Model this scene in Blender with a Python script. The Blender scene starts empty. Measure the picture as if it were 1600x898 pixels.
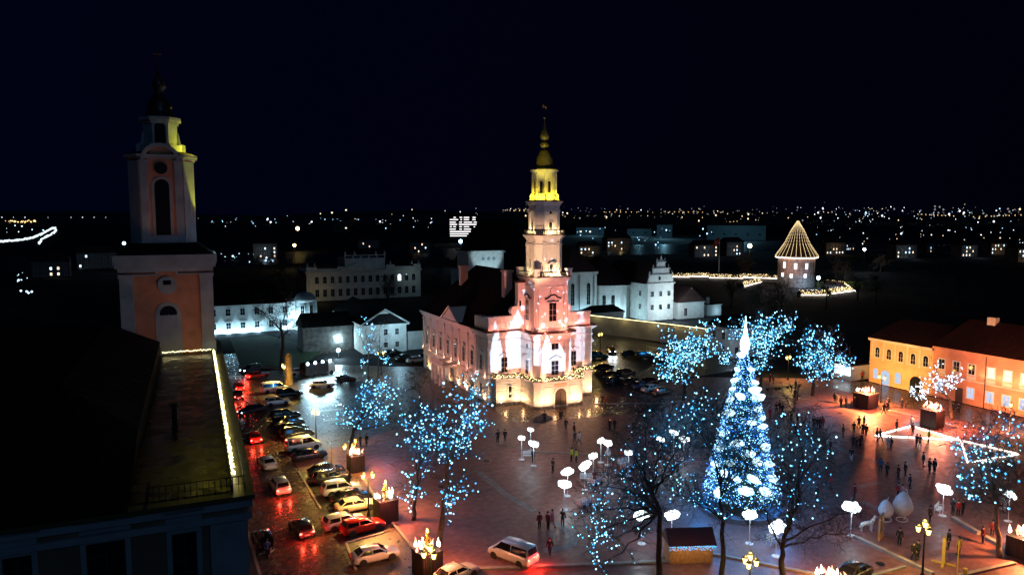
import bpy, math, random
from mathutils import Vector, Matrix
random.seed(7)
R = math.radians
scene = bpy.context.scene
col = scene.collection
# ------------------------------------------------------------------ camera, world, blue fill, exposure
FPX, YAW, PITCH, CAMH = 1156.0, R(25.6), math.atan(112 / 1156.0), 33.0
cam_d = bpy.data.cameras.new('camera'); cam = bpy.data.objects.new('camera', cam_d); col.objects.link(cam)
cam_d.sensor_width = 36.0; cam_d.lens = 36.0 * FPX / 1600.0; cam_d.clip_start = 0.5; cam_d.clip_end = 20000
cam.location = (0, 0, CAMH); cam.rotation_euler = (math.pi / 2 - PITCH, 0, -YAW)
scene.camera = cam
w = bpy.data.worlds.new('World'); scene.world = w; w.use_nodes = True
nt = w.node_tree; nt.nodes.clear()
sky = nt.nodes.new('ShaderNodeTexSky'); sky.sky_type = 'NISHITA'; sky.sun_disc = False
sky.sun_elevation = R(-6); sky.sun_rotation = R(250)
bg1 = nt.nodes.new('ShaderNodeBackground'); bg1.inputs[1].default_value = 0.02
bg2 = nt.nodes.new('ShaderNodeBackground'); bg2.inputs[1].default_value = 0.0070
_tc = nt.nodes.new('ShaderNodeTexCoord'); _dp = nt.nodes.new('ShaderNodeVectorMath'); _dp.operation = 'DOT_PRODUCT'; _dp.inputs[1].default_value = (0.902, -0.432, 0)
_mr = nt.nodes.new('ShaderNodeMapRange'); _mr.inputs[1].default_value = -1; _mr.inputs[2].default_value = .75; _mr.inputs[3].default_value = 1; _mr.inputs[4].default_value = 0
_ns = nt.nodes.new('ShaderNodeTexNoise'); _ns.inputs['Scale'].default_value = 2.2; _ns.inputs['Detail'].default_value = 5
_ad = nt.nodes.new('ShaderNodeMath'); _ad.operation = 'MULTIPLY_ADD'; _ad.inputs[1].default_value = .35; _mix = nt.nodes.new('ShaderNodeMix'); _mix.data_type = 'RGBA'
_mix.inputs[6].default_value = (0.025, 0.045, 0.20, 1); _mix.inputs[7].default_value = (0.05, 0.10, 0.72, 1)
nt.links.new(_tc.outputs['Generated'], _dp.inputs[0]); nt.links.new(_dp.outputs['Value'], _mr.inputs[0]); nt.links.new(_tc.outputs['Generated'], _ns.inputs['Vector'])
nt.links.new(_ns.outputs[0], _ad.inputs[0]); nt.links.new(_mr.outputs[0], _ad.inputs[2]); nt.links.new(_ad.outputs[0], _mix.inputs[0]); nt.links.new(_mix.outputs[2], bg2.inputs[0])
add = nt.nodes.new('ShaderNodeAddShader'); out = nt.nodes.new('ShaderNodeOutputWorld')
nt.links.new(sky.outputs[0], bg1.inputs[0]); nt.links.new(bg1.outputs[0], add.inputs[0])
nt.links.new(bg2.outputs[0], add.inputs[1]); nt.links.new(add.outputs[0], out.inputs[0])
sun_d = bpy.data.lights.new('blue_fill', 'SUN'); sun_d.energy = 0.075; sun_d.angle = R(3); sun_d.color = (0.20, 0.50, 1.0)  # no visible moon: dim blue fill added to lift the dark church front
sun = bpy.data.objects.new('blue_fill', sun_d); col.objects.link(sun); sun.rotation_euler = (R(62), 0, R(8))
scene.view_settings.view_transform = 'Standard'; scene.view_settings.look = 'None'
scene.view_settings.exposure = 0.3; scene.view_settings.gamma = 1
cy = scene.cycles
cy.max_bounces = 4; cy.diffuse_bounces = 2; cy.glossy_bounces = 2; cy.transmission_bounces = 2; cy.volume_bounces = 0
cy.sample_clamp_indirect = 1.5; cy.sample_clamp_direct = 0; cy.blur_glossy = 0.6; cy.caustics_reflective = False; cy.caustics_refractive = False

# ------------------------------------------------------------------ picture <-> place (survey of the square from the camera's height)
f0 = (math.sin(YAW), math.cos(YAW)); r0 = (math.cos(YAW), -math.sin(YAW))
def ray(px, py):
    a = (px - 800) / FPX; b = (449 - py) / FPX
    fw = math.cos(PITCH) + b * math.sin(PITCH); z = -math.sin(PITCH) + b * math.cos(PITCH)
    return f0[0] * fw + r0[0] * a, f0[1] * fw + r0[1] * a, z
def G(px, py, z=0.0):
    d = ray(px, py); t = (z - CAMH) / d[2]; return d[0] * t, d[1] * t
def D(px, py, dist):          # point seen at px,py at a given horizontal distance
    d = ray(px, py); t = dist / math.hypot(d[0], d[1]); return Vector((d[0] * t, d[1] * t, CAMH + d[2] * t))
def PXY(x, y, z):
    fw = x * f0[0] + y * f0[1]; rt = x * r0[0] + y * r0[1]; z -= CAMH
    dep = fw * math.cos(PITCH) - z * math.sin(PITCH); up = fw * math.sin(PITCH) + z * math.cos(PITCH)
    return 800 + FPX * rt / dep, 449 - FPX * up / dep
def HZ(x, y, py):
    lo, hi = -50, 200
    for _ in range(40):
        m = (lo + hi) / 2
        if PXY(x, y, m)[1] > py: lo = m
        else: hi = m
    return m

# ------------------------------------------------------------------ materials
MATS = {}
def M(name, c=(.5, .5, .5), rough=.7, metal=0.0, noise=None, bump=None, spec=.5, wet=None, brick=None, emit=None):
    if name in MATS: return MATS[name]
    m = bpy.data.materials.new(name); m.use_nodes = True; t = m.node_tree; p = t.nodes['Principled BSDF']
    p.inputs['Base Color'].default_value = (*c, 1); p.inputs['Roughness'].default_value = rough
    p.inputs['Metallic'].default_value = metal; p.inputs['Specular IOR Level'].default_value = spec
    tc = t.nodes.new('ShaderNodeTexCoord')
    colsock = None; hs = None
    if noise:
        n = t.nodes.new('ShaderNodeTexNoise'); n.inputs['Scale'].default_value = noise[0]; n.inputs['Detail'].default_value = 6
        t.links.new(tc.outputs['Object'], n.inputs['Vector'])
        r = t.nodes.new('ShaderNodeMapRange'); r.inputs[1].default_value = .3; r.inputs[2].default_value = .7
        r.inputs[3].default_value = 1 - noise[1]; r.inputs[4].default_value = 1 + noise[1]
        t.links.new(n.outputs[0], r.inputs[0])
        mx = t.nodes.new('ShaderNodeVectorMath'); mx.operation = 'SCALE'; mx.inputs[0].default_value = c
        t.links.new(r.outputs[0], mx.inputs['Scale']); colsock = mx.outputs[0]
    if brick:
        b = t.nodes.new('ShaderNodeTexBrick'); b.inputs['Scale'].default_value = brick[0]
        b.inputs['Mortar Size'].default_value = .03; b.inputs['Color1'].default_value = (1, 1, 1, 1)
        b.inputs['Color2'].default_value = (.55, .55, .55, 1); b.inputs['Mortar'].default_value = (.25, .25, .25, 1)
        t.links.new(tc.outputs['Object'], b.inputs['Vector']); hs = b.outputs['Color']
        mm = t.nodes.new('ShaderNodeMix'); mm.data_type = 'RGBA'; mm.blend_type = 'MULTIPLY'; mm.inputs[0].default_value = brick[1]
        if colsock: t.links.new(colsock, mm.inputs[6])
        else: mm.inputs[6].default_value = (*c, 1)
        t.links.new(b.outputs['Color'], mm.inputs[7]); colsock = mm.outputs[2]
    if colsock: t.links.new(colsock, p.inputs['Base Color'])
    if wet:
        n = t.nodes.new('ShaderNodeTexNoise'); n.inputs['Scale'].default_value = wet[0]; n.inputs['Detail'].default_value = 4
        t.links.new(tc.outputs['Object'], n.inputs['Vector'])
        r = t.nodes.new('ShaderNodeMapRange'); r.inputs[1].default_value = .35; r.inputs[2].default_value = .65
        r.inputs[3].default_value = wet[1]; r.inputs[4].default_value = wet[2]
        t.links.new(n.outputs[0], r.inputs[0]); t.links.new(r.outputs[0], p.inputs['Roughness'])
    if bump:
        n = t.nodes.new('ShaderNodeTexNoise'); n.inputs['Scale'].default_value = bump[0]; n.inputs['Detail'].default_value = 3
        t.links.new(tc.outputs['Object'], n.inputs['Vector'])
        b2 = t.nodes.new('ShaderNodeBump'); b2.inputs['Strength'].default_value = bump[1]; b2.inputs['Distance'].default_value = bump[2] if len(bump) > 2 else .05
        if hs:
            ad = t.nodes.new('ShaderNodeMath'); ad.operation = 'ADD'
            t.links.new(hs, ad.inputs[0]); t.links.new(n.outputs[0], ad.inputs[1]); t.links.new(ad.outputs[0], b2.inputs['Height'])
        else: t.links.new(n.outputs[0], b2.inputs['Height'])
        t.links.new(b2.outputs[0], p.inputs['Normal'])
    if emit:
        p.inputs['Emission Color'].default_value = (*emit[0], 1); p.inputs['Emission Strength'].default_value = emit[1]
    MATS[name] = m; return m
def E(name, c, s, sampled=False):
    if name in MATS: return MATS[name]
    m = bpy.data.materials.new(name); m.use_nodes = True; t = m.node_tree; t.nodes.clear()
    e = t.nodes.new('ShaderNodeEmission'); e.inputs[0].default_value = (*c, 1); e.inputs[1].default_value = s
    o = t.nodes.new('ShaderNodeOutputMaterial'); t.links.new(e.outputs[0], o.inputs[0])
    m.cycles.emission_sampling = 'FRONT' if sampled else 'NONE'
    MATS[name] = m; return m

# ------------------------------------------------------------------ mesh kit
class MB:
    def __init__(s): s.v = []; s.f = []
    def add(s, vs, fs):
        o = len(s.v); s.v += [tuple(v) for v in vs]; s.f += [tuple(i + o for i in f) for f in fs]; return s
    def box(s, x0, x1, y0, y1, z0, z1):
        return s.add([(x0, y0, z0), (x1, y0, z0), (x1, y1, z0), (x0, y1, z0), (x0, y0, z1), (x1, y0, z1), (x1, y1, z1), (x0, y1, z1)],
                     [(0, 3, 2, 1), (4, 5, 6, 7), (0, 1, 5, 4), (1, 2, 6, 5), (2, 3, 7, 6), (3, 0, 4, 7)])
    def cb(s, cx, cy, cz, w, d, h): return s.box(cx - w / 2, cx + w / 2, cy - d / 2, cy + d / 2, cz - h / 2, cz + h / 2)
    def prism(s, poly, z0, z1, inset=None):
        n = len(poly); top = inset or poly
        return s.add([(x, y, z0) for x, y in poly] + [(x, y, z1) for x, y in top],
                     [tuple(range(n))[::-1], tuple(range(n, 2 * n))] + [(i, (i + 1) % n, n + (i + 1) % n, n + i) for i in range(n)])
    def vprism(s, prof, y0, y1):          # profile in x,z extruded along y
        n = len(prof)
        return s.add([(x, y0, z) for x, z in prof] + [(x, y1, z) for x, z in prof],
                     [tuple(range(n)), tuple(range(n, 2 * n))[::-1]] + [(i, n + i, n + (i + 1) % n, (i + 1) % n) for i in range(n)])
    def tube(s, p, q, r0_, r1_=None, n=6, cap=True):
        r1_ = r0_ if r1_ is None else r1_
        p = Vector(p); q = Vector(q); d = (q - p)
        if d.length < 1e-6: return s
        d.normalize(); a = d.cross(Vector((0, 0, 1)) if abs(d.z) < .95 else Vector((1, 0, 0))).normalized(); b = d.cross(a)
        vs = []
        for c, r in ((p, r0_), (q, r1_)):
            for i in range(n):
                t = 2 * math.pi * i / n; vs.append(c + a * (r * math.cos(t)) + b * (r * math.sin(t)))
        fs = [(i, (i + 1) % n, n + (i + 1) % n, n + i) for i in range(n)]
        if cap: fs += [tuple(range(n))[::-1], tuple(range(n, 2 * n))]
        return s.add(vs, fs)
    def lathe(s, prof, c=(0, 0), n=16, ph=0, arc=1.0):
        m = len(prof); vs = []
        for i in range(n):
            t = ph + 2 * math.pi * arc * i / n
            for r, z in prof: vs.append((c[0] + r * math.cos(t), c[1] + r * math.sin(t), z))
        fs = [(i * m + j, ((i + 1) % n) * m + j, ((i + 1) % n) * m + j + 1, i * m + j + 1) for i in range(n) for j in range(m - 1)]
        s.add(vs, fs)
        if prof[0][0] > 1e-4: s.f.append(tuple((len(s.v) - n * m) + i * m for i in range(n))[::-1])
        if prof[-1][0] > 1e-4: s.f.append(tuple((len(s.v) - n * m) + i * m + m - 1 for i in range(n)))
        return s
    def ball(s, c, r, n=8, m=5, sc=(1, 1, 1)):
        vs = [(c[0], c[1], c[2] + r * sc[2])]
        for j in range(1, m):
            a = math.pi * j / m
            for i in range(n):
                t = 2 * math.pi * i / n
                vs.append((c[0] + r * sc[0] * math.sin(a) * math.cos(t), c[1] + r * sc[1] * math.sin(a) * math.sin(t), c[2] + r * sc[2] * math.cos(a)))
        vs.append((c[0], c[1], c[2] - r * sc[2])); L = len(vs) - 1
        fs = [(0, 1 + i, 1 + (i + 1) % n) for i in range(n)]
        for j in range(m - 2):
            a = 1 + j * n; b = a + n
            fs += [(a + i, b + i, b + (i + 1) % n, a + (i + 1) % n) for i in range(n)]
        a = 1 + (m - 2) * n
        fs += [(a + i, L, a + (i + 1) % n) for i in range(n)]
        return s.add(vs, fs)
    def octa(s, c, r):
        x, y, z = c
        return s.add([(x + r, y, z), (x - r, y, z), (x, y + r, z), (x, y - r, z), (x, y, z + r), (x, y, z - r)],
                     [(0, 2, 4), (2, 1, 4), (1, 3, 4), (3, 0, 4), (2, 0, 5), (1, 2, 5), (3, 1, 5), (0, 3, 5)])
    def mesh(s, name, mat, smooth=False):
        me = bpy.data.meshes.new(name); me.from_pydata(s.v, [], s.f); me.materials.append(mat)
        if smooth: me.polygons.foreach_set('use_smooth', [True] * len(me.polygons))
        me.update(); return me
    def build(s, name, mat, parent=None, loc=(0, 0, 0), rot=0, smooth=False):
        return put(name, s.mesh(name, mat, smooth), parent, loc, rot)
def put(name, me, parent=None, loc=(0, 0, 0), rot=0, mat=None):
    o = bpy.data.objects.new(name, me); col.objects.link(o); o.location = loc; o.rotation_euler = (0, 0, rot); o.parent = parent
    if mat:
        o.material_slots[0].link = 'OBJECT'; o.material_slots[0].material = mat
    return o
def tag(o, label=None, cat=None, group=None, kind=None):
    if label: o['label'] = label
    if cat: o['category'] = cat
    if group: o['group'] = group
    if kind: o['kind'] = kind
    return o
def thing(name, label, cat, loc=(0, 0, 0), rot=0, group=None):
    o = bpy.data.objects.new(name, None); col.objects.link(o); o.location = loc; o.rotation_euler = (0, 0, rot); o.empty_display_size = .2
    return tag(o, label, cat, group)
def children_of(o): return [c for c in o.children]
def copy_tree(o, parent=None):
    c = o.copy(); col.objects.link(c); c.parent = parent
    for ch in children_of(o): copy_tree(ch, c)
    return c
def lamp(kind, loc, energy, color, size=.15, parent=None, aim=None, spot=60, blend=.6, name='floodlight'):  # default name covers floodlights, lamp glow and added fill lamps alike
    d = bpy.data.lights.new(name, kind); d.energy = energy; d.color = color; d.shadow_soft_size = size
    o = bpy.data.objects.new(name, d); col.objects.link(o); o.location = loc; o.parent = parent
    if kind == 'SPOT': d.spot_size = R(spot); d.spot_blend = blend
    if aim is not None: o.rotation_euler = (Vector(aim) - Vector(loc)).to_track_quat('-Z', 'Y').to_euler()
    return o
def chpoly(cx, cy, w_, d_, c):
    a, b = w_ / 2, d_ / 2
    return [(cx - a + c, cy - b), (cx + a - c, cy - b), (cx + a, cy - b + c), (cx + a, cy + b - c), (cx + a - c, cy + b), (cx - a + c, cy + b), (cx - a, cy + b - c), (cx - a, cy - b + c)]
def offs(poly, cx, cy, e):
    res = []
    n = len(poly)
    for i in range(n):
        p0 = Vector(poly[i - 1]); p1 = Vector(poly[i]); p2 = Vector(poly[(i + 1) % n])
        n1 = Vector(((p1 - p0).y, -(p1 - p0).x)).normalized(); n2 = Vector(((p2 - p1).y, -(p2 - p1).x)).normalized()
        k = e / max(.35, 1 + n1.dot(n2)); q = p1 + (n1 + n2) * k; res.append((q.x, q.y))
    return res
# windows: shared meshes, local -Y is outward
WC = {}
def window(parent, x, y, z, rot, w_=1.1, h=1.9, arch=False, surround='stone_white', glass='glass_dark', frame='sash_white', sw=.14, hood=None, mun=(1, 2), name='window'):
    key = (w_, h, arch, surround, glass, frame, sw, hood, mun)
    if key not in WC:
        a = w_ / 2; s = MB(); d = .1
        if sw > 0:
            s.box(-a - sw, -a, -d, 0, 0, h); s.box(a, a + sw, -d, 0, 0, h); s.box(-a - sw - .08, a + sw + .08, -d - .08, 0, -.16, -.001)
            if arch:
                n = 8; outer = [(-math.cos(math.pi * i / n) * (a + sw), h + math.sin(math.pi * i / n) * (a + sw)) for i in range(n + 1)]
                inner = [(-math.cos(math.pi * i / n) * a, h + math.sin(math.pi * i / n) * a) for i in range(n + 1)]
                for i in range(n): s.vprism([outer[i], outer[i + 1], inner[i + 1], inner[i]][::-1], -d, 0)
            else: s.box(-a - sw, a + sw, -d, 0, h + .001, h + sw)
            if hood == 'tri': s.vprism([(-a - sw - .25, h + sw + .3), (a + sw + .25, h + sw + .3), (0, h + sw + .3 + .62 * (a + sw))], -.5, 0)
            if hood == 'tri' or hood == 'flat': s.box(-a - sw - .3, a + sw + .3, -.42, 0, h + sw + .12, h + sw + .298)
            if hood == 'arc':
                n = 6; W = a + sw + .25
                pr = [(-math.cos(math.pi * i / n) * W, h + sw + .22 + math.sin(math.pi * i / n) * W * .62) for i in range(n + 1)]
                s.vprism(pr[::-1], -.34, 0)
        g = MB(); pts = [(-a, 0), (a, 0), (a, h)]
        if arch: pts += [(math.cos(math.pi * i / 8) * a, h + math.sin(math.pi * i / 8) * a) for i in range(1, 8)]
        pts += [(-a, h)]
        g.vprism(pts, -.03, -.012)
        u = MB(); t = .045
        for i in range(1, mun[0] + 1): xx = -a + w_ * i / (mun[0] + 1); u.box(xx - t / 2, xx + t / 2, -.06, -.0305, .02, h - .02)
        for i in range(1, mun[1] + 1): zz = h * i / (mun[1] + 1); u.box(-a + .01, a - .01, -.055, -.031, zz - t / 2, zz + t / 2)
        u.box(-a, -a + t, -.065, -.0305, 0, h); u.box(a - t, a, -.065, -.0305, 0, h)
        WC[key] = ((s.mesh('window', MATS[surround]) if sw > 0 else None), g.mesh('pane', MATS[glass]), u.mesh('sash', MATS[frame]))
    s, g, u = WC[key]
    if s is None:
        o = put(name, u, parent, (x, y, z), rot); put('pane', g, o); return o
    o = put(name, s, parent, (x, y, z), rot); put('pane', g, o); put('sash', u, o); return o

# base materials
M('stone_white', (.72, .70, .66), .75, noise=(1.2, .10), bump=(6, .25, .03))
M('plaster_white', (.70, .68, .64), .8, noise=(.8, .14), bump=(4, .2, .03))
M('plaster_cream', (.62, .56, .46), .8, noise=(.7, .16), bump=(4, .2, .03))
M('plaster_orange', (.62, .27, .15), .8, noise=(.35, .28), bump=(4, .2, .03))
M('plaster_yellow', (.66, .40, .20), .8, noise=(.5, .14), bump=(4, .2, .03))
M('plaster_terracotta', (.52, .24, .14), .85, noise=(.6, .2), bump=(3, .3, .04))
M('plaster_blue', (.30, .36, .38), .85, noise=(.5, .2), bump=(3, .25, .04))
M('roof_tile', (.055, .020, .016), .75, noise=(1.5, .35), brick=(1.2, .6), bump=(5, .6, .06))
M('roof_dark', (.008, .007, .008), .85, noise=(.6, .4), bump=(3, .4, .05), spec=.15)
M('roof_metal', (.09, .03, .035), .25, noise=(.5, .3), wet=(1.0, .12, .4), bump=(2, .2, .03))
M('copper_dark', (.16, .14, .05), .4, metal=.4, noise=(3, .3))
M('gilt', (.75, .55, .15), .25, metal=1)
M('iron', (.02, .02, .022), .45, metal=.6)
M('glass_dark', (.012, .014, .018), .08)
M('sash_white', (.55, .53, .5), .6)
M('sash_dark', (.06, .05, .04), .6)
M('wood_dark', (.05, .03, .02), .6, noise=(3, .3))
M('wood_warm', (.42, .22, .08), .6, noise=(3, .3))
M('brick_red', (.32, .20, .16), .85, brick=(1.4, .7), noise=(.8, .3), bump=(6, .4, .04))
M('stone_grey', (.22, .21, .20), .85, noise=(.9, .5), brick=(.9, .5), bump=(4, .8, .08))
M('white_paint', (.78, .78, .78), .5)
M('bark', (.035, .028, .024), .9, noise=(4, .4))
M('bark_lit', (.14, .10, .07), .9, noise=(4, .4)); M('twig_lit', (.10, .09, .085), .9)  # paler copies of bark: lamp and bulb light put into the colour
E('lit_white', (.85, .93, 1.0), 3.0); E('lit_cool', (.55, .8, 1.0), 2.2); E('lit_warm', (1, .62, .22), 1.3)
E('lit_curtain', (1.0, .75, .5), .9)

# ------------------------------------------------------------------ ground, roads, hills
def sheet(name, pts, z, mat, kind='structure'):
    b = MB(); b.add([(x, y, z) for x, y in pts], [tuple(range(len(pts)))])
    o = b.build(name, mat); area = sum(pts[i - 1][0] * pts[i][1] - pts[i][0] * pts[i - 1][1] for i in range(len(pts)))
    if area < 0: o.data.flip_normals()
    o['kind'] = kind; return o
m_ground = M('ground_dark', (.020, .020, .022), .95, noise=(.05, .5), spec=.1)
m_setts = M('setts_wet', (.11, .072, .060), .3, noise=(2.4, .6), wet=(1.7, .22, .32), brick=(1.5, .7), bump=(3.5, .45, .02), spec=.7)
m_plaza = M('plaza_wet', (.27, .115, .100), .4, noise=(1.3, .28), wet=(1.1, .34, .54), brick=(1.1, .5), bump=(3.5, .4, .02), spec=.5)
m_lot = M('lot_wet', (.060, .052, .046), .35, noise=(.3, .35), wet=(1.4, .26, .48), brick=(1.9, .6), bump=(8, .4, .02), spec=.6)
m_band = M('pale_setts', (.36, .34, .31), .5, noise=(.9, .3), brick=(3.5, .8), bump=(8, .6, .03))
m_grass = M('grass_dark', (.030, .060, .018), .9, noise=(1.2, .4), bump=(6, .8, .06))
m_kerb = M('kerb_granite', (.34, .31, .27), .5, noise=(2, .2))
gb = MB(); gb.add([(-9000, -200, -.02), (12000, -200, -.02), (12000, 14000, -.02), (-9000, 14000, -.02)], [(0, 1, 2, 3)])
tag(gb.build('ground', m_ground), kind='structure')
sheet('plaza', [(15.4, 30), (125.5, 30), (125.5, 104), (100, 118), (74, 119), (51.5, 119), (51.5, 153), (28, 165), (22, 165), (15.4, 100)], .004, m_plaza)
sheet('street', [(7.4, 20), (15.3, 20), (15.3, 168), (60, 190), (60, 200), (9, 186), (7.4, 170)], .008, m_setts)
sheet('pavement', [(4.2, 20), (7.15, 20), (7.15, 170), (4.2, 170)], .10, M('flag_stones', (.07, .06, .06), .45, brick=(1.2, .5), noise=(.5, .3)))
sheet('forecourt', [(15.4, 100.5), (51.4, 119.5), (51.4, 152), (28, 168), (15.4, 160)], .012, m_lot)
sheet('parking_area', [G(466, 736), G(560, 742), G(640, 850), G(690, 905), G(560, 905)], .012, m_lot)
sheet('parking_ground', [(74, 119.6), (100, 119), (122, 122), (112, 178), (74, 178)], .012, m_lot)
sheet('town_hall_pavement', [(50.5, 119), (50.5, 104), (74.5, 100), (82, 106), (82, 119.3), (74, 119.3)], .0085, m_setts)
sheet('lawn', [G(360, 530), G(420, 524), G(505, 545), G(470, 575), G(375, 570)], .02, m_grass)
sheet('lawn', [G(1270, 440), G(1345, 440), G(1350, 448), G(1280, 450)], .02, M('grass_lit', (.08, .17, .02), .9, noise=(.4, .3)))  # brighter copy of the grass, lamplight put into its colour
sheet('pavement_far', [(116, 30), (126.8, 30), (126.8, 101), (116, 101)], .006, m_setts)
sheet('river', [(-2500, 560), (3500, 480), (3500, 640), (-2500, 760)], .01, M('water', (.006, .008, .012), .45, bump=(.15, .3, .4), spec=.25))
def kerb(pts, wd=.28, h=.12, z=0.0):
    for (a, b) in zip(pts[:-1], pts[1:]):
        a = Vector(a); b = Vector(b); d = b - a; L = d.length; k = max(1, int(L / 6)); ang = math.atan2(d.y, d.x)
        for i in range(k):
            c = a + d * ((i + .5) / k); m = MB(); m.cb(0, 0, h / 2, L / k - .03, wd, h)
            tag(m.build('kerb', m_kerb, None, (c.x, c.y, z), ang), kind='structure')
kerb([(7.28, 30), (7.28, 168)])
kerb([G(690, 891), G(1045, 877)], .45, .16)
kerb([G(1110, 865), G(1290, 900)], .35, .16)
kerb([G(1335, 840), G(1458, 898)], .4, .3)
kerb([G(1488, 811), G(1530, 835)], .5, .35); kerb([G(1538, 840), G(1560, 852)], .5, .35)
kerb([G(1345, 905), G(1415, 885)], .3, .15); kerb([G(1500, 900), G(1585, 880)], .4, .2)
kerb([G(780, 693), G(839, 706), G(902, 708), G(985, 716)], .22, .08)
kerb([G(926, 631), G(1040, 630), G(1115, 622)], .3, .12); kerb([G(1175, 617), G(1345, 632), G(1462, 657), G(1500, 668)], .3, .12)
kerb([G(466, 736), G(501, 795)], .25, .12); kerb([G(541, 848), G(556, 890)], .25, .12); kerb([G(541, 848), G(600, 832)], .22, .12)
kerb([G(565, 742), G(600, 800), G(650, 862)], .3, .12); kerb([G(640, 848), G(700, 905)], .4, .14)
kerb([G(375, 573), G(470, 577)], .3, .12)
def band(p, q, wd=.9):
    a = Vector(p); b = Vector(q); d = (b - a).normalized(); n = Vector((-d.y, d.x)) * wd / 2
    sheet('paving_band', [tuple(a + n), tuple(b + n), tuple(b - n), tuple(a - n)], .0125, m_band)
for p, q in (((745, 735), (790, 772)), ((790, 772), (835, 798)), ((868, 815), (896, 836)), ((897, 838), (893, 852)), ((893, 853), (850, 860)), ((1308, 700), (1372, 722)),
             ((1338, 761), (1376, 753)), ((1188, 664), (1310, 698)), ((500, 642), (550, 637)), ((505, 657), (560, 652)), ((1466, 832), (1490, 842)), ((1345, 782), (1380, 797))):
    band(G(*p), G(*q))
hb = MB(); N = 60; prev = None
rows = [(2600, 0), (3600, .55), (4600, 1.0), (7000, 1.1)]
for k, (dist, f) in enumerate(rows):
    for i in range(N + 1):
        az = R(-60 + 120 * i / N) + YAW
        hgt = (105 + 28 * math.sin(i * .55) + 22 * math.sin(i * .21 + 1) + 9 * math.sin(i * 1.7)) * f * .36
        hb.v.append((math.sin(az) * dist, math.cos(az) * dist, hgt * (dist / 4600 if f > 0 else 0) - .03))
for k in range(len(rows) - 1):
    for i in range(N): a = k * (N + 1) + i; hb.f.append((a, a + 1, a + N + 2, a + N + 1))
tag(hb.build('hills', M('hill_dark', (.012, .013, .016), .95)), kind='structure')

# ------------------------------------------------------------------ town hall
W = MATS['stone_white']; PI = math.pi
TH = thing('town_hall', 'white baroque town hall with tall stepped tower and brightly lit facade', 'town hall', (0, 0, 0))
X0, X1, Y0, Y1, BX = 51.7, 72.8, 118.0, 152.6, 62.1
m = MB(); m.box(X0, X1, Y0, Y1, 0, 12.0); m.build('wall', W, TH)
# rusticated base: courses of blocks set proud
m = MB()
baseP = [(52.5, 118.1), (52.5, 115.9), (56.9, 115.2), (57.3, 110.9), (58.3, 110.2), (65.9, 110.2), (66.9, 110.9), (67.3, 115.2), (71.9, 115.9), (71.9, 118.1)]
m.prism(baseP, 0, 4.2)
for k in range(9):
    z = .35 + k * .42; m.prism(offs(baseP, 0, 0, .07), z, z + .32)
m.build('ground_floor_wall', W, TH)
m = MB(); m.prism(offs(baseP, 0, 0, .28), 4.2, 4.55); m.build('balcony_slab', W, TH)
m = MB(); m.prism(offs(baseP, 0, 0, .12), 0, .34); m.build('plinth', MATS['stone_grey'], TH)
m = MB()
for k in range(9):
    z = .35 + k * .42
    for xx in (X0 - .03, X1 + .03): m = MB(); m.box(xx - .03, xx + .03, Y0, Y1, z, z + .33); m.build('stone_course', W, TH)
m = MB(); m.box(X0 - .3, X0 - .002, Y0 - .3, Y1 + .2, 4.25, 4.6); m.build('string_course', W, TH); m = MB(); m.box(X1 + .002, X1 + .3, Y0 - .3, Y1, 4.25, 4.6); m.build('string_course', W, TH)
# corner piers
for cx in (X0 + .9, X1 - .9):
    m = MB(); m.box(cx - 1.0, cx + 1.0, Y0 - .55, Y0 - .002, 0, 11.9)
    for k in range(9):
        z = .35 + k * .42; m.box(cx - 1.06, cx + 1.06, Y0 - .62, Y0 - .55, z, z + .36)
    m.box(cx - 1.3, cx + 1.3, Y0 - .85, Y0 - .003, 9.5, 9.8); m.box(cx - 1.15, cx + 1.15, Y0 - .7, Y0 - .004, 9.8, 10.1); m.box(cx - 1.2, cx + 1.2, Y0 - .75, Y0 - .005, 4.6, 5.1)
    m.build('pilaster', W, TH)
# central bay
bayP = [(58.3, 118.2), (58.3, 113.2), (58.9, 112.2), (65.3, 112.2), (65.9, 113.2), (65.9, 118.2)]
m = MB(); m.prism(bayP, 4.55, 12.0); m.build('bay_wall', W, TH)
wingE = lambda e: [(X0 - e, Y0 + 6), (X0 - e, Y0 - .6 - e), (X0 + 2.1 + e, Y0 - .6 - e), (X0 + 2.1 + e, Y0 - e), (58.3 - e, Y0 - e), (58.3 - e, 113.2 - .6 * e), (58.9 - .6 * e, 112.2 - e),
                   (65.3 + .6 * e, 112.2 - e), (65.9 + e, 113.2 - .6 * e), (65.9 + e, Y0 - e), (X1 - 2.1 - e, Y0 - e), (X1 - 2.1 - e, Y0 - .6 - e), (X1 + e, Y0 - .6 - e), (X1 + e, Y0 + 6)]
m = MB(); m.prism(wingE(.18), 10.9, 11.15); m.prism(wingE(.25), 12.0, 12.2); m.prism(wingE(.5), 12.2, 12.45); m.prism(wingE(.75), 12.45, 12.62); m.build('cornice', W, TH)
m = MB(); m.prism(wingE(.82), 12.62, 12.82); m.build('cornice_flashing', MATS['roof_tile'], TH)
m = MB(); m.prism(wingE(.12), 9.55, 9.75); m.build('belt_course', W, TH)
for (xa, xb) in ((59.0, 60.3), (63.9, 65.2)):
    m = MB(); m.box(xa, xb, 111.9, 112.198, 4.6, 10.9); m.box(xa - .2, xb + .2, 111.7, 112.197, 9.4, 9.65); m.box(xa - .12, xb + .12, 111.8, 112.196, 9.65, 9.9); m.box(xa - .12, xb + .12, 111.8, 112.195, 4.6, 5.0); m.build('pilaster', W, TH)
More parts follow.
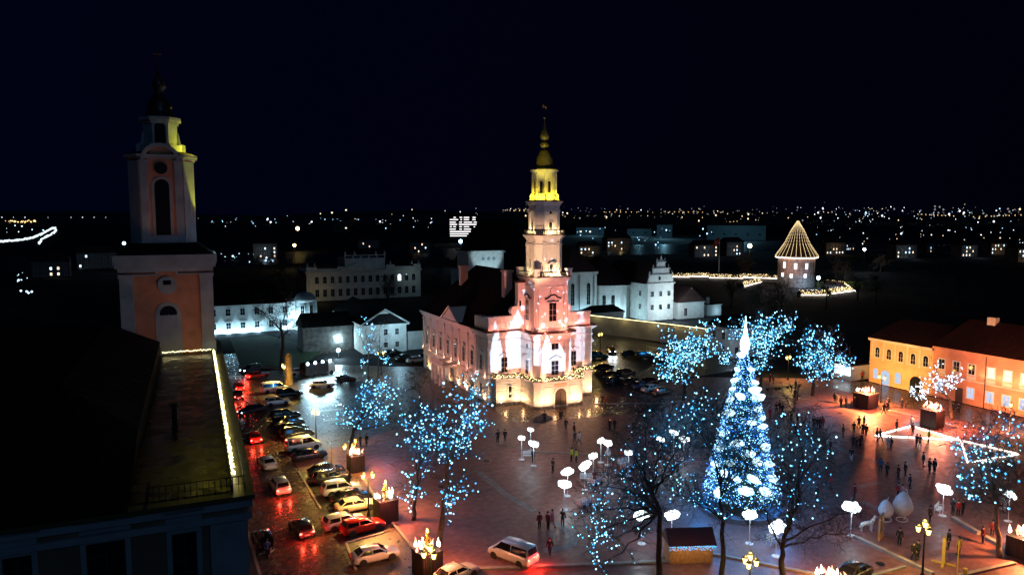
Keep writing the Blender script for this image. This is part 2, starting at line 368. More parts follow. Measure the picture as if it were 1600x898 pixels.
# left wall pilasters and cornice
nb = 8; pitch = (Y1 - Y0 - 1.0) / nb
for i in range(nb + 1):
    y = Y0 + .6 + i * pitch * .995; m = MB(); m.box(X0 - .22, X0 - .001, y - .3, y + .3, 4.6, 11.4); m.box(X0 - .34, X0 - .001, y - .42, y + .42, 10.9, 11.2)
    m.build('pilaster', W, TH)
m = MB(); m.box(X0 - .35, X0 - .76, Y0 + 6, Y1 + .5, 12.2, 12.6); m = MB(); m.box(X0 - .7, X0 - .003, Y0 + 6.02, Y1 + .5, 12.15, 12.6); m.box(X0 - .35, X0 - .002, Y0 + 6.02, Y1 + .3, 11.6, 12.149)
m.build('eaves_cornice', W, TH); m = MB(); m.box(X1 + .002, X1 + .6, Y0 + 6.02, Y1 + .5, 12.0, 12.6); m.build('eaves_cornice', W, TH)
for i in range(nb):
    y = Y0 + .6 + (i + .5) * pitch
    mid = i in (3, 4)
    window(TH, X0, y, 5.6, -PI / 2, 1.25, 2.7, hood='arc', mun=(1, 2))
    if not mid: window(TH, X0 - .06, y, .95, -PI / 2, 1.1, 2.1, mun=(1, 1))
    window(TH, X1, y, 5.6, PI / 2, 1.25, 2.7, hood='flat', mun=(1, 2))
# side pediment
ym = (Y0 + Y1) / 2
m = MB(); m.add([(X0 - .5, ym - 4.2, 12.6), (X0 - .5, ym + 4.2, 12.6), (X0 - .5, ym, 15.2), (X0 + 2, ym - 4.2, 12.6), (X0 + 2, ym + 4.2, 12.6), (X0 + 6, ym, 15.2)], [(0, 2, 1), (0, 3, 5, 2), (1, 2, 5, 4), (0, 1, 4, 3)]); m.build('pediment', W, TH)
m = MB(); m.tube((X0 - .7, ym - 4.5, 12.65), (X0 - .7, ym, 15.4), .16, n=4); m.tube((X0 - .7, ym + 4.5, 12.65), (X0 - .7, ym, 15.4), .16, n=4); m.build('pediment_moulding', W, TH)
# porch on the left side
m = MB(); m.box(X0 - 3.4, X0 - .31, ym - 3.4, ym + 3.4, 3.9, 4.35)
for yy in (ym - 3.1, ym + 3.1, ym - 1.2, ym + 1.2): m.box(X0 - 3.2, X0 - 2.75, yy - .22, yy + .22, 0, 3.9)
m.build('porch', W, TH)
m = MB()
for i in range(14):
    y = ym - 3.3 + i * 6.6 / 13; m.box(X0 - 3.35, X0 - 3.25, y - .06, y + .06, 4.35, 5.1)
m.box(X0 - 3.4, X0 - 3.2, ym - 3.4, ym + 3.4, 5.1, 5.22); m.build('balustrade', MATS['stone_white'], TH)
m = MB(); m.box(X0 - .1, X0 - .062, ym - .9, ym + .9, 0, 3.0); d = m.build('door', MATS['wood_dark'], TH)
# front windows
window(TH, 55.0, Y0, 5.2, 0, 1.3, 2.7, hood='tri', glass='glass_dark'); window(TH, 69.2, Y0, 5.2, 0, 1.3, 2.7, hood='tri')
window(TH, 62.1, 112.2, 5.2, 0, 1.5, 2.5, hood='tri'); window(TH, 62.1, 112.2, 9.7, 0, 1.5, 1.1, mun=(1, 0), sw=.1)
window(TH, 58.3, 115.4, 5.2, -PI / 2, 1.3, 2.4, hood='tri'); window(TH, 65.9, 115.4, 5.2, PI / 2, 1.3, 2.4, hood='tri')
window(TH, 58.3, 115.4, 9.5, -PI / 2, 1.1, 1.0, mun=(1, 0), sw=.1)
window(TH, 55.2, 115.42, 1.2, 0, 1.2, 2.0, mun=(1, 1)); window(TH, 69.1, 115.42, 1.2, 0, 1.2, 2.0, mun=(1, 1))
for xx in (59.6, 64.6):
    m = MB(); m.box(xx - .6, xx + .6, 110.06, 110.145, .8, 3.6); m.build('niche_panel', W, TH)
# front portal
m = MB(); a = 1.15
out_ = [(62.1 - a - .3, 0)] + [(62.1 - math.cos(PI * i / 10) * (a + .3), 2.1 + math.sin(PI * i / 10) * (a + .3)) for i in range(11)] + [(62.1 + a + .3, 0)]
in_ = [(62.1 - a, 0)] + [(62.1 - math.cos(PI * i / 10) * a, 2.1 + math.sin(PI * i / 10) * a) for i in range(11)] + [(62.1 + a, 0)]
for i in range(len(out_) - 1): m.vprism([out_[i], in_[i], in_[i + 1], out_[i + 1]], 109.98, 110.15)
m.build('door_surround', W, TH)
m = MB(); m.vprism(in_, 110.1, 110.142); d = m.build('door', MATS['wood_dark'], TH)
mm = MB(); mm.box(62.07, 62.13, 110.07, 110.0995, 0, 2.6); mm.build('door_leaf_joint', MATS['iron'], d)
m = MB(); m.box(60.9, 63.3, 109.95, 110.15, 3.7, 4.1); m.build('name_tablet', M('tablet', (.55, .40, .25), .6), TH)
# attic parapet of the front wings
def parapet(xa, xb, y, z0, z1, name='attic_parapet'):
    m = MB(); m.box(xa, xb, y, y + 1.2, z0, z1 - .3); m.box(xa - .12, xb + .12, y - .12, y + 1.32, z1 - .3, z1)
    n = max(2, int((xb - xa) / 1.6))
    for i in range(n + 1):
        x = xa + .3 + (xb - xa - .6) * i / n; m.box(x - .25, x + .25, y - .1, y - .001, z0, z1 - .3)
    return m.build(name, W, TH)
parapet(X0 + .1, 58.9, Y0 - .2, 12.72, 15.3); parapet(65.6, X1 - .1, Y0 - .2, 12.72, 15.3)
m = MB(); m.box(X0 + .1, X0 + 1.2, Y0 + 1.0, Y0 + 6, 12.72, 15.0); m.build('attic_parapet', W, TH)
# flanking volute walls
for sg in (-1, 1):
    m = MB(); pr = [(0, 15.3)]
    for i in range(9): t = i / 8; pr.append((3.9 * t if False else .6 + 2.7 * t, 15.3 + 4.6 * (math.sin(t * PI / 2) ** 2)))
    base = [(BX + sg * 5.9, 15.31), (BX + sg * 5.9, 16.0), (BX + sg * 5.3, 16.5), (BX + sg * 4.9, 17.2), (BX + sg * 4.75, 18.2), (BX + sg * 4.75, 21.2), (BX + sg * 2.8, 21.2), (BX + sg * 2.8, 15.31)]
    if sg > 0: base = base[::-1]
    m.vprism(base[::-1], 117.2, 118.4); m.build('volute_wall', W, TH)
    m = MB(); m.lathe([(.85, -.45), (.85, .45)], (0, 0), 12); o = m.build('volute', W, TH, (BX + sg * 5.35, 117.7, 16.2)); o.rotation_euler = (PI / 2, 0, 0)
    m = MB(); m.box(BX + sg * 3.8 - 1.2, BX + sg * 3.8 + 1.2, 117.0, 118.6, 21.2, 21.5); m.build('wall_coping', MATS['roof_tile'], TH)
    m = MB(); m.box(BX + sg * 3.9 - .12 - (.5 if sg < 0 else -.5), BX + sg * 3.9 + .12 - (.5 if sg < 0 else -.5), 116.96, 117.199, 17, 18); m.build('slot_recess', MATS['glass_dark'], TH)
# roof
m = MB(); m.add([(X0 - .5, Y0 + 6, 12.6), (X1 + .4, Y0 + 6, 12.6), (X1 + .4, Y1 + .5, 12.6), (X0 - .5, Y1 + .5, 12.6), (BX, Y0 + 4, 22.4), (BX, Y1 - 5, 22.4), (X0 + 1.2, Y0 + 1.05, 12.75), (X1 - 1.2, Y0 + 1.05, 12.75)],
      [(0, 6, 4, 5, 3), (1, 2, 5, 4, 7), (2, 3, 5), (6, 7, 4), (0, 3, 2, 1, 7, 6)])
rf = m.build('roof', MATS['roof_dark'], TH)
for (cx, cyy, z) in ((58.5, 146, 22.2), (58.6, 124.5, 22.6)):
    m = MB(); m.box(cx - .8, cx + .8, cyy - .6, cyy + .6, 15, z); m.box(cx - 1, cx + 1, cyy - .8, cyy + .8, z, z + .35); m.build('chimney', M('chimney_render', (.5, .42, .4), .8), rf)
# tower stages
CY = 116.4
def stage(name, w_, d_, ch, z0, z1, cy_=CY, corn=((.15, .25), (.35, .25), (.55, .2)), pil=True):
    P = chpoly(BX, cy_, w_, d_, ch); m = MB(); m.prism(P, z0, z1); st = m.build(name, W, TH)
    m = MB(); z = z1 - sum(c[1] for c in corn)
    for e, h in corn: m.prism(offs(P, 0, 0, e), z, z + h - .004); z += h
    m.build('cornice', W, TH); m = MB(); m.prism(offs(P, 0, 0, .12), z0, z0 + .5); m.build('plinth_band', W, TH); m = MB(); m.prism(offs(P, 0, 0, .12), z1 - 1.75, z1 - 1.5); m.build('belt_band', W, TH)
    m = MB(); m.prism(offs(P, 0, 0, corn[-1][0] + .05), z1, z1 + .16); m.build('cornice_flashing', MATS['roof_tile'], TH)
    if pil:
        hx = w_ / 2 - ch - .42
        for s in (-1, 1):
            m = MB(); m.box(BX + s * hx - .3, BX + s * hx + .3, cy_ - d_ / 2 - .14, cy_ - d_ / 2 - .001, z0 + .5, z1 - 1.2); m.box(BX + s * hx - .4, BX + s * hx + .4, cy_ - d_ / 2 - .22, cy_ - d_ / 2 - .002, z1 - 1.9, z1 - 1.71); m.build('pilaster', W, TH)
            m = MB(); yy = cy_ + s * (d_ / 2 - ch - .42); m.box(BX - w_ / 2 - .14, BX - w_ / 2 - .001, yy - .3, yy + .3, z0 + .5, z1 - 1.2); m.box(BX - w_ / 2 - .22, BX - w_ / 2 - .002, yy - .4, yy + .4, z1 - 1.9, z1 - 1.71); m.build('pilaster', W, TH)
    return P
def balus(P, z, n=5, e=0.35):
    m = MB(); Q = offs(P, 0, 0, e)
    for i in range(len(Q)):
        a = Vector(Q[i]); b = Vector(Q[(i + 1) % len(Q)]); L = (b - a).length; k = max(1, int(L / .35))
        m.tube((a.x, a.y, z + .85), (b.x, b.y, z + .85), .07, n=4)
        for j in range(k): q = a + (b - a) * (j / k); m.box(q.x - .04, q.x + .04, q.y - .04, q.y + .04, z + .1, z + .85)
    return m.build('railing', MATS['iron'], TH)
ZA = (12.72, 22.3); ZB = (22.47, 29.6); ZC = (29.77, 35.5); ZL = (35.67, 41.0)
PA = stage('tower_stage', 6.6, 6.6, .35, *ZA)
window(TH, BX, CY - 3.3, 14.6, 0, 1.5, 3.0, arch=True, hood='flat', sw=.16, mun=(1, 2)); window(TH, BX - 3.3, CY, 14.6, -PI / 2, 1.4, 3.0, arch=True, sw=.16)
m = MB(); m.lathe([(.55, 0), (.55, .18)], (0, 0), 14); o = m.build('roundel', W, TH, (BX, CY - 3.3, 19.9)); o.rotation_euler = (PI / 2, 0, 0)
for s in (-1, 1):
    for q in range(2):
        x0_, y0_, rz = (BX, CY - 3.32, 0) if q == 0 else (BX - 3.32, CY, -PI / 2)
        if s == 1:
            m = MB(); pr = [(-1.6, 0), (-1.0, .1), (-.5, .5), (0, .65), (.5, .5), (1.0, .1), (1.6, 0)]
            m.vprism([(x, z) for x, z in pr] + [(x, z - .22) for x, z in pr[::-1]], -.28, 0); m.build('eyebrow_moulding', MATS['roof_tile'], TH, (x0_, y0_, 18.7), rz)
balus(PA, 22.4)
for sx in (-1, 1):
    for sy in (-1, 1):
        m = MB(); m.cb(BX + sx * 3.2, CY + sy * 3.2, 23.05, .9, .9, 1.2); m.cb(BX + sx * 3.2, CY + sy * 3.2, 23.73, 1.1, 1.1, .16); m.build('pedestal', W, TH)
PB = stage('tower_stage', 5.3, 5.3, .9, *ZB)
window(TH, BX, CY - 2.65, 22.7, 0, .7, 1.6, arch=True, sw=.14, hood='tri', mun=(0, 1)); window(TH, BX - 2.65, CY, 22.7, -PI / 2, .5, 2.2, arch=True, sw=.1, mun=(0, 1))
balus(PB, 29.7)
PC = stage('tower_stage', 4.7, 4.7, .95, *ZC)
window(TH, BX, CY - 2.35, 30.0, 0, .7, 1.6, arch=True, sw=.14, mun=(0, 1)); window(TH, BX - 2.35, CY, 30.0, -PI / 2, .7, 1.6, arch=True, sw=.14, mun=(0, 1))
window(TH, BX, CY - 2.35, 33.3, 0, .45, .45, sw=.06, mun=(0, 0))
for i in range(8):
    t = PI / 8 + i * PI / 4; m = MB(); m.lathe([(.3, 35.6), (.34, 35.8), (.16, 36.0), (.3, 36.4), (.2, 36.7), (.02, 36.9)], (BX + 2.35 * math.cos(t), CY + 2.35 * math.sin(t)), 8); m.build('vase', W, TH)
ly = [(BX + 1.95 * math.cos(PI / 8 + i * PI / 4), CY + 1.95 * math.sin(PI / 8 + i * PI / 4)) for i in range(8)]
m = MB(); m.prism(ly, *ZL); m.build('lantern_wall', W, TH)
m = MB(); m.prism(offs(ly, 0, 0, .18), 35.7, 36.4); m.build('lantern_plinth', W, TH); m = MB()
for k, (e, h) in enumerate(((.15, .2), (.35, .25), (.55, .2))): m.prism(offs(ly, 0, 0, e), 40.35 + .22 * k, 40.55 + .22 * k)
for x, y in ly: m.cb(x + (x - BX) * .04, y + (y - CY) * .04, 38.4, .3, .3, 3.9)
m.build('lantern_cornice', W, TH)
for i in range(8):
    t = -PI / 2 + i * PI / 4; rr = 1.95 * math.cos(PI / 8); window(TH, BX + rr * math.cos(t), CY + rr * math.sin(t), 36.9, t + PI / 2, .6, 1.8, arch=True, sw=.08, mun=(0, 0))
m = MB(); m.lathe([(2.4, 41.02), (2.1, 41.25), (1.7, 41.5), (1.55, 42.1), (1.4, 42.9), (1.15, 43.7), (.85, 44.25), (.8, 44.4), (.3, 44.45), (.28, 44.8)], (BX, CY), 16); m.build('dome', MATS['copper_dark'], TH, smooth=True)
m = MB(); m.lathe([(.28, 44.8), (.62, 44.95), (.82, 45.35), (.68, 45.8), (.3, 45.95), (.26, 46.2), (.6, 46.35), (.8, 46.8), (.66, 47.4), (.34, 48.1), (.18, 48.9), (.08, 49.8), (.05, 49.9)], (BX, CY), 14); m.build('onion_spire', MATS['copper_dark'], TH, smooth=True)
m = MB(); m.lathe([(.02, 49.8), (.22, 50.0), (.02, 50.2)], (BX, CY), 8); m.tube((BX, CY, 49.9), (BX, CY, 52.8), .06); m.tube((BX - .55, CY, 51.9), (BX + .55, CY, 51.9), .06)
m.tube((BX - .4, CY, 51.5), (BX + .4, CY, 52.3), .05); m.tube((BX - .4, CY, 52.3), (BX + .4, CY, 51.5), .05); m.build('weathervane', MATS['gilt'], TH)
# garland along the balcony
GL = thing('garland', 'green fir garland in swags with warm lights along the town hall balcony', 'garland', (0, 0, 0))
g = MB(); gbulb = MB(); path = [(52.3, 118), (52.3, 115.6), (56.7, 114.9), (57.1, 110.7), (58.2, 109.9), (66.0, 109.9), (67.1, 110.7), (67.5, 114.9), (72.1, 115.6)]
rnd = random.Random(3)
for a, b in zip(path[:-1], path[1:]):
    a = Vector(a); b = Vector(b); L = (b - a).length; n = max(1, round(L / 1.1)); prv = None
    for i in range(n * 6 + 1):
        t = i / (n * 6); q = a + (b - a) * t; z = 5.35 - .38 * math.sin(PI * ((t * n) % 1.0))
        cur = (q.x, q.y, z)
        g.octa((q.x + rnd.uniform(-.06, .06), q.y + rnd.uniform(-.06, .06), z + rnd.uniform(-.06, .06)), rnd.uniform(.16, .26))
        if prv:
            g.tube(prv, cur, .13, n=5); gbulb.octa((q.x + rnd.uniform(-.12, .12), q.y - .17, z + rnd.uniform(-.15, .15)), .075)
        prv = cur
    for i in range(n + 1):
        q = a + (b - a) * (i / n); g.tube((q.x, q.y, 4.56), (q.x, q.y, 5.3), .04, n=4)
g.build('fir_swag', M('fir_green', (.035, .08, .03), .9), GL); tag(gbulb.build('bulbs', E('bulb_warm', (1, .82, .35), 6), GL), kind='stuff')
m = MB()
for a, b in zip(path[:-1], path[1:]):
    m.tube((*a, 5.45), (*b, 5.45), .05, n=4); m.tube((*a, 4.75), (*b, 4.75), .04, n=4)
m.build('balcony_railing', MATS['iron'], TH)
# floodlights of the town hall, with unseen fill lamps added among them
WARM = (1, .56, .27); PINK = (1, .17, .10); YEL = (1, .72, .02); WW = (1, .70, .36)
UP = 4.0
for x, y in ((53.1, 114.9), (56.2, 114.4), (57.6, 109.4), (59.6, 109.1), (64.4, 109.1), (66.6, 109.6), (67.8, 114.2), (71.4, 114.8), (72.6, 116.6)):
    lamp('SPOT', (x, y - .45, .2), 90 * UP, WARM, .08, aim=(x, y + .5, 3.0), spot=140, blend=.9); lamp('SPOT', (x, y - 1.2, .2), 130 * UP, WARM, .08, aim=(x, y + .5, 2.6), spot=120, blend=.9); lamp('POINT', (x, y - 1.6, 1.2), 80, (1, .52, .22), .12)  # the POINT is unseen, added for a warm pool on the paving
for i in range(nb):
    y = Y0 + 1.2 + i * pitch * 1.0; lamp('SPOT', (X0 - .6, y, .2), 110 * UP, (1, .52, .22), .08, aim=(X0 + .4, y, 3.0), spot=140, blend=.9)
for x, y in ((53.3, 116.9), (56.8, 116.6), (67.6, 116.6), (71, 116.9), (59.6, 111.2), (64.6, 111.2), (57.6, 113.6), (66.6, 113.6)):
    lamp('POINT', (x, y, 4.85), 22 * UP * 1.2, (1, .42, .20), .08)
for i in range(0, nb + 1, 1): lamp('POINT', (X0 - .55, Y0 + .6 + i * pitch, 4.75), 8 * UP, (1, .38, .22), .06)
lamp('SPOT', (52, 84, 5), 36000, (1, .28, .18), .3, aim=(BX - .5, CY, 17.5), spot=26, blend=.6)
lamp('SPOT', (80, 92, 5), 12000, PINK, .3, aim=(BX, CY, 18.5), spot=17, blend=.6)
for x, y, e in ((BX, CY - 3.15, 34), (BX + 1.6, CY - 3.0, 16), (BX - 3.15, CY, 14)): lamp('POINT', (x, y, 22.9), e * 11, WW, .06)
for x, y, e in ((BX, CY - 2.9, 30), (BX - 2.9, CY, 26), (BX + 2.1, CY - 2.3, 10)): lamp('POINT', (x, y, 30.2), e * 8, (1, .66, .30), .06)
lamp('SPOT', (47, 96, 10), 46000, (1, .54, .30), .3, aim=(BX, CY, 28.6), spot=20, blend=.8)
lamp('SPOT', (60, 84, 2), 22000, (1, .30, .16), .3, aim=(BX, 116, 9.5), spot=34, blend=.5)  # unseen warm pink fill added for the whole front
lamp('SPOT', (30, 125, 5), 6500, (1, .26, .19), .3, aim=(X0, 134, 9), spot=62, blend=.5)  # unseen fill added for the left wall
for i in range(8): t = -PI / 2 + i * PI / 4; lamp('POINT', (BX + 2.55 * math.cos(t), CY + 2.55 * math.sin(t), 36.2), 230, YEL, .05)
lamp('POINT', (BX, CY - 3.2, 39.0), 40, YEL, .1); lamp('SPOT', (50, 100, 26), 24000, (1, .80, .10), .2, aim=(BX, CY, 44.0), spot=14, blend=.8)
for x, e in ((53, 120), (55.5, 120), (57.8, 120), (66.6, 120), (69, 120), (71.6, 100)): lamp('POINT', (x, 116.3, 13.1), e, (1, .30, .20), .1)
for x in (60, 64.2): lamp('POINT', (x, 111.9, 13.0), 150, (1, .28, .18), .1)
# picture projector: gables of little houses and snow, thrown by a lamp from the square
def projector(loc, aim, energy, spot, mode):
    o = lamp('SPOT', loc, energy, (.50, .72, 1.0), .02, aim=aim, spot=spot, blend=.1, name='projector'); L = o.data; L.use_nodes = True; t = L.node_tree
    em = next(n for n in t.nodes if n.type == 'EMISSION'); tc = t.nodes.new('ShaderNodeTexCoord'); sp = t.nodes.new('ShaderNodeSeparateXYZ'); t.links.new(tc.outputs['Normal'], sp.inputs[0])
    def mt(op, a, b=None, clamp=False):
        n = t.nodes.new('ShaderNodeMath'); n.operation = op; n.use_clamp = clamp
        for i, s in enumerate((a, b)):
            if s is None: continue
            if isinstance(s, (int, float)): n.inputs[i].default_value = s
            else: t.links.new(s, n.inputs[i])
        return n.outputs[0]
    az = mt('ABSOLUTE', sp.outputs[2]); u = mt('DIVIDE', sp.outputs[0], az); v = mt('DIVIDE', sp.outputs[1], az)
    k = math.tan(R(spot / 2)); u = mt('DIVIDE', u, k); v = mt('DIVIDE', v, k)
    if mode == 'houses':
        acc = None
        for (cu, hw, eave, top, bot) in HOUSES:
            du = mt('ABSOLUTE', mt('SUBTRACT', u, cu)); slope = (top - eave) / hw
            lim = mt('MINIMUM', mt('SUBTRACT', top, mt('MULTIPLY', du, slope)), 9)
            a1 = mt('LESS_THAN', v, lim); a2 = mt('LESS_THAN', du, hw); a3 = mt('GREATER_THAN', v, bot); h = mt('MULTIPLY', mt('MULTIPLY', a1, a2), a3)
            acc = h if acc is None else mt('MAXIMUM', acc, h)
        # little windows left dark in the projected houses
        fu = mt('FRACT', mt('MULTIPLY', u, 9.0)); fv = mt('FRACT', mt('MULTIPLY', v, 8.0))
        wn = mt('MULTIPLY', mt('MULTIPLY', mt('GREATER_THAN', fu, .35), mt('LESS_THAN', fu, .62)), mt('MULTIPLY', mt('GREATER_THAN', fv, .3), mt('LESS_THAN', fv, .66)))
        acc = mt('MULTIPLY', acc, mt('SUBTRACT', 1.0, mt('MULTIPLY', wn, .22)))
    else:
        cb = t.nodes.new('ShaderNodeCombineXYZ'); t.links.new(u, cb.inputs[0]); t.links.new(v, cb.inputs[1])
        vo = t.nodes.new('ShaderNodeTexVoronoi'); vo.inputs['Scale'].default_value = 4.6; t.links.new(cb.outputs[0], vo.inputs['Vector'])
        acc = mt('LESS_THAN', vo.outputs['Distance'], .23)
        v2 = t.nodes.new('ShaderNodeTexVoronoi'); v2.inputs['Scale'].default_value = 9; t.links.new(cb.outputs[0], v2.inputs['Vector']); acc = mt('MAXIMUM', acc, mt('LESS_THAN', v2.outputs['Distance'], .16))
    t.links.new(acc, em.inputs['Strength'])
HOUSES = [(-.66, .10, .06, .48, -.23), (-.34, .17, .22, .58, -.22), (.045, .08, .14, .36, -.22), (.21, .10, .04, .20, -.22), (.43, .075, .18, .50, -.22), (.66, .09, .3, .66, -.22), (-.10, .05, .3, .42, -.1)]
projector((47, 86, 5), (61.3, 115, 8.6), 66000, 44, 'houses')
projector((49, 86, 5), (61.9, 115, 19), 80000, 30, 'snow')

# ------------------------------------------------------------------ church in the foreground (own axes: local -Y is the wall towards us, +X the street)
CX, CYY, CR, CE = 4.4, 47.5, R(-2.3), 16.0
cr, sr = math.cos(CR), math.sin(CR)
def LW(px, py, ly):           # picture point on the church plane local y = ly -> local x, z
    d = ray(px, py); nx, ny = -sr, cr
    t = (nx * CX + ny * CYY + ly) / (nx * d[0] + ny * d[1]); x, y = d[0] * t - CX, d[1] * t - CYY
    return x * cr + y * sr, CAMH + d[2] * t
CH = thing('church', 'dark blue church wall and metal roof with a railed terrace in the lower left', 'church', (CX, CYY, 0), CR)
PT, PB_ = MATS['plaster_terracotta'], MATS['plaster_blue']
m = MB(); m.box(-34, 0, 0, 62, 0, 15.0); m.build('wall', M('church_plaster', (.24, .16, .10), .85, noise=(.4, .35), bump=(3, .4, .04)), CH)
m = MB(); m.box(-34, .25, -.25, 0 - .001, 14.2, 14.6); m.box(.001, .25, 0, 62, 14.2, 14.6); m.build('cornice', PB_, CH)
m = MB(); m.box(-34, .3, -.3, 62, 15.002, 15.5); m.build('cornice', PB_, CH)
m = MB(); m.box(-34, .45, -.45, 62, 15.502, 15.8); m.build('eaves_ledge', M('ledge_metal', (.09, .08, .04), .4, noise=(1, .3)), CH)
x1, _ = LW(327, 800, 0)
m = MB(); m.box(x1, -.02, -.3, -.002, 0, 14.15); m.build('pilaster', PB_, CH)
for (pa, pb, pt) in ((268, 307, 834), (134, 196, 850), (3, 50, 872)):
    xa, zt = LW(pa, pt, 0); xb, _ = LW(pb, pt, 0)
    wn = xb - xa; o = window(CH, (xa + xb) / 2, 0, zt - 3.4, 0, wn, 3.4, surround='plaster_blue', glass='glass_dark', frame='sash_dark', sw=.28, mun=(1, 3))
    m = MB(); m.box(xa - .5, xb + .5, -.3, -.002, zt + 1.3, zt + 1.5); m.box(xa - .3, xb + .3, -.12, -.003, zt + .6, zt + 1.29); m.build('window_hood', PB_, CH)
# terrace, nave roof
m = MB(); m.box(-6.6, -.9, .6, 52, 15.803, 15.86); m.build('terrace_floor', M('terrace_metal', (.008, .006, .006), .3, noise=(.4, .4), wet=(.8, .18, .45), bump=(1.5, .3, .03)), CH)
m = MB()
m.add([(-34, -.5, 15.81), (-6.6, -.5, 15.81), (-12, 16, 20.4), (-34, 16, 20.4), (-6.6, 50, 17.9), (-12, 50, 20.4), (-34, 50, 20.4), (-6.6, 10, 17.9), (-6.6, 50, 15.81), (-34, 50, 15.81)], [(0, 1, 7, 2, 3), (7, 4, 5, 2), (3, 2, 5, 6), (1, 8, 4, 7), (8, 9, 6, 5, 4)])
rf = m.build('roof', MATS['roof_dark'], CH)
for i in range(18):
    y = 11 + i * 2.2; t = min(1, (y - 10) / 6)
    s_ = MB(); s_.tube((-6.6, y, 17.9), (-6.6 - 5.4 * t, y, 17.9 + 2.5 * t), .035, n=4); s_.build('roof_seam', MATS['roof_dark'], rf)
m = MB(); m.box(-.92, -.78, .6, 52, 15.803, 16.25); m.build('gutter_kerb', MATS['iron'], CH)
def railing(parent, a, b, z, n, h=1.0):
    a = Vector(a); b = Vector(b)
    m = MB(); m.tube((*a, z + h), (*b, z + h), .035, n=5); m.tube((*a, z + h * .5), (*b, z + h * .5), .02, n=4); m.build('handrail', MATS['iron'], parent)
    for i in range(n + 1):
        q = a + (b - a) * (i / n); p = MB(); p.tube((q.x, q.y, z), (q.x, q.y, z + h), .028, n=5); p.build('baluster', MATS['iron'], parent)
RL = thing('terrace_railing', 'thin dark iron railing round the church terrace corner', 'railing', (CX, CYY, 15.86), CR)
railing(RL, (-5.6, .2), (-.1, .2), 0, 16); railing(RL, (-.1, .2), (-.1, 8), 0, 12); railing(RL, (-5.6, .2), (-5.6, 3), 0, 5)
SL = thing('string_light', 'bright warm string of bulbs along the church terrace parapet', 'string light', (CX, CYY, 16.0), CR)
rb = random.Random(5); m = MB(); wire = MB(); pv = None
for i in range(520):
    y = 2.6 + 49 * i / 520; q = (-.62 + rb.uniform(-.1, .1), y, .1 + rb.uniform(-.05, .22)); m.octa(q, .055)
    if pv: wire.tube(pv, q, .012, n=3, cap=False)
    pv = q
for i in range(34): m.octa((-6.4 + 5.6 * i / 34, 51.6, .3 + rb.uniform(-.08, .08)), .06)
tag(m.build('bulbs', E('bulb_yellow', (1, .86, .38), 7), SL), kind='stuff'); wire.build('wire', MATS['iron'], SL)
for i in range(13): lamp('POINT', (-.35, 2.5 + i * 4.0, .25), 2.5, (1, .82, .14), .1, SL)
m = MB(); m.box(-4.6, -4.2, 17, 17.4, 0, 1.9); m.box(-4.75, -4.05, 16.85, 17.55, 1.9, 2.05); tag(m.build('roof_flue', MATS['iron'], None, (CX, CYY, 15.86), CR), 'dark square flue standing on the wet church terrace', 'flue')
for (lx, ly, hh) in ((-5.4, 45, 3.0), (-1.6, 33, 3.2)):
    pass
# bell tower
TW = thing('bell_tower', 'terracotta and pale blue church bell tower with arched opening at the left', 'bell tower', (CX, CYY, 0), CR)
TY = 53.0
def tx(px, py): return LW(px, py, TY)
xl, zb = LW(184, 400, TY); xr, _ = LW(331, 400, TY)
_, zt = LW(255, 398, TY); _, zc0 = LW(255, 418, TY)
xc = (xl + xr) / 2; w1 = xr - xl; yc = TY + w1 / 2
m = MB(); m.box(xl + .25, xr - .25, TY + .15, TY + w1 - .15, 15, zc0); m.build('tower_stage', PT, TW)
for s, xx in ((-1, xl), (1, xr - 1.5)):
    m = MB(); m.box(xx, xx + 1.5, TY - .15, TY + w1, 15, zc0 - 1.2); m.box(xx - .12, xx + 1.62, TY - .3, TY + w1 + .1, zc0 - 1.2, zc0 - .75); m.box(xx - .1, xx + 1.6, TY - .27, TY + w1 + .1, 15.8, 17.2); m.build('pilaster', PB_, TW)
m = MB(); m.box(xl - .1, xr + .1, TY - .3, TY + w1 + .1, zc0 - .5, zc0); m.box(xl - .4, xr + .4, TY - .6, TY + w1 + .4, zc0, zc0 + .5); m.box(xl - .55, xr + .55, TY - .75, TY + w1 + .55, zc0 + .5, zt); m.build('cornice', PB_, TW)
m = MB(); m.box(xl + 1.6, xc - 1.2, TY - .05, TY + .149, zc0 - .95, zc0 - .75); m.build('wall_moulding', PB_, TW); m = MB(); m.box(xc + 1.2, xr - 1.6, TY - .05, TY + .149, zc0 - .95, zc0 - .75); m.build('wall_moulding', PB_, TW)
def archmold(cx, y, z, rad, th, dep, mat, par, name='arch_moulding', half=True):
    m = MB(); n = 10; P = [(cx - math.cos(PI * i / n) * rad, z + math.sin(PI * i / n) * rad) for i in range(n + 1)]; Q = [(cx - math.cos(PI * i / n) * (rad - th), z + math.sin(PI * i / n) * (rad - th)) for i in range(n + 1)]
    for i in range(n): m.vprism([P[i], Q[i], Q[i + 1], P[i + 1]], y - dep, y)
    return m.build(name, mat, par)
archmold(xc, TY + .15, zc0 - .95, 1.3, .25, .3, PB_, TW)
m = MB(); m.lathe([(1.1, 0), (1.1, .22)], (0, 0), 16); o = m.build('round_window_frame', PB_, TW, (xc, TY + .14, zc0 - 2.2)); o.rotation_euler = (PI / 2, 0, 0)
m2 = MB(); m2.cb(0, .35, .24, .9, .55, .05); m2.build('pane', MATS['glass_dark'], o)
_, zd = LW(250, 478, TY); _, zdb = LW(250, 540, TY)
o = window(TW, xc, TY + .15, 15.9, 0, 2.0, zd - 1.0 - 15.9, arch=True, surround='plaster_blue', glass='glass_dark', frame='plaster_blue', sw=.45, mun=(1, 3), name='door')
m = MB(); m.box(xc - .97, xc + .97, TY + .07, TY + .115, 15.9, zd - 1.2); m.build('door', PB_, TW)
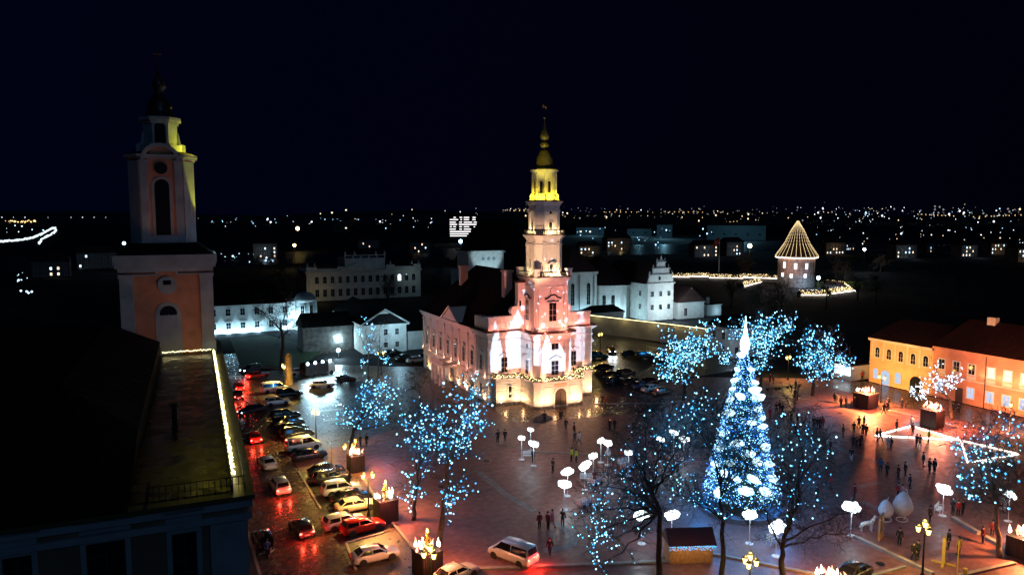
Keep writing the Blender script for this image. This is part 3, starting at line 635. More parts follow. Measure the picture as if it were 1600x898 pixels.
# skirt roof then belfry
_, z2b = LW(255, 380, TY); xl2, _ = LW(200, 300, TY); xr2, _ = LW(303, 300, TY); _, z2t = LW(250, 240, TY)
w2 = xr2 - xl2; xc2 = (xl2 + xr2) / 2
P0 = chpoly(xc, yc, w1 + .6, w1 + .6, .8); P1 = chpoly(xc2, yc, w2 + .2, w2 + .2, 1.2)
m = MB(); m.prism(P0, zt, z2b, P1); m.build('skirt_roof', MATS['roof_dark'], TW)
PBf = chpoly(xc2, yc, w2, w2, 1.2); yf = yc - w2 / 2
m = MB(); m.prism(PBf, z2b, z2t); m.build('belfry_wall', PT, TW)
m = MB(); m.prism(offs(PBf, 0, 0, .1), z2b + .001, z2b + .9)
m.build('belfry_base', PB_, TW)
for i in range(8):
    a = Vector(PBf[i]); b = Vector(PBf[(i + 1) % 8])
    if i % 2 == 1:
        q = a + (b - a) * .5; d = (b - a).normalized(); nrm = Vector((d.y, -d.x)); m = MB(); L = (b - a).length
        vs = [a + nrm * .14, b + nrm * .14, b, a]; m.prism([tuple(v) for v in vs], z2b + .9, z2t - .8); m.build('pilaster', PB_, TW)
for s in (-1, 1):
    xx = xc2 + s * (w2 / 2 - 1.2 - .5); m = MB(); m.box(xx - .45, xx + .45, yf - .2, yf - .001, z2b + .9, z2t - 1.0); m.box(xx - .6, xx + .6, yf - .32, yf - .002, z2t - 1.0, z2t - .7); m.build('pilaster', PB_, TW)
m = MB(); m.prism(offs(PBf, 0, 0, .25), z2t - .55, z2t - .3); m.prism(offs(PBf, 0, 0, .55), z2t - .3, z2t); m.build('cornice', PB_, TW)
archmold(xc2, yf, z2t - .9, 2.3, .45, .6, PB_, TW, 'arched_gable')
m = MB(); m.vprism([(xc2 - 1.5, z2t - .5), (xc2 + 1.5, z2t - .5), (xc2 + 1.1, z2t + .6), (xc2, z2t + 1.1), (xc2 - 1.1, z2t + .6)], yf - .2, yf - .01); m.build('gable_field', PT, TW)
_, za = LW(253, 290, TY)
o = window(TW, xc2, yf, z2b + .95, 0, 1.7, za - z2b - .95, arch=True, surround='plaster_blue', glass='glass_dark', frame='sash_dark', sw=.32, mun=(0, 0), name='belfry_opening')
m = MB(); m.lathe([(.75, 0), (.75, .25)], (0, 0), 14); o = m.build('clock_roundel', MATS['iron'], TW, (xc2, yf + .05, za + 2.2)); o.rotation_euler = (PI / 2, 0, 0)
# upper stage
xl3, z3t = LW(220, 176, TY); xr3, _ = LW(274, 176, TY); w3 = (xr3 - xl3) * 1.02; xc3 = (xl3 + xr3) / 2
P3 = chpoly(xc3, yc, w3, w3, 1.0); y3 = yc - w3 / 2
m = MB(); m.prism(offs(PBf, 0, 0, .45), z2t + .001, z2t + .5, offs(P3, 0, 0, .9)); m.build('skirt_roof', MATS['roof_dark'], TW)
m = MB(); m.prism(P3, z2t + .5, z3t); m.build('lantern_stage', PB_, TW)
m = MB(); m.prism(offs(P3, 0, 0, .5), z2t + .5, z2t + 1.4); m.prism(offs(P3, 0, 0, .2), z3t - .8, z3t - .4); m.prism(offs(P3, 0, 0, .5), z3t - .4, z3t); m.build('cornice', PB_, TW)
for s in (-1, 1):
    m = MB(); xx = xc3 + s * (w3 / 2 + .7); pr = [(0, 0), (s * .9, 0), (s * .9, .9), (s * .4, 1.1), (s * .15, 2.4), (0, 2.5)]
    if s > 0: pr = pr
    m.vprism([(p[0] + xc3 + s * w3 / 2, p[1] + z2t + .5) for p in (pr if s > 0 else pr[::-1])], yc - 1, yc + 1); m.build('scroll_buttress', PB_, TW)
o = window(TW, xc3, y3, z2t + 1.5, 0, 1.3, 2.0, arch=True, surround='plaster_blue', glass='glass_dark', frame='sash_dark', sw=.2, mun=(0, 0), name='window')
_, zs = LW(248, 100, TY); _, zx = LW(245, 58, TY)
m = MB(); h = zs - z3t
m.lathe([(w3 / 2 + .3, z3t), (w3 / 2 - .2, z3t + .4), (1.5, z3t + .9), (1.45, z3t + 1.8), (.9, z3t + 2.6), (.55, z3t + 3.0), (.5, z3t + 3.5), (.8, z3t + 4.0), (.75, z3t + 4.5), (.3, z3t + 5.2), (.12, zs)], (xc3, yc), 14); m.build('dome', M('dome_dark', (.05, .045, .04), .35, metal=.5), TW, smooth=True)
m = MB(); m.tube((xc3, yc, zs - .2), (xc3, yc, zx), .08); m.tube((xc3 - .5, yc, zx - 1.0), (xc3 + .5, yc, zx - 1.0), .06); m.build('cross', MATS['gilt'], TW)
for (px, py, rr) in ((264, 160, .5), (257, 128, .22)):
    x_, z_ = LW(px, py, TY); m = MB(); m.ball((x_, yc - 1.0, z_), rr * .6); m.build('gilt_ball', MATS['gilt'], TW)
# lamps of the tower
def ll(x, y): return CX + x * cr - y * sr, CYY + x * sr + y * cr
a = ll(-2.0, 44); lamp('SPOT', (a[0], a[1], 16.6), 210, (1, .36, .14), .3, aim=(*ll(xc + .8, TY), 21), spot=110, blend=.9)
a = ll(xc2, yf - 5); lamp('SPOT', (a[0], a[1], zt + 1.0), 110, (1, .38, .20), .2, aim=(*ll(xc2, yf), z2t - 4), spot=90, blend=.9)
a = ll(xr + .6, yc - 1.5); lamp('POINT', (a[0], a[1], zt + .5), 30, (.3, .65, 1.0), .1)
a = ll(xr2 + 1.6, yf + .3); lamp('SPOT', (a[0], a[1], zt + 1.0), 5200, (1, .85, .05), .1, aim=(*ll(xr2 - .1, yf + 1.5), z2t), spot=22, blend=.4)
a = ll(xr3 + 2.2, y3 + .6); lamp('POINT', (a[0], a[1], z2t + .9), 420, (1, .85, .05), .1)

# ------------------------------------------------------------------ buildings round the square
COOL = (.42, .78, 1.0)
def house(name, label, cat, x0, x1, y0, y1, h, rz, wall='plaster_white', roof='roof_dark', hip=0.0, ridge='x', over=.4, group=None, corn=True):
    T = thing(name, label, cat, (x0, y0, 0), 0, group); w_, d_ = x1 - x0, y1 - y0
    m = MB(); m.box(0, w_, 0, d_, 0, h); m.build('wall', MATS[wall], T)
    if corn: m = MB(); m.box(-.25, w_ + .25, -.25, d_ + .25, h + .002, h + .35); m.build('cornice', MATS[wall], T)
    z = h + .355; o = over; m = MB()
    if ridge == 'x': A, B = (hip, d_ / 2), (w_ - hip, d_ / 2)
    else: A, B = (w_ / 2, hip), (w_ / 2, d_ - hip)
    V = [(-o, -o, z), (w_ + o, -o, z), (w_ + o, d_ + o, z), (-o, d_ + o, z), (*A, h + rz), (*B, h + rz)]
    F = [(0, 1, 5, 4), (1, 2, 5), (2, 3, 4, 5), (3, 0, 4), (0, 3, 2, 1)] if ridge == 'x' else [(0, 1, 4), (1, 2, 5, 4), (2, 3, 5), (3, 0, 4, 5), (0, 3, 2, 1)]
    m.add(V, F); T2 = m.build('roof', MATS[roof], T); return T
# long white palace left, lit by ground spots
A = house('palace_wing', 'long white two storey wing with glowing spotlights under its lower windows', 'building', 2, 33, 220.5, 232, 7.6, 6.5, hip=3)
for i, px in enumerate((338, 346, 367, 387, 402, 419, 432)):
    pass
for i in range(8):
    x = 13.6 - 8.0 + i * 3.85; window(A, x - 2 + 0, 0, 5.0, 0, 1.3, 1.9, mun=(1, 1)); window(A, x - 2, 0, 1.2, 0, 1.3, 1.8, hood='flat', mun=(1, 1))
    if i != 6: lamp('POINT', (x, 219.5, .4), 620, COOL, .25)
B = thing('rotunda_wing', 'white rounded pavilion with a small dome beside the lit wing', 'building', (37.5, 220, 0))
m = MB(); m.box(-4.2, 4.2, 0, 9, 0, 8.2); m.build('wall', MATS['plaster_white'], B)
m = MB(); m.lathe([(2.9, 0), (2.9, 8.3), (3.2, 8.4), (3.2, 8.8), (2.9, 8.9)], (.8, 0), 18); m.build('bay_wall', MATS['plaster_white'], B)
m = MB(); m.lathe([(3.0, 8.9), (2.7, 9.8), (1.8, 10.6), (0, 10.9)], (.8, 0), 18); m.build('dome', MATS['plaster_blue'], B, smooth=True)
for t in (-25, 25): window(B, .8 + 2.9 * math.sin(R(t)), -2.9 * math.cos(R(t)), 4.6, R(t), 1.1, 2.6, mun=(1, 1)); window(B, .8 + 2.9 * math.sin(R(t)), -2.9 * math.cos(R(t)), .9, R(t), 1.1, 1.7, mun=(1, 1))
lamp('POINT', (35.6, 216.5, 3.4), 2600, COOL, .3); lamp('POINT', (40.5, 215.5, 1), 500, COOL, .3)
# gabled white house
A = house('gable_house', 'white gabled house with four small windows behind the parked cars', 'house', 43.4, 54.2, 173.0, 205, 6.6, 4.0, ridge='y', corn=True)
m = MB(); m.add([(-.2, -.12, 7.0), (11.0, -.12, 7.0), (5.4, -.12, 10.2), (-.2, .2, 7.0), (11.0, .2, 7.0), (5.4, .2, 10.2)], [(0, 1, 2), (3, 5, 4), (0, 2, 5, 3), (1, 4, 5, 2)]); m.build('gable', MATS['plaster_white'], A)
m = MB(); m.tube((-.7, -.5, 6.95), (5.4, -.5, 10.6), .2, n=4); m.tube((11.5, -.5, 6.95), (5.4, -.5, 10.6), .2, n=4); m.box(-.6, 11.4, -.5, -.13, 6.6, 6.95); m.build('gable_moulding', MATS['plaster_white'], A)
window(A, 5.4, -.12, 7.3, 0, 1.9, .4, arch=True, sw=0)
for x in (5.6, 8.4): window(A, x, 0, 4.3, 0, .95, 1.4, mun=(1, 1)); window(A, x, 0, 1.3, 0, .95, 1.2, mun=(1, 1))
lamp('POINT', (51, 168, 6), 900, COOL, .4)
W1 = thing('boundary_wall', 'plain white wall joining the gabled house and the town hall', 'wall', (54.6, 174, 0)); m = MB(); m.box(0, 24, 0, .5, 0, 4.6); m.build('wall_panel', MATS['plaster_white'], W1); m = MB(); m.box(-.1, 24.1, -.15, .65, 4.602, 4.75); m.build('coping', MATS['roof_dark'], W1)
lamp('POINT', (66, 170.5, 4.0), 260, COOL, .3)
A = house('side_range', 'low dark roofed range left of the gabled house', 'building', 31, 43, 182, 190, 5.6, 3.4, wall='stone_grey')
lamp('POINT', (36.5, 176, 6.5), 160, COOL, .4)
# large dim palace with attic and pediment
A = thing('seminary_palace', 'large dim palace with balustraded attic and pediment behind the trees', 'palace', (51.2, 290, 0))
cm = 'plaster_cream'
m = MB(); m.box(0, 46, 0, 18, 0, 10.8); m.build('wall', MATS[cm], A)
m = MB(); m.box(15.2, 31.4, 1, 14, 11.6, 16.0); m.build('attic_wall', MATS[cm], A)
m = MB(); m.box(-.5, 46.5, -.5, 18.5, 10.802, 11.5); m.build('cornice', MATS[cm], A)
m = MB(); m.vprism([(11.5, 11.5), (27.5, 11.5), (19.5, 14.6)], -1.2, 6); m.build('pediment', MATS[cm], A)
for xa, xb, z in ((0, 4, 13.2), (4, 12, 12.4), (12, 15, 13.2), (31.5, 35, 13.4), (35, 43, 12.6), (43, 46, 13.4)):
    m = MB(); m.box(xa, xb, -.2, .3, 11.502, z); m.build('parapet', MATS[cm], A)
m = MB(); m.box(15.0, 31.6, .8, 1.3, 16.002, 16.2); m.box(15.0, 31.6, .8, 1.3, 17.2, 17.5)
for i in range(6): m.box(15.1 + i * 3.2, 15.5 + i * 3.2, .85, 1.25, 16.2, 17.2)
m.build('attic_balustrade', MATS[cm], A)
for x in (.6, 3.4, 15.3, 19, 27.6, 31.2, 33.5, 42.5, 45.4):
    m = MB(); zz = 17.5 if 15 < x < 32 else 13.3; m.lathe([(.3, zz), (.45, zz + .5), (.2, zz + .8), (.3, zz + 1.2), (.02, zz + 1.5)], (x, .6), 8); m.build('roof_vase', MATS[cm], A)
for i in range(14):
    x = 4 + i * 3.0; lit = i in (11,); window(A, x, 0, 6.8, 0, 1.5, 1.9, arch=True, sw=0.15, surround=cm, glass='lit_cool' if i in (11, 8) and i == 11 else 'glass_dark', mun=(1, 1)); window(A, x, 0, 1.6, 0, 1.5, 2.8, sw=.15, surround=cm, mun=(1, 1))
lamp('POINT', (93, 284, 9), 110, (.6, .9, 1.0), .5); lamp('POINT', (54, 282, 4), 160, (1, .8, .3), .5); lamp('POINT', (72, 262, 16), 260, (.4, .62, 1.0), 1)
# cathedral: big dark roof, lit pale transept
A = house('cathedral', 'huge dark cathedral roof rising behind the town hall', 'church', 104.5, 128.5, 241, 274, 12.5, 18.5, wall='plaster_blue', ridge='y', corn=False)
A = thing('cathedral_chapel', 'pale lit square chapel with round blind windows beside the cathedral', 'chapel', (95.5, 234, 0))
m = MB(); m.box(0, 13.4, 0, 10, 0, 20.2); m.build('wall', MATS['plaster_white'], A); m = MB(); m.box(-.5, 13.9, -.5, 10.5, 20.202, 21); m.build('cornice', MATS['plaster_white'], A)
for x in (5.6, 7.6, 9.6):
    m = MB(); m.lathe([(.62, 0), (.62, .15)], (0, 0), 12); o = m.build('roundel', MATS['plaster_blue'], A, (x, 0, 18.2)); o.rotation_euler = (PI / 2, 0, 0)
m = MB(); m.box(-.7, 14.1, -.7, 10.7, 21.002, 21.3); m.build('roof', MATS['roof_dark'], A)
lamp('SPOT', (103, 222, 10), 5200, (.55, .85, 1.0), .5, aim=(102.5, 234, 19), spot=48, blend=.4)
# white church with gothic windows at the right
A = thing('white_church', 'pale church with tall pointed windows and low apse right of the town hall', 'church', (114.5, 200, 0))
m = MB(); m.box(0, 11.0, 0, 30, 0, 14.6); m.build('wall', MATS['plaster_white'], A)
m = MB(); m.box(-.5, 11.5, -.5, 30, 14.602, 15.4); m.build('cornice', MATS['plaster_white'], A)
m = MB(); m.add([(-.7, -.7, 15.41), (11.7, -.7, 15.41), (11.7, 30, 15.41), (-.7, 30, 15.41), (5.5, 5, 23), (5.5, 30, 23)], [(0, 1, 4), (1, 2, 5, 4), (2, 3, 5), (3, 0, 4, 5), (0, 3, 2, 1)]); m.build('roof', MATS['roof_tile'], A)
for x in (2.4, 8.2): window(A, x, 0, 5.0, 0, 1.3, 6.2, arch=True, mun=(1, 4), sw=.25)
for x in (.2, 5.2, 10.6): m = MB(); m.box(x - .4, x + .4, -.45, -.002, 0, 14.4); m.build('buttress', MATS['plaster_white'], A)
m = MB(); ap = [(11.2, 3), (12, -.6), (20.5, -3.2), (25, .8), (26.5, 12), (11.2, 12)]; m.prism(ap, 0, 10.3); m.build('apse_wall', MATS['plaster_white'], A)
m = MB(); m.prism(offs(ap, 0, 0, .45), 10.302, 10.9); m.build('apse_cornice', MATS['plaster_white'], A)
m = MB(); m.prism(offs(ap, 0, 0, .6), 10.902, 19.5, [(18, 9), (18.2, 8.8), (18.6, 8.8), (18.8, 9), (18.7, 12), (18, 12)]); m.build('apse_roof', MATS['roof_tile'], A)
for (a, b, nn) in ((ap[1], ap[2], 3), (ap[2], ap[3], 1)):
    a_, b_ = Vector(a), Vector(b); rz_ = math.atan2(b_.y - a_.y, b_.x - a_.x)
    for i in range(nn): q = a_ + (b_ - a_) * ((i + .5) / nn); window(A, q.x, q.y, 2.6, rz_, 1.2, 4.6, arch=True, mun=(1, 3), sw=.3, glass='glass_dark' if i < 2 and nn > 1 else 'sash_white')
lamp('POINT', (131, 193.5, 1.5), 1700, (.5, .85, 1.0), .4); lamp('POINT', (120, 197, 2), 520, COOL, .4); lamp('POINT', (112, 203, 3), 450, COOL, .4)
A = house('vestry', 'small low annex with dark roof against the pale church', 'annex', 116, 128, 188, 194, 3.6, 2.2, hip=2)
# renaissance gable house
A = thing('renaissance_house', 'white house with stepped curved gable beyond the long wall', 'house', (138.3, 190, 0)); wp = MATS['plaster_white']
m = MB(); m.box(0, 10, 0, 26, 0, 11.6); m.build('wall', wp, A)
m = MB(); m.vprism([(0, 11.95), (10, 11.95), (9.3, 14.2), (8.2, 14.8), (8, 16.2), (6.7, 16.8), (6.4, 18.6), (5.9, 19), (5, 19.5), (4.1, 19), (3.6, 18.6), (3.3, 16.8), (2, 16.2), (1.8, 14.8), (.7, 14.2)], -.1, .5); m.build('gable', wp, A)
for z, xa, xb in ((11.6, -.3, 10.3), (14.3, .5, 9.5), (16.3, 1.7, 8.3), (18.3, 3.3, 6.7)): m = MB(); m.box(xa, xb, -.45, .4, z + .002, z + .28); m.build('gable_moulding', wp, A)
for x, z in ((.7, 14.6), (9.3, 14.6), (2.1, 16.6), (7.9, 16.6), (3.5, 18.6), (6.5, 18.6), (5, 19.5)): m = MB(); m.lathe([(.22, z), (.3, z + .4), (.02, z + 1.2)], (x, .1), 6); m.build('finial', wp, A)
for x in (1.8, 5, 8.2): window(A, x, 0, 7.6, 0, 1.1, 1.6, mun=(1, 1)); window(A, x, 0, 3.4, 0, 1.1, 1.6, mun=(1, 1))
window(A, 4.4, -.1, 12.8, 0, .8, 1.1, mun=(0, 0))
m = MB(); m.add([(-.4, .5, 11.6), (10.4, .5, 11.6), (10.4, 26, 11.6), (-.4, 26, 11.6), (5, .5, 18), (5, 26, 18)], [(0, 1, 4), (1, 2, 5, 4), (2, 3, 5), (3, 0, 4, 5), (0, 3, 2, 1)]); m.build('roof', MATS['roof_tile'], A)
for y in (4, 10): window(A, 0, y, 7.6, -PI / 2, 1.1, 1.6, mun=(1, 1)); window(A, 0, y, 3.4, -PI / 2, 1.1, 1.6, mun=(1, 1))
lamp('POINT', (143, 183, 4.0), 2400, (.65, .88, 1.0), .4); lamp('POINT', (148, 184, 9.0), 1100, (.7, .9, 1.0), .4)
A = house('low_cottage', 'small white cottage with red roof right of the curved gable house', 'cottage', 149.5, 160, 189, 199, 5.0, 5.2, roof='roof_tile', ridge='y'); window(A, 3, 0, 1, 0, 1.2, 2.4, glass='glass_dark'); lamp('POINT', (157, 185, 4), 180, COOL, .3)
m = MB(); m.add([(0, -.05, 5.36), (10.5, -.05, 5.36), (5.25, -.05, 9.9), (0, .2, 5.36), (10.5, .2, 5.36), (5.25, .2, 9.9)], [(0, 1, 2), (3, 5, 4), (0, 2, 5, 3), (1, 4, 5, 2)]); m.build('gable', MATS['plaster_white'], A)
A = house('garden_shed', 'tiny flat white outbuilding with chimney beside the cottage', 'shed', 163, 169, 191, 195, 3.4, .6); m = MB(); m.box(1, 1.8, 1, 1.8, 3.8, 6.0); m.build('chimney', wp, A); lamp('POINT', (167, 189, 1.5), 120, COOL, .3)
# round topiary tree beside the gable house and ball lamp
# long boundary wall with a light strip
def wall_run(name, label, pts, h, t, mat, cop, cat='wall'):
    T = thing(name, label, cat, (*pts[0], 0))
    for a, b in zip(pts[:-1], pts[1:]):
        a_, b_ = Vector(a), Vector(b); d = b_ - a_; L = d.length; n = max(1, int(L / 9)); ang = math.atan2(d.y, d.x)
        for i in range(n):
            q = a_ + d * ((i + .5) / n) - Vector(pts[0]); m = MB(); m.cb(0, 0, h / 2, L / n - .01, t, h); m.build('wall_panel', mat, T, (q.x, q.y, 0), ang)
            m = MB(); m.vprism([(-.1, 0), (.1, 0)] and [(-L / n / 2, 0), (L / n / 2, 0), (L / n / 2, .3), (-L / n / 2, .3)], -t / 2 - .25, t / 2 + .25); m.build('coping', cop, T, (q.x, q.y, h + .002), ang)
    return T
LWp = [(109.5, 180.5), G(1045, 535), (124.5, 140.5)]
wall_run('garden_wall', 'long cream garden wall with a warm light strip along its top', LWp, 4.8, .5, M('wall_weathered', (.34, .30, .25), .9, noise=(.3, .3), bump=(2, .3, .04)), MATS['roof_dark'])
T = thing('light_strip', 'thin warm light strip along the top of the long garden wall', 'light strip', (0, 0, 0))
m = MB()
for a, b in zip(LWp[:-1], LWp[1:]):
    a_, b_ = Vector(a), Vector(b); d = (b_ - a_).normalized(); nn = Vector((-d.y, d.x)); nn = nn if nn.x < 0 else -nn; m.tube((*(a_ + nn * .6), 4.95), (*(b_ + nn * .6), 4.95), .07, n=5)
    for k in range(3): q = a_ + (b_ - a_) * ((k + .5) / 3) + nn * 1.5; lamp('POINT', (q.x, q.y, 4.9), 60, (1, .85, .35), .3)
m.build('strip', E('strip_warm', (1, .82, .38), 4), T)
lamp('POINT', (106, 158, 6), 380, (1, .75, .45), .5)
# castle: round tower, walls with lit roofs
tx_, ty_ = 270.3, 255.1
A = thing('round_castle_tower', 'round brick castle tower with conical roof outlined by light strings', 'tower', (tx_, ty_, 0))
m = MB(); m.lathe([(8.5, 0), (8.3, 5.5)], (0, 0), 28); m.build('stone_base', MATS['stone_grey'], A)
m = MB(); m.lathe([(8.3, 5.502), (8.2, 14.0)], (0, 0), 28); m.build('brick_wall', MATS['brick_red'], A)
m = MB(); m.lathe([(9.2, 13.6), (9.3, 14.1)], (0, 0), 28); m.build('eaves', MATS['wood_dark'], A)
m = MB(); m.lathe([(9.4, 14.1), (5.6, 20), (2.9, 26), (0.02, 30.6)], (0, 0), 28); m.build('conical_roof', MATS['roof_tile'], A)
m = MB()
for k in range(26):
    t = 2 * PI * k / 26; pr = [(9.5, 14.3), (5.75, 20), (3.0, 26), (.15, 30.8)]
    for (ra, za), (rb_, zb_) in zip(pr[:-1], pr[1:]):
        for j in range(12 if ra > 6 else 9):
            f = j / (12 if ra > 6 else 9); r_ = ra + (rb_ - ra) * f; m.octa((r_ * math.cos(t), r_ * math.sin(t), za + (zb_ - za) * f + .1), .15)
tag(m.build('light_strings', E('bulb_gold', (1, .74, .36), 2.6), A), kind='stuff')
m = MB(); m.lathe([(9.35, 13.5), (9.55, 13.7), (9.35, 13.9)], (0, 0), 32); m.build('light_ring', E('ring_white', (1, .86, .72), 4), A)
az = math.atan2(-ty_, -tx_)
for da, z, h in ((-38, 9.0, 2.6), (-2, 8.6, 2.6), (32, 8.6, 2.6), (-44, 4.9, 1.7), (-14, 4.6, 1.7), (28, 4.7, 1.7)):
    t = az + R(da); window(A, 8.34 * math.cos(t), 8.34 * math.sin(t), z, t + PI / 2, 1.3, h, glass='lit_white', sw=.12, surround='stone_grey', mun=(0, 0))
lamp('POINT', (tx_ - 7, ty_ - 15, 3), 2400, (.65, .75, 1), .5); lamp('POINT', (tx_ - 15, ty_ - 7, 9), 2600, (1, .80, .72), .5)
def lit_roof(name, label, pts, z, wd, bulbs, rise=1.6):
    T = thing(name, label, 'castle wall', (*pts[0], 0)); o = Vector(pts[0]); rr = random.Random(len(pts))
    for i, (a, b) in enumerate(zip(pts[:-1], pts[1:])):
        a_, b_ = Vector(a) - o, Vector(b) - o; d = b_ - a_; L = d.length; ang = math.atan2(d.y, d.x); q = (a_ + b_) / 2; dz = .5 * (i % 2)
        m = MB(); m.cb(0, 0, (z + dz) / 2, L, wd * .8, z + dz); m.build('stone_wall', MATS['stone_grey'], T, (q.x, q.y, 0), ang)
        m = MB(); m.add([(-L / 2, -wd / 2, 0), (L / 2, -wd / 2, 0), (L / 2, wd / 2, 0), (-L / 2, wd / 2, 0), (-L / 2, 0, rise), (L / 2, 0, rise)], [(0, 1, 5, 4), (2, 3, 4, 5), (1, 2, 5), (3, 0, 4), (0, 3, 2, 1)]); rf = m.build('wall_roof', MATS['roof_tile'], T, (q.x, q.y, z + dz + .002), ang)
        m = MB()
        for k in range(int(L * bulbs)):
            f = rr.random(); m.octa((rr.uniform(-L / 2, L / 2), -wd / 2 * (1 - f), rise * f + .15), .16)
        tag(m.build('bulbs', MATS['bulb_gold'], rf), kind='stuff'); m = MB(); m.tube((-L / 2, -wd / 2 - .1, -.05), (L / 2, -wd / 2 - .1, -.05), .16, n=5); m.build('light_tube', MATS['ring_white'], rf)
    return T
P = [G(1040, 436), G(1078, 437), G(1108, 438), G(1161, 439), G(1215, 441)]
lit_roof('castle_wall', 'long castle wall with glittering lit roof left of the round tower', P, 1.6, 3.0, 5)
P = [G(1248, 464), G(1290, 464), G(1326, 459), G(1318, 452), G(1290, 448)]
lit_roof('bastion_wall', 'curved bastion wall with glittering roof right of the round tower', P, 1.2, 5.0, 7)
lit_roof('gate_bastion', 'small glowing bastion roof in front of the long castle wall', [G(1158, 450), G(1185, 443)], 1.0, 3.0, 3)
A = thing('flagpole', 'tall flagpole with dark red flag behind the castle wall', 'flagpole', (297.4, 339.1, 0)); m = MB(); m.tube((0, 0, 0), (0, 0, 21), .28, .16); m.build('pole', MATS['white_paint'], A)
m = MB(); m.add([(-.1, .1, 20.3), (-2, .5, 20), (-3.6, 0, 18.6), (-5, .4, 15.5), (-3.4, .1, 14.9), (-1.5, .3, 16.2), (-.1, .1, 16.6)], [(0, 1, 2, 3, 4, 5, 6)]); m.add([(-.1, .2, 20.3), (-2, .6, 20), (-3.6, .1, 18.6), (-5, .5, 15.5), (-3.4, .2, 14.9), (-1.5, .4, 16.2), (-.1, .2, 16.6)], [(6, 5, 4, 3, 2, 1, 0)]); m.build('flag', M('flag_red', (.45, .06, .04), .8), A)
def park_lamp(px, py_base, py_top, colr, e, r=.5, label=''):
    x, y = G(px, py_base); z = HZ(x, y, py_top); A = thing('park_lamp', label, 'street lamp', (x, y, 0)); m = MB(); m.tube((0, 0, 0), (0, 0, z), .18, .1); m.build('pole', MATS['iron'], A)
    m = MB(); m.ball((0, 0, z), r); m.build('lamp_head', E('lh_%g_%g' % (r, colr[2]), colr, 14), A); lamp('POINT', (x - .4, y - 1.2, z - .6), e, colr, .3); return A
park_lamp(1170, 430, 384, (1, .93, .66), 5200, 1.15, 'very bright tall lamp above the bare tree by the flagpole')
park_lamp(1349, 426, 390, (.9, .95, 1), 1800, .8, 'tall lamp on thin pole right of the round tower')
park_lamp(466, 392, 357, (1, .72, .25), 2500, 1.7, 'upper of two big yellow lamps among dark trees')
park_lamp(461, 420, 383, (1, .74, .3), 1800, .95, 'lower of two big yellow lamps among dark trees')
park_lamp(720, 420, 377, (.45, .75, 1), 1500, 1.2, 'blue white lamp below the lit window rows')
park_lamp(1278, 452, 434, (.35, .7, 1), 1500, .85, 'blue floodlight on the lawn beside the round tower')
park_lamp(1036, 492, 470, (.6, .85, 1), 900, .5, 'round blue white lamp in front of the curved gable house')
park_lamp(196, 425, 380, (.5, .8, 1), 900, .9, 'blue white lamp left of the bell tower')
park_lamp(530, 545, 524, (.55, .88, 1), 900, .75, 'dazzling blue white floodlight near the gabled house')
park_lamp(529, 560, 547, (.55, .88, 1), 1200, .45, 'small blue white lamp under the dazzling floodlight')
# office block with rows of lit windows
BARS = [(297, [(215, 240), (285, 315), (335, 398), (437, 472)]), (323, [(170, 268), (295, 312), (335, 395), (435, 472)]), (353, [(170, 240), (282, 313), (335, 432), (450, 485)]), (379, [(170, 255), (278, 492)]),
        (406, [(172, 195), (212, 242), (282, 313), (335, 397), (450, 465)]), (434, [(170, 240), (282, 313), (335, 418)]), (462, [(172, 415)]), (488, [(172, 388)]), (512, [(175, 368)])]
dist = 900.0
A = thing('office_block', 'distant dark office block with rows of white lit windows spelling large letters', 'office building', (0, 0, 0))
def FP(px, py): return D(px, py, dist)
bl = FP(700, 372); br = FP(748, 372); d = (br - bl); d.z = 0; dn = d.normalized(); nrm = Vector((dn.y, -dn.x, 0))
zt_ = FP(724, 337).z; ang = math.atan2(d.y, d.x); mid = (bl + br) / 2
m = MB(); m.box(-d.length / 2, d.length / 2, .3, 18, 0, zt_); m.build('wall', M('dark_block', (.012, .013, .016), .8), A, (mid.x, mid.y, 0), ang)
for y_, segs in BARS:
    for a, b in segs:
        pa = FP(680 + a / 7.483, 300 + y_ / 7.483); pb = FP(680 + b / 7.483, 300 + y_ / 7.483)
        m = MB(); m.box((pa - mid).dot(dn), (pb - mid).dot(dn), -.05, .298, pa.z - .5, pa.z + .5); m.build('lit_window', E('office_lit', (1, .95, .97), 1.5), A, (mid.x, mid.y, 0), ang)
# distant low blocks
def far_block(label, pa, pb, top, bot, dist, mat, lit=()):
    a = D(pa, bot, dist); b = D(pb, bot, dist); zt = D((pa + pb) / 2, top, dist).z; zt = max(zt, 3); q = (a + b) / 2; d = b - a; A = thing('distant_block', label, 'building', (q.x, q.y, 0), math.atan2(d.y, d.x)); L = math.hypot(d.x, d.y)
    m = MB(); m.box(-L / 2, L / 2, 0, 25, 0, zt); m.build('wall', mat, A); m = MB(); m.box(-L / 2 - .5, L / 2 + .5, -.5, 25.5, zt + .01, zt + .8); m.build('roof_edge', MATS['dark_block'], A)
    n = max(2, int(L / 14))
    for i in range(n):
        m = MB(); x = -L / 2 + L * (i + .5) / n; m.box(x - 1.5, x + 1.5, -.15, -.01, zt * .35, zt * .35 + 2.5); m.build('window', E('far_win', (1, .92, .75), 1.2) if i in lit else MATS['glass_dark'], A)
    return A
fb = M('far_wall', (.035, .05, .06), .9, noise=(.02, .4)); fe = M('far_wall_lit', (.10, .22, .26), .9)
far_block('long low teal grey block on the horizon right of the town hall lantern', 900, 944, 356, 366, 1300, fb, (0, 1, 3, 4))
far_block('teal grey block with dark end above the white church', 980, 1018, 358, 370, 1250, fb)
far_block('squarish teal grey block above the curved gable house', 1026, 1050, 352, 372, 1150, fb)
far_block('very long pale striped hall behind the flagpole', 1104, 1196, 353, 380, 1050, fb, (6,))
far_block('glass box building with lit ground floor on the left horizon', 522, 547, 346, 362, 1500, M('far_dim', (.03, .035, .035), .8), (1, 2))
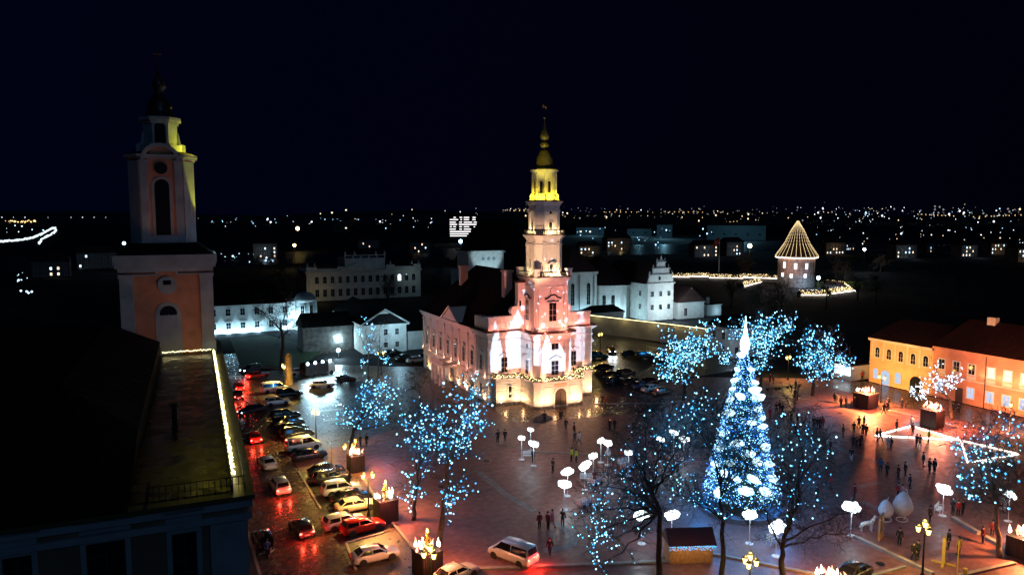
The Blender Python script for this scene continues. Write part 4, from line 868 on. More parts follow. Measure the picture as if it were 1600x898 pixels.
far_block('dark slab with a few lit rooms above the white church', 944, 978, 362, 385, 900, MATS['far_dim'] if 'far_dim' in MATS else fb, (1, 3))
for px, py, dd, e in ((922, 362, 1280, 4e4), (998, 364, 1230, 3.5e4), (1038, 364, 1130, 4e4), (1150, 366, 1020, 6e4)):
    q = D(px, py, dd - 35); lamp('POINT', (q.x, q.y, q.z + 8), e, (.3, .75, 1), 1.5)
# far city lights: one mass, on the plain and up the hills
rc = random.Random(11)
def city(name, n, f, colr, st):
    m = MB()
    for i in range(n):
        px, py = f(rc); dist = (1 / max(1e-3, (py - 337) / FPX / CAMH * 1.0)) if py > 352 else rc.uniform(2700, 3600)
        dist = min(dist, 3600); q = D(px, py, dist); 
        m.octa((q.x, q.y, max(q.z, 1.5)), dist * rc.choice([.0003, .0004, .0005, .0006, .0008, .0013]))
    o = m.build(name, E(name, colr, st)); tag(o, kind='stuff', label='scattered far city lights'); return o
def fr1(r): return (r.gauss(1050, 260), r.uniform(324, 345))
def fr2(r): return (r.uniform(330, 700), r.gauss(347, 4))
def fr3(r): return (r.uniform(1250, 1640), r.choice([r.gauss(332, 6), r.uniform(340, 385)]))
city('city_lights_warm', 95, lambda r: fr1(r) if r.random() < .6 else fr3(r), (1, .76, .45), 1.7)
city('city_lights_white', 130, lambda r: r.choice([fr1, fr3, fr3, fr2])(r), (.85, .9, 1), 2.2)
city('city_lights_blue', 120, lambda r: r.choice([fr2, fr2, fr3, lambda q: (q.uniform(900, 1120), q.uniform(355, 390))])(r), (.35, .68, 1), 2.8)
city('city_lights_dim', 190, lambda r: (r.uniform(780, 1640), r.gauss(331, 5)), (.8, .75, .8), .30)
city('city_lights_bridge', 10, lambda r: (3 + 18.0 * r.randint(0, 9), 339.6), (.8, .9, 1), 1.6)
city('city_lights_amber', 40, lambda r: (r.uniform(5, 56), r.gauss(346, 1)), (1, .66, .25), 2.0)
city('city_lights_left', 36, lambda r: r.choice([(r.uniform(0, 90), r.uniform(352, 369)), (r.uniform(20, 60), r.uniform(420, 460)), (r.uniform(340, 440), r.uniform(396, 410))]), (.5, .78, 1), 3)
m = MB()   # queue of headlights on the far bridge road
pp = [(0, 377), (30, 375), (52, 371), (68, 364), (80, 357), (86, 356), (88, 361), (78, 367), (66, 373), (60, 381)]
for a, b in zip(pp[:-1], pp[1:]):
    L = math.hypot(b[0] - a[0], b[1] - a[1])
    for k in range(int(L * 1.4)):
        t = k / (L * 1.4); px = a[0] + (b[0] - a[0]) * t + rc.uniform(-.8, .8); py = a[1] + (b[1] - a[1]) * t + rc.uniform(-1.2, 1.2); q = G(px, py, 1.0); dd = math.hypot(*q); m.octa((q[0], q[1], 1.0), dd * .0009)
tag(m.build('traffic_lights', E('traffic_far', (.75, .92, 1), 1.5)), kind='stuff', label='queue of far traffic lights on the curving bridge road')
# right-hand row
A = thing('yellow_house', 'yellow two storey house with arched windows and gate on the right', 'house', (127.5, 87.3, 0))
m = MB(); m.box(0, 12, 0, 13.3, 0, 8.4); m.build('wall', MATS['plaster_yellow'], A)
m = MB(); m.box(-.15, -.001, -0, 13.3, 3.9, 4.15); m.build('string_course', MATS['plaster_yellow'], A); m = MB(); m.box(-.1, -.002, 0, 13.3, 4.6, 4.7); m.build('string_course', MATS['plaster_yellow'], A)
m = MB(); m.box(-.4, 12.2, 0, 13.6, 8.402, 8.9); m.build('cornice', MATS['plaster_cream'], A)
m = MB(); m.add([(-.6, 0, 8.91), (-.6, 13.8, 8.91), (12.5, 13.8, 8.91), (12.5, 0, 8.91), (6, 0, 12.6), (6, 11, 12.6)], [(0, 4, 5, 1), (1, 5, 2), (2, 5, 4, 3), (3, 4, 0), (0, 1, 2, 3)]); m.build('roof', M('roof_row', (.06, .020, .015), .8, brick=(1.2, .5), noise=(1.2, .3), spec=.2), A)
for i in range(5):
    y = 11.6 - i * 2.55; window(A, 0, y, 5.2, -PI / 2, 1.0, 1.5, arch=True, sw=.14, surround='plaster_cream', mun=(1, 1))
    m = MB(); m.box(-.08, -.001, y + 1.05, y + 1.35, 4.7, 8.3); m.build('pilaster', MATS['plaster_cream'], A)
for y, w_, g_ in ((11.8, 1.1, 'lit_cool'), (9.6, 1.8, 'lit_cool'), (6.9, 1.3, 'lit_cool')): window(A, 0, y, .9 if w_ < 1.5 else .05, -PI / 2, w_, 1.5 if w_ < 1.5 else 2.0, arch=True, sw=.2, surround='plaster_yellow', glass='shop_cool' if E('shop_cool', (.55, .75, 1), .7) else '', mun=(1, 1))
window(A, 0, 3.1, .02, -PI / 2, 2.6, 1.7, arch=True, sw=.3, surround='plaster_yellow', glass='glass_dark', mun=(1, 0), name='gateway')
A2 = thing('orange_house', 'long orange terrace house with red roof at the right edge', 'house', (127.5, 40, 0))
m = MB(); m.box(0, 13, 0, 47.28, 0, 9.0); m.build('wall', MATS['plaster_orange'], A2)
m = MB(); m.box(-.12, -.001, 0, 47.2, 4.15, 4.35); m.build('string_course', MATS['plaster_cream'], A2); m = MB(); m.box(-.45, 13.2, 0, 47.28, 9.002, 9.4); m.build('cornice', MATS['plaster_orange'], A2)
m = MB(); m.add([(-.7, 0, 9.41), (-.7, 47.5, 9.41), (13.5, 47.5, 9.41), (13.5, 0, 9.41), (6.5, 0, 14.2), (6.5, 45, 14.2)], [(0, 4, 5, 1), (1, 5, 2), (2, 5, 4, 3), (3, 4, 0), (0, 1, 2, 3)]); rf = m.build('roof', MATS['roof_row'], A2)
for yy, zz in ((40, 14.0), (33, 13.6)):
    m = MB(); m.box(5.6, 6.8, yy, yy + 1.4, 13, zz + 1.0); m.build('chimney', MATS['plaster_cream'], rf)
m = MB(); m.tube((-.2, 37.6, 0), (-.2, 37.6, 9), .07, n=5); m.build('drainpipe', MATS['iron'], A2)
E('win_warm', (1, .72, .48), 1.6); E('win_blue', (.55, .72, 1), .8)
for i in range(12):
    y = 45.6 - i * 2.75 + (0 if i < 3 else -.6); lit = i in (3, 4, 5)
    window(A2, 0, y, 5.4, -PI / 2, 1.15, 1.75, sw=.16, glass='win_warm' if lit else ('glass_dark' if i < 3 or i == 6 else 'win_warm' if i == 8 else 'glass_dark'), mun=(1, 1))
    m = MB(); m.box(-.07, -.001, y - .8, y + .8, 4.45, 5.1); m.build('apron_panel', MATS['plaster_cream'], A2)
    if i in (1,): m = MB(); m.box(-.08, -.001, y - 1.4, y - .1, 0, 2.6); m.build('door', MATS['wood_dark'], A2)
    else: window(A2, 0, y, 1.2, -PI / 2, 1.15, 1.75, sw=.16, glass='win_blue' if i in (3, 4, 5, 6, 0, 2) else 'glass_dark', mun=(1, 1))
for y in (79, 76.2, 73.5): lamp('POINT', (126.8, y - 1, 5.6), 30, (1, .75, .45), .1)
lamp('SPOT', (113, 93, 2), 17000, (1, .46, .10), .4, aim=(127.5, 94, 5), spot=80, blend=.8)
lamp('SPOT', (112, 66, 2), 32000, (1, .36, .14), .4, aim=(127.5, 68, 5), spot=100, blend=.8)
A = thing('kiosk', 'small white lit shop kiosk beside the yellow house', 'kiosk', (124.6, 102.3, 0))
m = MB(); m.box(0, 5, 0, 4.5, 0, 3.0); m.build('wall', MATS['plaster_white'], A); m = MB(); m.box(-.5, 5.2, -.3, 4.8, 3.002, 3.3); m.build('roof', MATS['roof_dark'], A)
m = MB(); m.box(-.06, -.002, .3, 4.2, .9, 2.8); m.build('shop_window', E('shop_white', (.9, .95, 1), 1.6, True), A); m = MB()
for y in (1.6, 2.9): m.box(-.1, -.061, y - .05, y + .05, .9, 2.8)
m.build('window_bars', MATS['iron'], A)

# ------------------------------------------------------------------ bare trees hung with bulbs
def grow(parent, base, targets, seed, r0_=.32, density=1.0, mat='bark', spread=1.0, fork=None, bulbs=None, brad=.1, bmat=None, blabel=None, twig=.02, par_group=None, nlimb=0, height=9.0):
    """trunk to a fork, limbs bent through the crown pieces, twigs filling each piece; bulbs sit on the twigs"""
    rr = random.Random(seed); base = Vector(base); fk = Vector(fork) if fork else base + Vector((rr.uniform(-.3, .3), rr.uniform(-.3, .3), height * .28))
    tr = MB(); n = 5; pr = base
    for i in range(1, n + 1):
        t = i / n; q = base.lerp(fk, t) + Vector((rr.uniform(-.08, .08), rr.uniform(-.08, .08), 0)) * (1 if i < n else 0)
        tr.tube(pr, q, r0_ * (1.25 - .45 * (i - 1) / n) , r0_ * (1.25 - .45 * i / n), 8, cap=(i == 1)); pr = q
    tr.build('trunk', MATS[mat], parent, smooth=True)
    lb = MB(); tw = MB(); tips = []
    top = sum((Vector(t[0]) for t in targets), Vector()) / len(targets); zm = max(Vector(t[0]).z for t in targets); top.z = fk.z + (zm - fk.z) * .62; LD = [fk]
    for i in range(1, 9): LD.append(fk.lerp(top, i / 8) + Vector((rr.uniform(-.18, .18), rr.uniform(-.18, .18), 0)))
    for i in range(8): lb.tube(LD[i], LD[i + 1], r0_ * .78 * (1 - i / 10.5), r0_ * .78 * (1 - (i + 1) / 10.5), 7, cap=False)
    for (c, rad, nb_) in targets:
        c = Vector(c); k = 8; f_ = max(0, min(.85, (c.z - fk.z) / max(.5, zm - fk.z) * .75 - .12 + rr.uniform(-.12, .12))); si = int(f_ * 8); st_ = LD[si]; p = st_; r_ = r0_ * .5 * (1 - si / 14); pts = [st_]
        L_ = (c - st_).length; mid = st_.lerp(c, .45) + Vector((rr.uniform(-.14, .14) * L_, rr.uniform(-.14, .14) * L_, rr.uniform(-.02, .2) * L_))
        for i in range(1, k + 1):
            t = i / k; q = (st_ * (1 - t) ** 2 + mid * 2 * t * (1 - t) + c * t * t) + Vector([rr.uniform(-.035, .035) * L_ for _ in range(3)]) * (1 if i < k else 0)
            lb.tube(p, q, r_, r_ * .86, 6, cap=False); r_ *= .86; p = q; pts.append(q)
        nt_ = max(3, int(9 * density * (rad / 2.0) ** 1.3))
        for i in range(nt_):
            s0 = pts[rr.randint(2, k)] if i % 3 else pts[-1]
            d = Vector((rr.gauss(0, 1), rr.gauss(0, 1), rr.gauss(.35, .8))).normalized(); L = rad * rr.uniform(.5, 1.15) * spread; q = s0; rb_ = max(.03, r_ * rr.uniform(.35, .6)); segs = 4
            for j in range(segs):
                d = (d + Vector([rr.uniform(-.35, .35) for _ in range(3)]) + Vector((0, 0, .08))).normalized(); q2 = q + d * (L / segs)
                tw.tube(q, q2, rb_, rb_ * .7, 4, cap=False); rb_ *= .7
                for h in range(2):
                    e = (d + Vector([rr.uniform(-1, 1) for _ in range(3)])).normalized(); q3 = q2 + e * rad * rr.uniform(.12, .32); tw.tube(q2, q3, max(.012, rb_ * .6), twig * .6, 3, cap=False)
                    e2 = (e + Vector([rr.uniform(-.9, .9) for _ in range(3)])).normalized(); q4 = q3 + e2 * rad * rr.uniform(.1, .26); tw.tube(q3, q4, twig * .7, twig * .4, 3, cap=False)
                    e3 = (e + Vector([rr.uniform(-.9, .9) for _ in range(3)])).normalized(); q5 = q2.lerp(q3, .5) + e3 * rad * .16; tw.tube(q2.lerp(q3, .5), q5, twig * .6, twig * .4, 3, cap=False)
                    tips.append((q4, nb_)); tips.append((q3, nb_)); tips.append((q5, nb_))
                q = q2
    lb.build('limbs', MATS[mat], parent, smooth=True); o = tw.build('twigs', MATS['twig_lit'] if par_group else MATS[mat], parent); o['kind'] = 'stuff'
    if bulbs is not None:
        wanted = sum(t[2] for t in targets); pool = [t for t in tips if t[1] > 0]; rr.shuffle(pool); m = MB()
        wts = pool[:]; chosen = []
        for (c, rad, nb_) in targets:
            near = sorted([t[0] for t in pool], key=lambda p_: (p_ - Vector(c)).length)[:max(nb_ * 3, 1)]; rr.shuffle(near); chosen += near[:nb_]
        for p_ in chosen: m.octa(p_ + Vector((0, 0, -.08)), brad * rr.uniform(.75, 1.35))
        if m.v:
            S = thing('tree_lights', bulbs, 'string lights', tuple(base)); me = MB(); me.v = [(x - base.x, y - base.y, z - base.z) for x, y, z in m.v]; me.f = m.f
            o = me.build('bulbs', MATS[bmat or 'bulb_blue'], S); o['kind'] = 'stuff'
            w_ = MB()
            for a_, b_ in zip(chosen[:-1:2], chosen[1::2]):
                if (a_ - b_).length < 2.0: w_.tube(a_ - base, b_ - base, .012, n=3, cap=False)
            if w_.v: w_.build('wire', MATS['iron'], S)['kind'] = 'stuff'
    return tips
E('bulb_blue', (.06, .46, 1.0), 2.6); E('bulb_cyan', (.26, .72, 1.0), 5.0); E('bulb_white', (.60, .80, 1.0), 5.0)
def at(px, py, dist): return D(px, py, dist)
def tree(label, blabel, base, crowns, seed, r=.3, fork=None, mat='bark', density=1.0, brad=.11, bmat=None, glow=0, gcol=(.03, .38, 1.0), twig=.03, cat='tree'):
    """base: pixel of the trunk foot; crowns: (px, py, metres of radius, bulbs, metres nearer/farther)"""
    x, y = G(*base); dist = math.hypot(x, y); T = thing('bare_tree', label, cat, (0, 0, 0))
    tg = [(at(px, py, dist + dz), rad, nb_) for px, py, rad, nb_, dz in crowns]
    fk = at(fork[0], fork[1], dist) if fork else None
    T.location = (x, y, 0); off = Vector((x, y, 0)); tg2 = [(c - off, ra, n_) for c, ra, n_ in tg]
    grow(T, (0, 0, 0), tg2, seed, r, density, mat, 1.0, (fk - off) if fk else None, None, brad, bmat, None, twig, par_group=bool(blabel))
    # bulbs need world positions: regrow pattern shared through the same seed
    if blabel:
        tips = []
        for ch in T.children:
            if ch.name.startswith('twigs'): tips = [Vector(v.co) for v in ch.data.vertices]
        rr = random.Random(seed + 99); S = thing('tree_lights', blabel, 'string lights', (x, y, 0)); m = MB(); m2 = MB(); m3 = MB(); used = set()
        for c, ra, n_ in tg2:
            near = [t for t in tips if (t - c).length < ra * 1.25]
            rr.shuffle(near)
            n_ = int(n_ * (2.4 if brad > .13 else 1.8 if bmat is None else 1.3))
            cnt = 0; dmin = .36 if brad < .13 else .5
            for p_ in near:
                if cnt >= n_: break
                ky = (round(p_.x / dmin), round(p_.y / dmin), round(p_.z / dmin))
                if ky in used: continue
                used.add(ky); cnt += 1
                sz = brad * rr.choice([.5, .6, .75, .9, 1.0, 1.3]); p_ = p_ + Vector((0, 0, -.1)); (m if rr.random() < .45 or bmat else m2).octa(p_, sz)
                if bmat is None and sz > brad * .7: m3.octa(p_, sz * .55)
        m.build('bulbs', MATS[bmat or 'bulb_blue'], S)['kind'] = 'stuff'
        if m2.v: m2.build('bulbs', MATS['bulb_cyan'], S)['kind'] = 'stuff'
    if glow:
        for c, ra, n_ in tg[:4]:
            if n_: lamp('POINT', tuple(c + Vector((0, 0, -.3))), glow * 4.5, gcol, .6)
    return T
tree('bare tree with blue bulbs beside the yellow lamp and white sedan', 'blue bulbs on the tree left of the town hall side porch', (548, 702), [(590, 600, 3.2, 33, 0), (612, 612, 2.8, 24, 1), (565, 610, 2.5, 15, -1), (600, 640, 3.2, 33, 0), (572, 655, 2.8, 15, 1), (536, 640, 2.2, 13, 0), (535, 660, 1.9, 9, -1), (625, 655, 2.0, 9, 0)], 21, .26, (552, 672), glow=60)
tree('bare tree with blue bulbs near the middle left plaza', 'blue bulbs on the tree just left of the yellow lit trunk', (646, 812), [(672, 640, 3.1, 44, 0), (655, 690, 2.9, 18, 0), (668, 715, 2.9, 20, 1), (690, 665, 2.3, 13, 0), (650, 760, 2.1, 18, 0), (642, 785, 1.8, 11, -0.5), (630, 670, 2.6, 0, 1)], 22, 0.2, (650, 765), density=1.2, brad=.11, glow=50)
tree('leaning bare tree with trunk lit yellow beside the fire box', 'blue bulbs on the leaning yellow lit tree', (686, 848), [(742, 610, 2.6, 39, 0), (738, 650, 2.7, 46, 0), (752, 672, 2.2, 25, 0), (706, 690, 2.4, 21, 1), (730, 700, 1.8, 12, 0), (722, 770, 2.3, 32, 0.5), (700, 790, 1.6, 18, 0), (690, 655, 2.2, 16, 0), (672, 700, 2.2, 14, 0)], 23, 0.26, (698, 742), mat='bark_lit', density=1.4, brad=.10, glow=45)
tree('large dark bare tree in front of the small hut', 'blue bulbs low on the big dark tree before the hut', (1030, 912), [(1040, 670, 3.7, 11, 0), (985, 700, 2.8, 9, 0), (1075, 715, 2.8, 13, 0), (950, 760, 2.8, 15, -1), (925, 800, 2.3, 37, -1), (920, 842, 1.8, 24, 0), (965, 840, 2.3, 11, 0), (975, 745, 2.8, 20, 1), (1010, 640, 2.3, 4, 0), (1085, 660, 2.1, 9, 1), (940, 880, 1.6, 11, 0), (1000, 790, 2.5, 7, 0)], 24, 0.25, (1032, 800), density=2.2, brad=.075, glow=16)
tree('bare forked tree standing in front of the big Christmas tree', 'blue bulbs on the tree in front of the Christmas tree', (1128, 915), [(1092, 645, 2.6, 19, 0), (1075, 640, 1.9, 12, 0), (1140, 690, 2.4, 5, 0), (1085, 780, 2.4, 22, 0), (1172, 720, 2.6, 7, 0), (1150, 800, 2.2, 14, -1), (1060, 770, 1.9, 10, 0), (1120, 640, 2.9, 7, 1), (1180, 650, 2.6, 5, 0)], 25, 0.21, (1130, 812), density=2, brad=.075, glow=14)
tree('bare tree with three thick forks right of the Christmas tree', 'blue bulbs on the three forked tree', (1222, 905), [(1215, 700, 2.9, 11, 0), (1262, 685, 2.6, 18, 1), (1270, 750, 2.9, 18, 0), (1305, 835, 2.6, 0, 0), (1240, 640, 2.4, 0, 0), (1190, 780, 2.4, 9, -1), (1330, 800, 2.2, 0, 0), (1235, 765, 2.4, 13, 0), (1290, 700, 2.2, 4, 0)], 26, 0.25, (1222, 855), density=2.1, brad=.085, glow=14)
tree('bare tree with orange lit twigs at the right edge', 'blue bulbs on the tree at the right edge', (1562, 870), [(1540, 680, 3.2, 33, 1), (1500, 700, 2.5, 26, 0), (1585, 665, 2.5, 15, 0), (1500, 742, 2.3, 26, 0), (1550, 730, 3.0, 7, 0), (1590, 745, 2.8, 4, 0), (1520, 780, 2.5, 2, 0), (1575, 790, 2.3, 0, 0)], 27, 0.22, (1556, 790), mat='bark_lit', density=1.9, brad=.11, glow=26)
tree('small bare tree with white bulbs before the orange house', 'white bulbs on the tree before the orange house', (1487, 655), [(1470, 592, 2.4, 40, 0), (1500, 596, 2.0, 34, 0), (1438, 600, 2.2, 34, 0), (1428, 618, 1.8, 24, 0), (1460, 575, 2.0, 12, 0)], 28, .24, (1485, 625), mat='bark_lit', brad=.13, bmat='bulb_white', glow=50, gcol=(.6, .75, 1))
tree('bushy round tree full of blue bulbs before the long wall', 'dense blue bulbs on the tree before the long wall', (1068, 625), [(1050, 530, 3.4, 55, 0), (1085, 530, 3.4, 50, 0), (1035, 560, 2.9, 50, 0), (1070, 565, 3.4, 45, 0), (1100, 555, 3.1, 40, 0), (1045, 585, 2.6, 26, 0), (1110, 520, 2.6, 20, 1)], 29, .28, (1070, 598), brad=.14, density=1.3, glow=40)
tree('broad tree of blue bulbs directly behind the Christmas tree top', 'dense blue bulbs on the tree behind the Christmas tree top', (1188, 612), [(1150, 520, 3.1, 34, 0), (1185, 508, 3.4, 50, 0), (1215, 520, 3.6, 55, 0), (1175, 535, 3.1, 45, 0), (1232, 510, 2.9, 34, 0), (1195, 560, 2.6, 26, 0), (1130, 560, 2.9, 30, 0), (1180, 580, 2.1, 12, 0)], 30, .28, (1190, 580), brad=.14, density=1.3, glow=40)
tree('wide low tree of blue bulbs beside the double lamp', 'dense blue bulbs on the wide tree beside the double lamp', (1270, 618), [(1258, 528, 3.1, 30, 0), (1292, 530, 3.4, 34, 0), (1312, 552, 2.9, 34, 0), (1275, 560, 3.4, 40, 0), (1290, 582, 3.1, 40, 0), (1250, 572, 2.9, 26, 0), (1318, 575, 2.3, 18, 0)], 31, .28, (1272, 590), brad=.14, density=1.3, glow=40)
tree('slender tree wound with white lights beside the dazzling floodlight', 'blue white bulbs on the slender tree by the gabled house', (575, 592), [(572, 500, 1.4, 4, 0), (585, 515, 1.4, 10, 0), (560, 520, 1.4, 8, 0), (578, 545, 1.2, 14, 0), (600, 560, 1.6, 16, 0), (570, 568, 1.2, 12, 0)], 32, .2, (575, 560), mat='bark_lit', brad=.12, glow=30)
tree('thin bare tree right of the slender white lit tree', None, (590, 590), [(595, 505, 1.8, 0, 0), (605, 530, 1.5, 0, 0), (582, 530, 1.4, 0, 0)], 33, .15, (592, 555), mat='bark_lit')
tree('dark leafless tree before the long white lit wing', None, (440, 575), [(420, 490, 3.2, 0, 0), (450, 480, 3.4, 0, 0), (400, 480, 2.4, 0, 0), (470, 505, 2.4, 0, 0), (440, 510, 3.0, 0, 0)], 34, .45, (442, 530), density=1.3, twig=.05)
tree('small bare tree with warm lit twigs beside the side porch', None, (657, 640), [(650, 585, 2.0, 0, 0), (668, 590, 2.0, 0, 0), (640, 600, 1.6, 0, 0)], 35, .16, (657, 618), mat='bark_lit', twig=.035)
tree('lamp lit bare tree under the bright park lamp', None, (1165, 434), [(1158, 408, 4.5, 0, 0), (1172, 405, 4.5, 0, 0), (1165, 418, 4, 0, 0)], 36, .35, (1165, 428), mat='bark_lit', twig=.10)
tree('left of two small lamp lit trees right of the round tower', None, (1306, 434), [(1306, 412, 3.6, 0, 0), (1304, 422, 3.0, 0, 0)], 37, .3, (1306, 429), mat='bark_lit', twig=.09)
tree('right of two small lamp lit trees right of the round tower', None, (1320, 436), [(1320, 416, 3.6, 0, 0), (1322, 424, 3.0, 0, 0)], 38, .3, (1320, 431), mat='bark_lit', twig=.09)
tree('small tree right of the thin lamp pole near the castle', None, (1375, 424), [(1372, 409, 4.0, 0, 0), (1384, 410, 3.6, 0, 0)], 39, .3, (1376, 419), mat='bark_lit', twig=.10)
lamp('POINT', (*G(1310, 440), 4), 700, (1, .9, .4), .4)
T = thing('round_shrub', 'dark clipped round bush in front of the curved gable house', 'bush', (*G(1040, 493), 0)); rr = random.Random(8); m = MB()
for i in range(900):
    v = Vector((rr.gauss(0, 1), rr.gauss(0, 1), rr.gauss(0, 1))).normalized() * (3.2 * rr.uniform(.85, 1.03)); m.octa((v.x, v.y, v.z * 1.05 + 3.1), rr.uniform(.12, .3))
m.ball((0, 0, 3.1), 2.9, 12, 8); m.build('foliage', M('leaf_dark', (.03, .05, .03), .9), T)['kind'] = 'stuff'
# dark trees between the buildings (unlit)
proto = None; rd = random.Random(17)
WH = [((320, 480), (452, 500), 4, 'in the darkness behind the roof of the pale lit wing'), ((600, 700), (440, 480), 5, 'in front of the large dim palace'), ((1110, 1230), (480, 520), 5, 'behind the blue bulb trees, below the castle wall'),
      ((1280, 1500), (440, 485), 6, 'on the dark ground right of the round tower'), ((330, 480), (415, 440), 4, 'left of the large dim palace')]
for (xa, xb), (ya, yb), nn, wh in WH:
  for kk in range(nn):
    px, py = rd.uniform(xa, xb), rd.uniform(ya, yb); x, y = G(px, py); lab = 'unlit bare tree ' + wh
    if proto is None:
        proto = thing('dark_tree', lab, 'tree', (x, y, 0)); grow(proto, (0, 0, 0), [((2, 0, 7), 2.6, 0), ((-2, .5, 7.5), 2.6, 0), ((0, 1.5, 9.5), 2.8, 0), ((.5, -2, 6.5), 2.4, 0), ((-1, -.5, 9), 2.4, 0)], 77, .3, 1.0, 'bark', twig=.05)
        o = proto
    else: o = copy_tree(proto); o.location = (x, y, 0)
    o['label'] = lab; o['group'] = 'unlit trees ' + wh
    o.rotation_euler.z = rd.uniform(0, 6.28); o.scale = (rd.uniform(.8, 1.2),) * 2 + (rd.uniform(.8, 1.25),)
# ------------------------------------------------------------------ Christmas tree
XX, XY = 58.3, 61.9; XH = 21.6
T = thing('christmas_tree', 'giant Christmas tree glowing blue white with cloud shaped ornaments and bright top', 'Christmas tree', (XX, XY, 0))
rx = random.Random(4); m = MB(); m.tube((0, 0, 0), (0, 0, 18), .35, .12); m.build('trunk', MATS['bark'], T)
def xr_(z): return max(.15, 3.95 * (1 - (z - 1.0) / (XH - 3.5)) ** .9) if z < XH - 2.6 else .15
m = MB()
for i in range(5200):
    z = 1.0 + (XH - 4.2) * (1 - rx.random() ** .62); rr_ = xr_(z) * rx.uniform(.72, .96); t = rx.uniform(0, 2 * PI); a = Vector((rr_ * math.cos(t), rr_ * math.sin(t), z))
    o_ = Vector((math.cos(t), math.sin(t), -.35)) * rx.uniform(.2, .42); sd = Vector((-math.sin(t), math.cos(t), rx.uniform(-.3, .3))) * .11; m.add([a - sd, a + sd, a + o_], [(0, 1, 2)])
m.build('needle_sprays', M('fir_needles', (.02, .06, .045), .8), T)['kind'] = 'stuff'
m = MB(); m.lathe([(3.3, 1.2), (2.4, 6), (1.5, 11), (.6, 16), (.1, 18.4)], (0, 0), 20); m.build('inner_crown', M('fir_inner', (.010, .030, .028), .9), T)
for k, (mn, n_, rad, colr, st) in enumerate((('bulbs_blue', 5200, .044, (.02, .22, 1.0), 2.6), ('bulbs_ice', 4200, .038, (.34, .76, 1.0), 5.0))):
    m = MB()
    for i in range(n_):
        z = 1.6 + (XH - 4.6) * (1 - rx.random() ** .62); t = rx.uniform(0, 2 * PI); rr_ = xr_(z) * rx.uniform(.84, 1.06) * (1 + .15 * math.sin(z * 4.3 + 2 * math.sin(t * 3))) + .12 * math.sin(t * 7); m.octa((rr_ * math.cos(t), rr_ * math.sin(t), z), rad * rx.uniform(.8, 1.5))
    m.build(mn, E('x' + mn, colr, st), T)['kind'] = 'stuff'
def cloud_mesh(r, flat, seed, n=9, name='cloud', mat=None):
    q = random.Random(seed); m = MB(); m.ball((0, 0, 0), r * .8, 12, 7, (1, 1, flat))
    for i in range(n):
        t = 2 * PI * i / n; m.ball((r * .70 * math.cos(t), r * .70 * math.sin(t), r * q.uniform(-.12, .12)), r * q.uniform(.26, .46), 8, 5, (1, 1, flat * 1.4))
    return m.mesh(name, mat)
CM = E('cloud_white', (.80, .94, 1.0), 4.0, True); XM = E('ornament_white', (.50, .80, 1.0), 2.6, True)
xm = [cloud_mesh(.56, .8, 50 + i, 5 + i, 'cloud_ornament', XM) for i in range(3)]
spots = [(1140, 690, 1.0), (1148, 765, 1.1), (1182, 770, 1.1), (1158, 708, .8), (1135, 643, .8), (1150, 618, .85), (1178, 640, .8), (1182, 622, .9), (1176, 610, .9), (1124, 622, .7), (1121, 640, .7), (1140, 592, .6), (1171, 577, .55), (1146, 576, .5), (1152, 554, .75), (1162, 550, .6), (1150, 545, .5),
         (1112, 696, .8), (1118, 735, .8), (1104, 720, .7), (1190, 700, .8), (1196, 728, .8), (1170, 722, .8), (1128, 720, .7), (1162, 748, .9), (1135, 745, .7), (1188, 668, .7), (1192, 655, .6), (1110, 765, .8), (1202, 752, .8), (1122, 675, .7), (1165, 660, .6), (1178, 598, .6), (1130, 605, .5)]
cd = math.hypot(XX, XY)
for i, (px, py, s_) in enumerate(spots):
    c = at(px, py, cd); dx = (c.x - XX) * r0[0] + (c.y - XY) * r0[1]; R_ = xr_(c.z) * 1.02; dx = max(-R_ * .98, min(R_ * .98, dx)); dy = math.sqrt(max(0, R_ * R_ - dx * dx))
    p_ = Vector((dx * r0[0] - dy * f0[0], dx * r0[1] - dy * f0[1], c.z + dy * (33 - c.z) / cd)); o = put('cloud_ornament', xm[i % 3], T, p_); o.scale = (s_ * rx.uniform(1.2, 1.65), s_ * rx.uniform(1.1, 1.4), s_ * rx.uniform(1.0, 1.4)); o.rotation_euler = (rx.uniform(-.5, .5), rx.uniform(-.5, .5), rx.uniform(0, 6))
for i in range(8):
    z = rx.uniform(3, 17); t = rx.uniform(.2, PI - .2) + 0.0; p_ = (xr_(z) * math.cos(t) * 1.0, xr_(z) * math.sin(t), z); o = put('cloud_ornament', xm[i % 3], T, p_); o.scale = (.7,) * 3
m = MB(); m.lathe([(.1, 17.6), (.32, 18.0), (.5, 18.5), (.54, 19.0), (.36, 19.6), (.18, 20.0), (.24, 20.3), (.12, 20.7), (.07, 21.4), (.02, 22.0)], (0, 0), 16); m.build('tree_topper', E('topper', (.55, .86, 1), 4, True), T)
for i in range(7):
    t = -PI / 2 + (i - 3) * .55; z = 3 + (i % 4) * 3.5; lamp('POINT', (XX + (xr_(z) + 1.3) * math.cos(t - .2), XY + (xr_(z) + 1.3) * math.sin(t - .2), z), 420, (.02, .30, 1.0), .5)
for t in (.3, 1.5, 2.7, 4.2): lamp('SPOT', (XX + 5.5 * math.cos(t), XY + 5.5 * math.sin(t), 9), 900, (.02, .30, 1.0), .5, aim=(XX + 9 * math.cos(t), XY + 9 * math.sin(t), 0), spot=130, blend=1)  # unseen spots added to tint the paving blue round the tree
m = MB(); m.lathe([(4.6, 0), (4.6, .5), (4.4, .55)], (0, 0), 24); m.build('base_skirt', M('skirt_blue', (.12, .16, .22), .6), T)
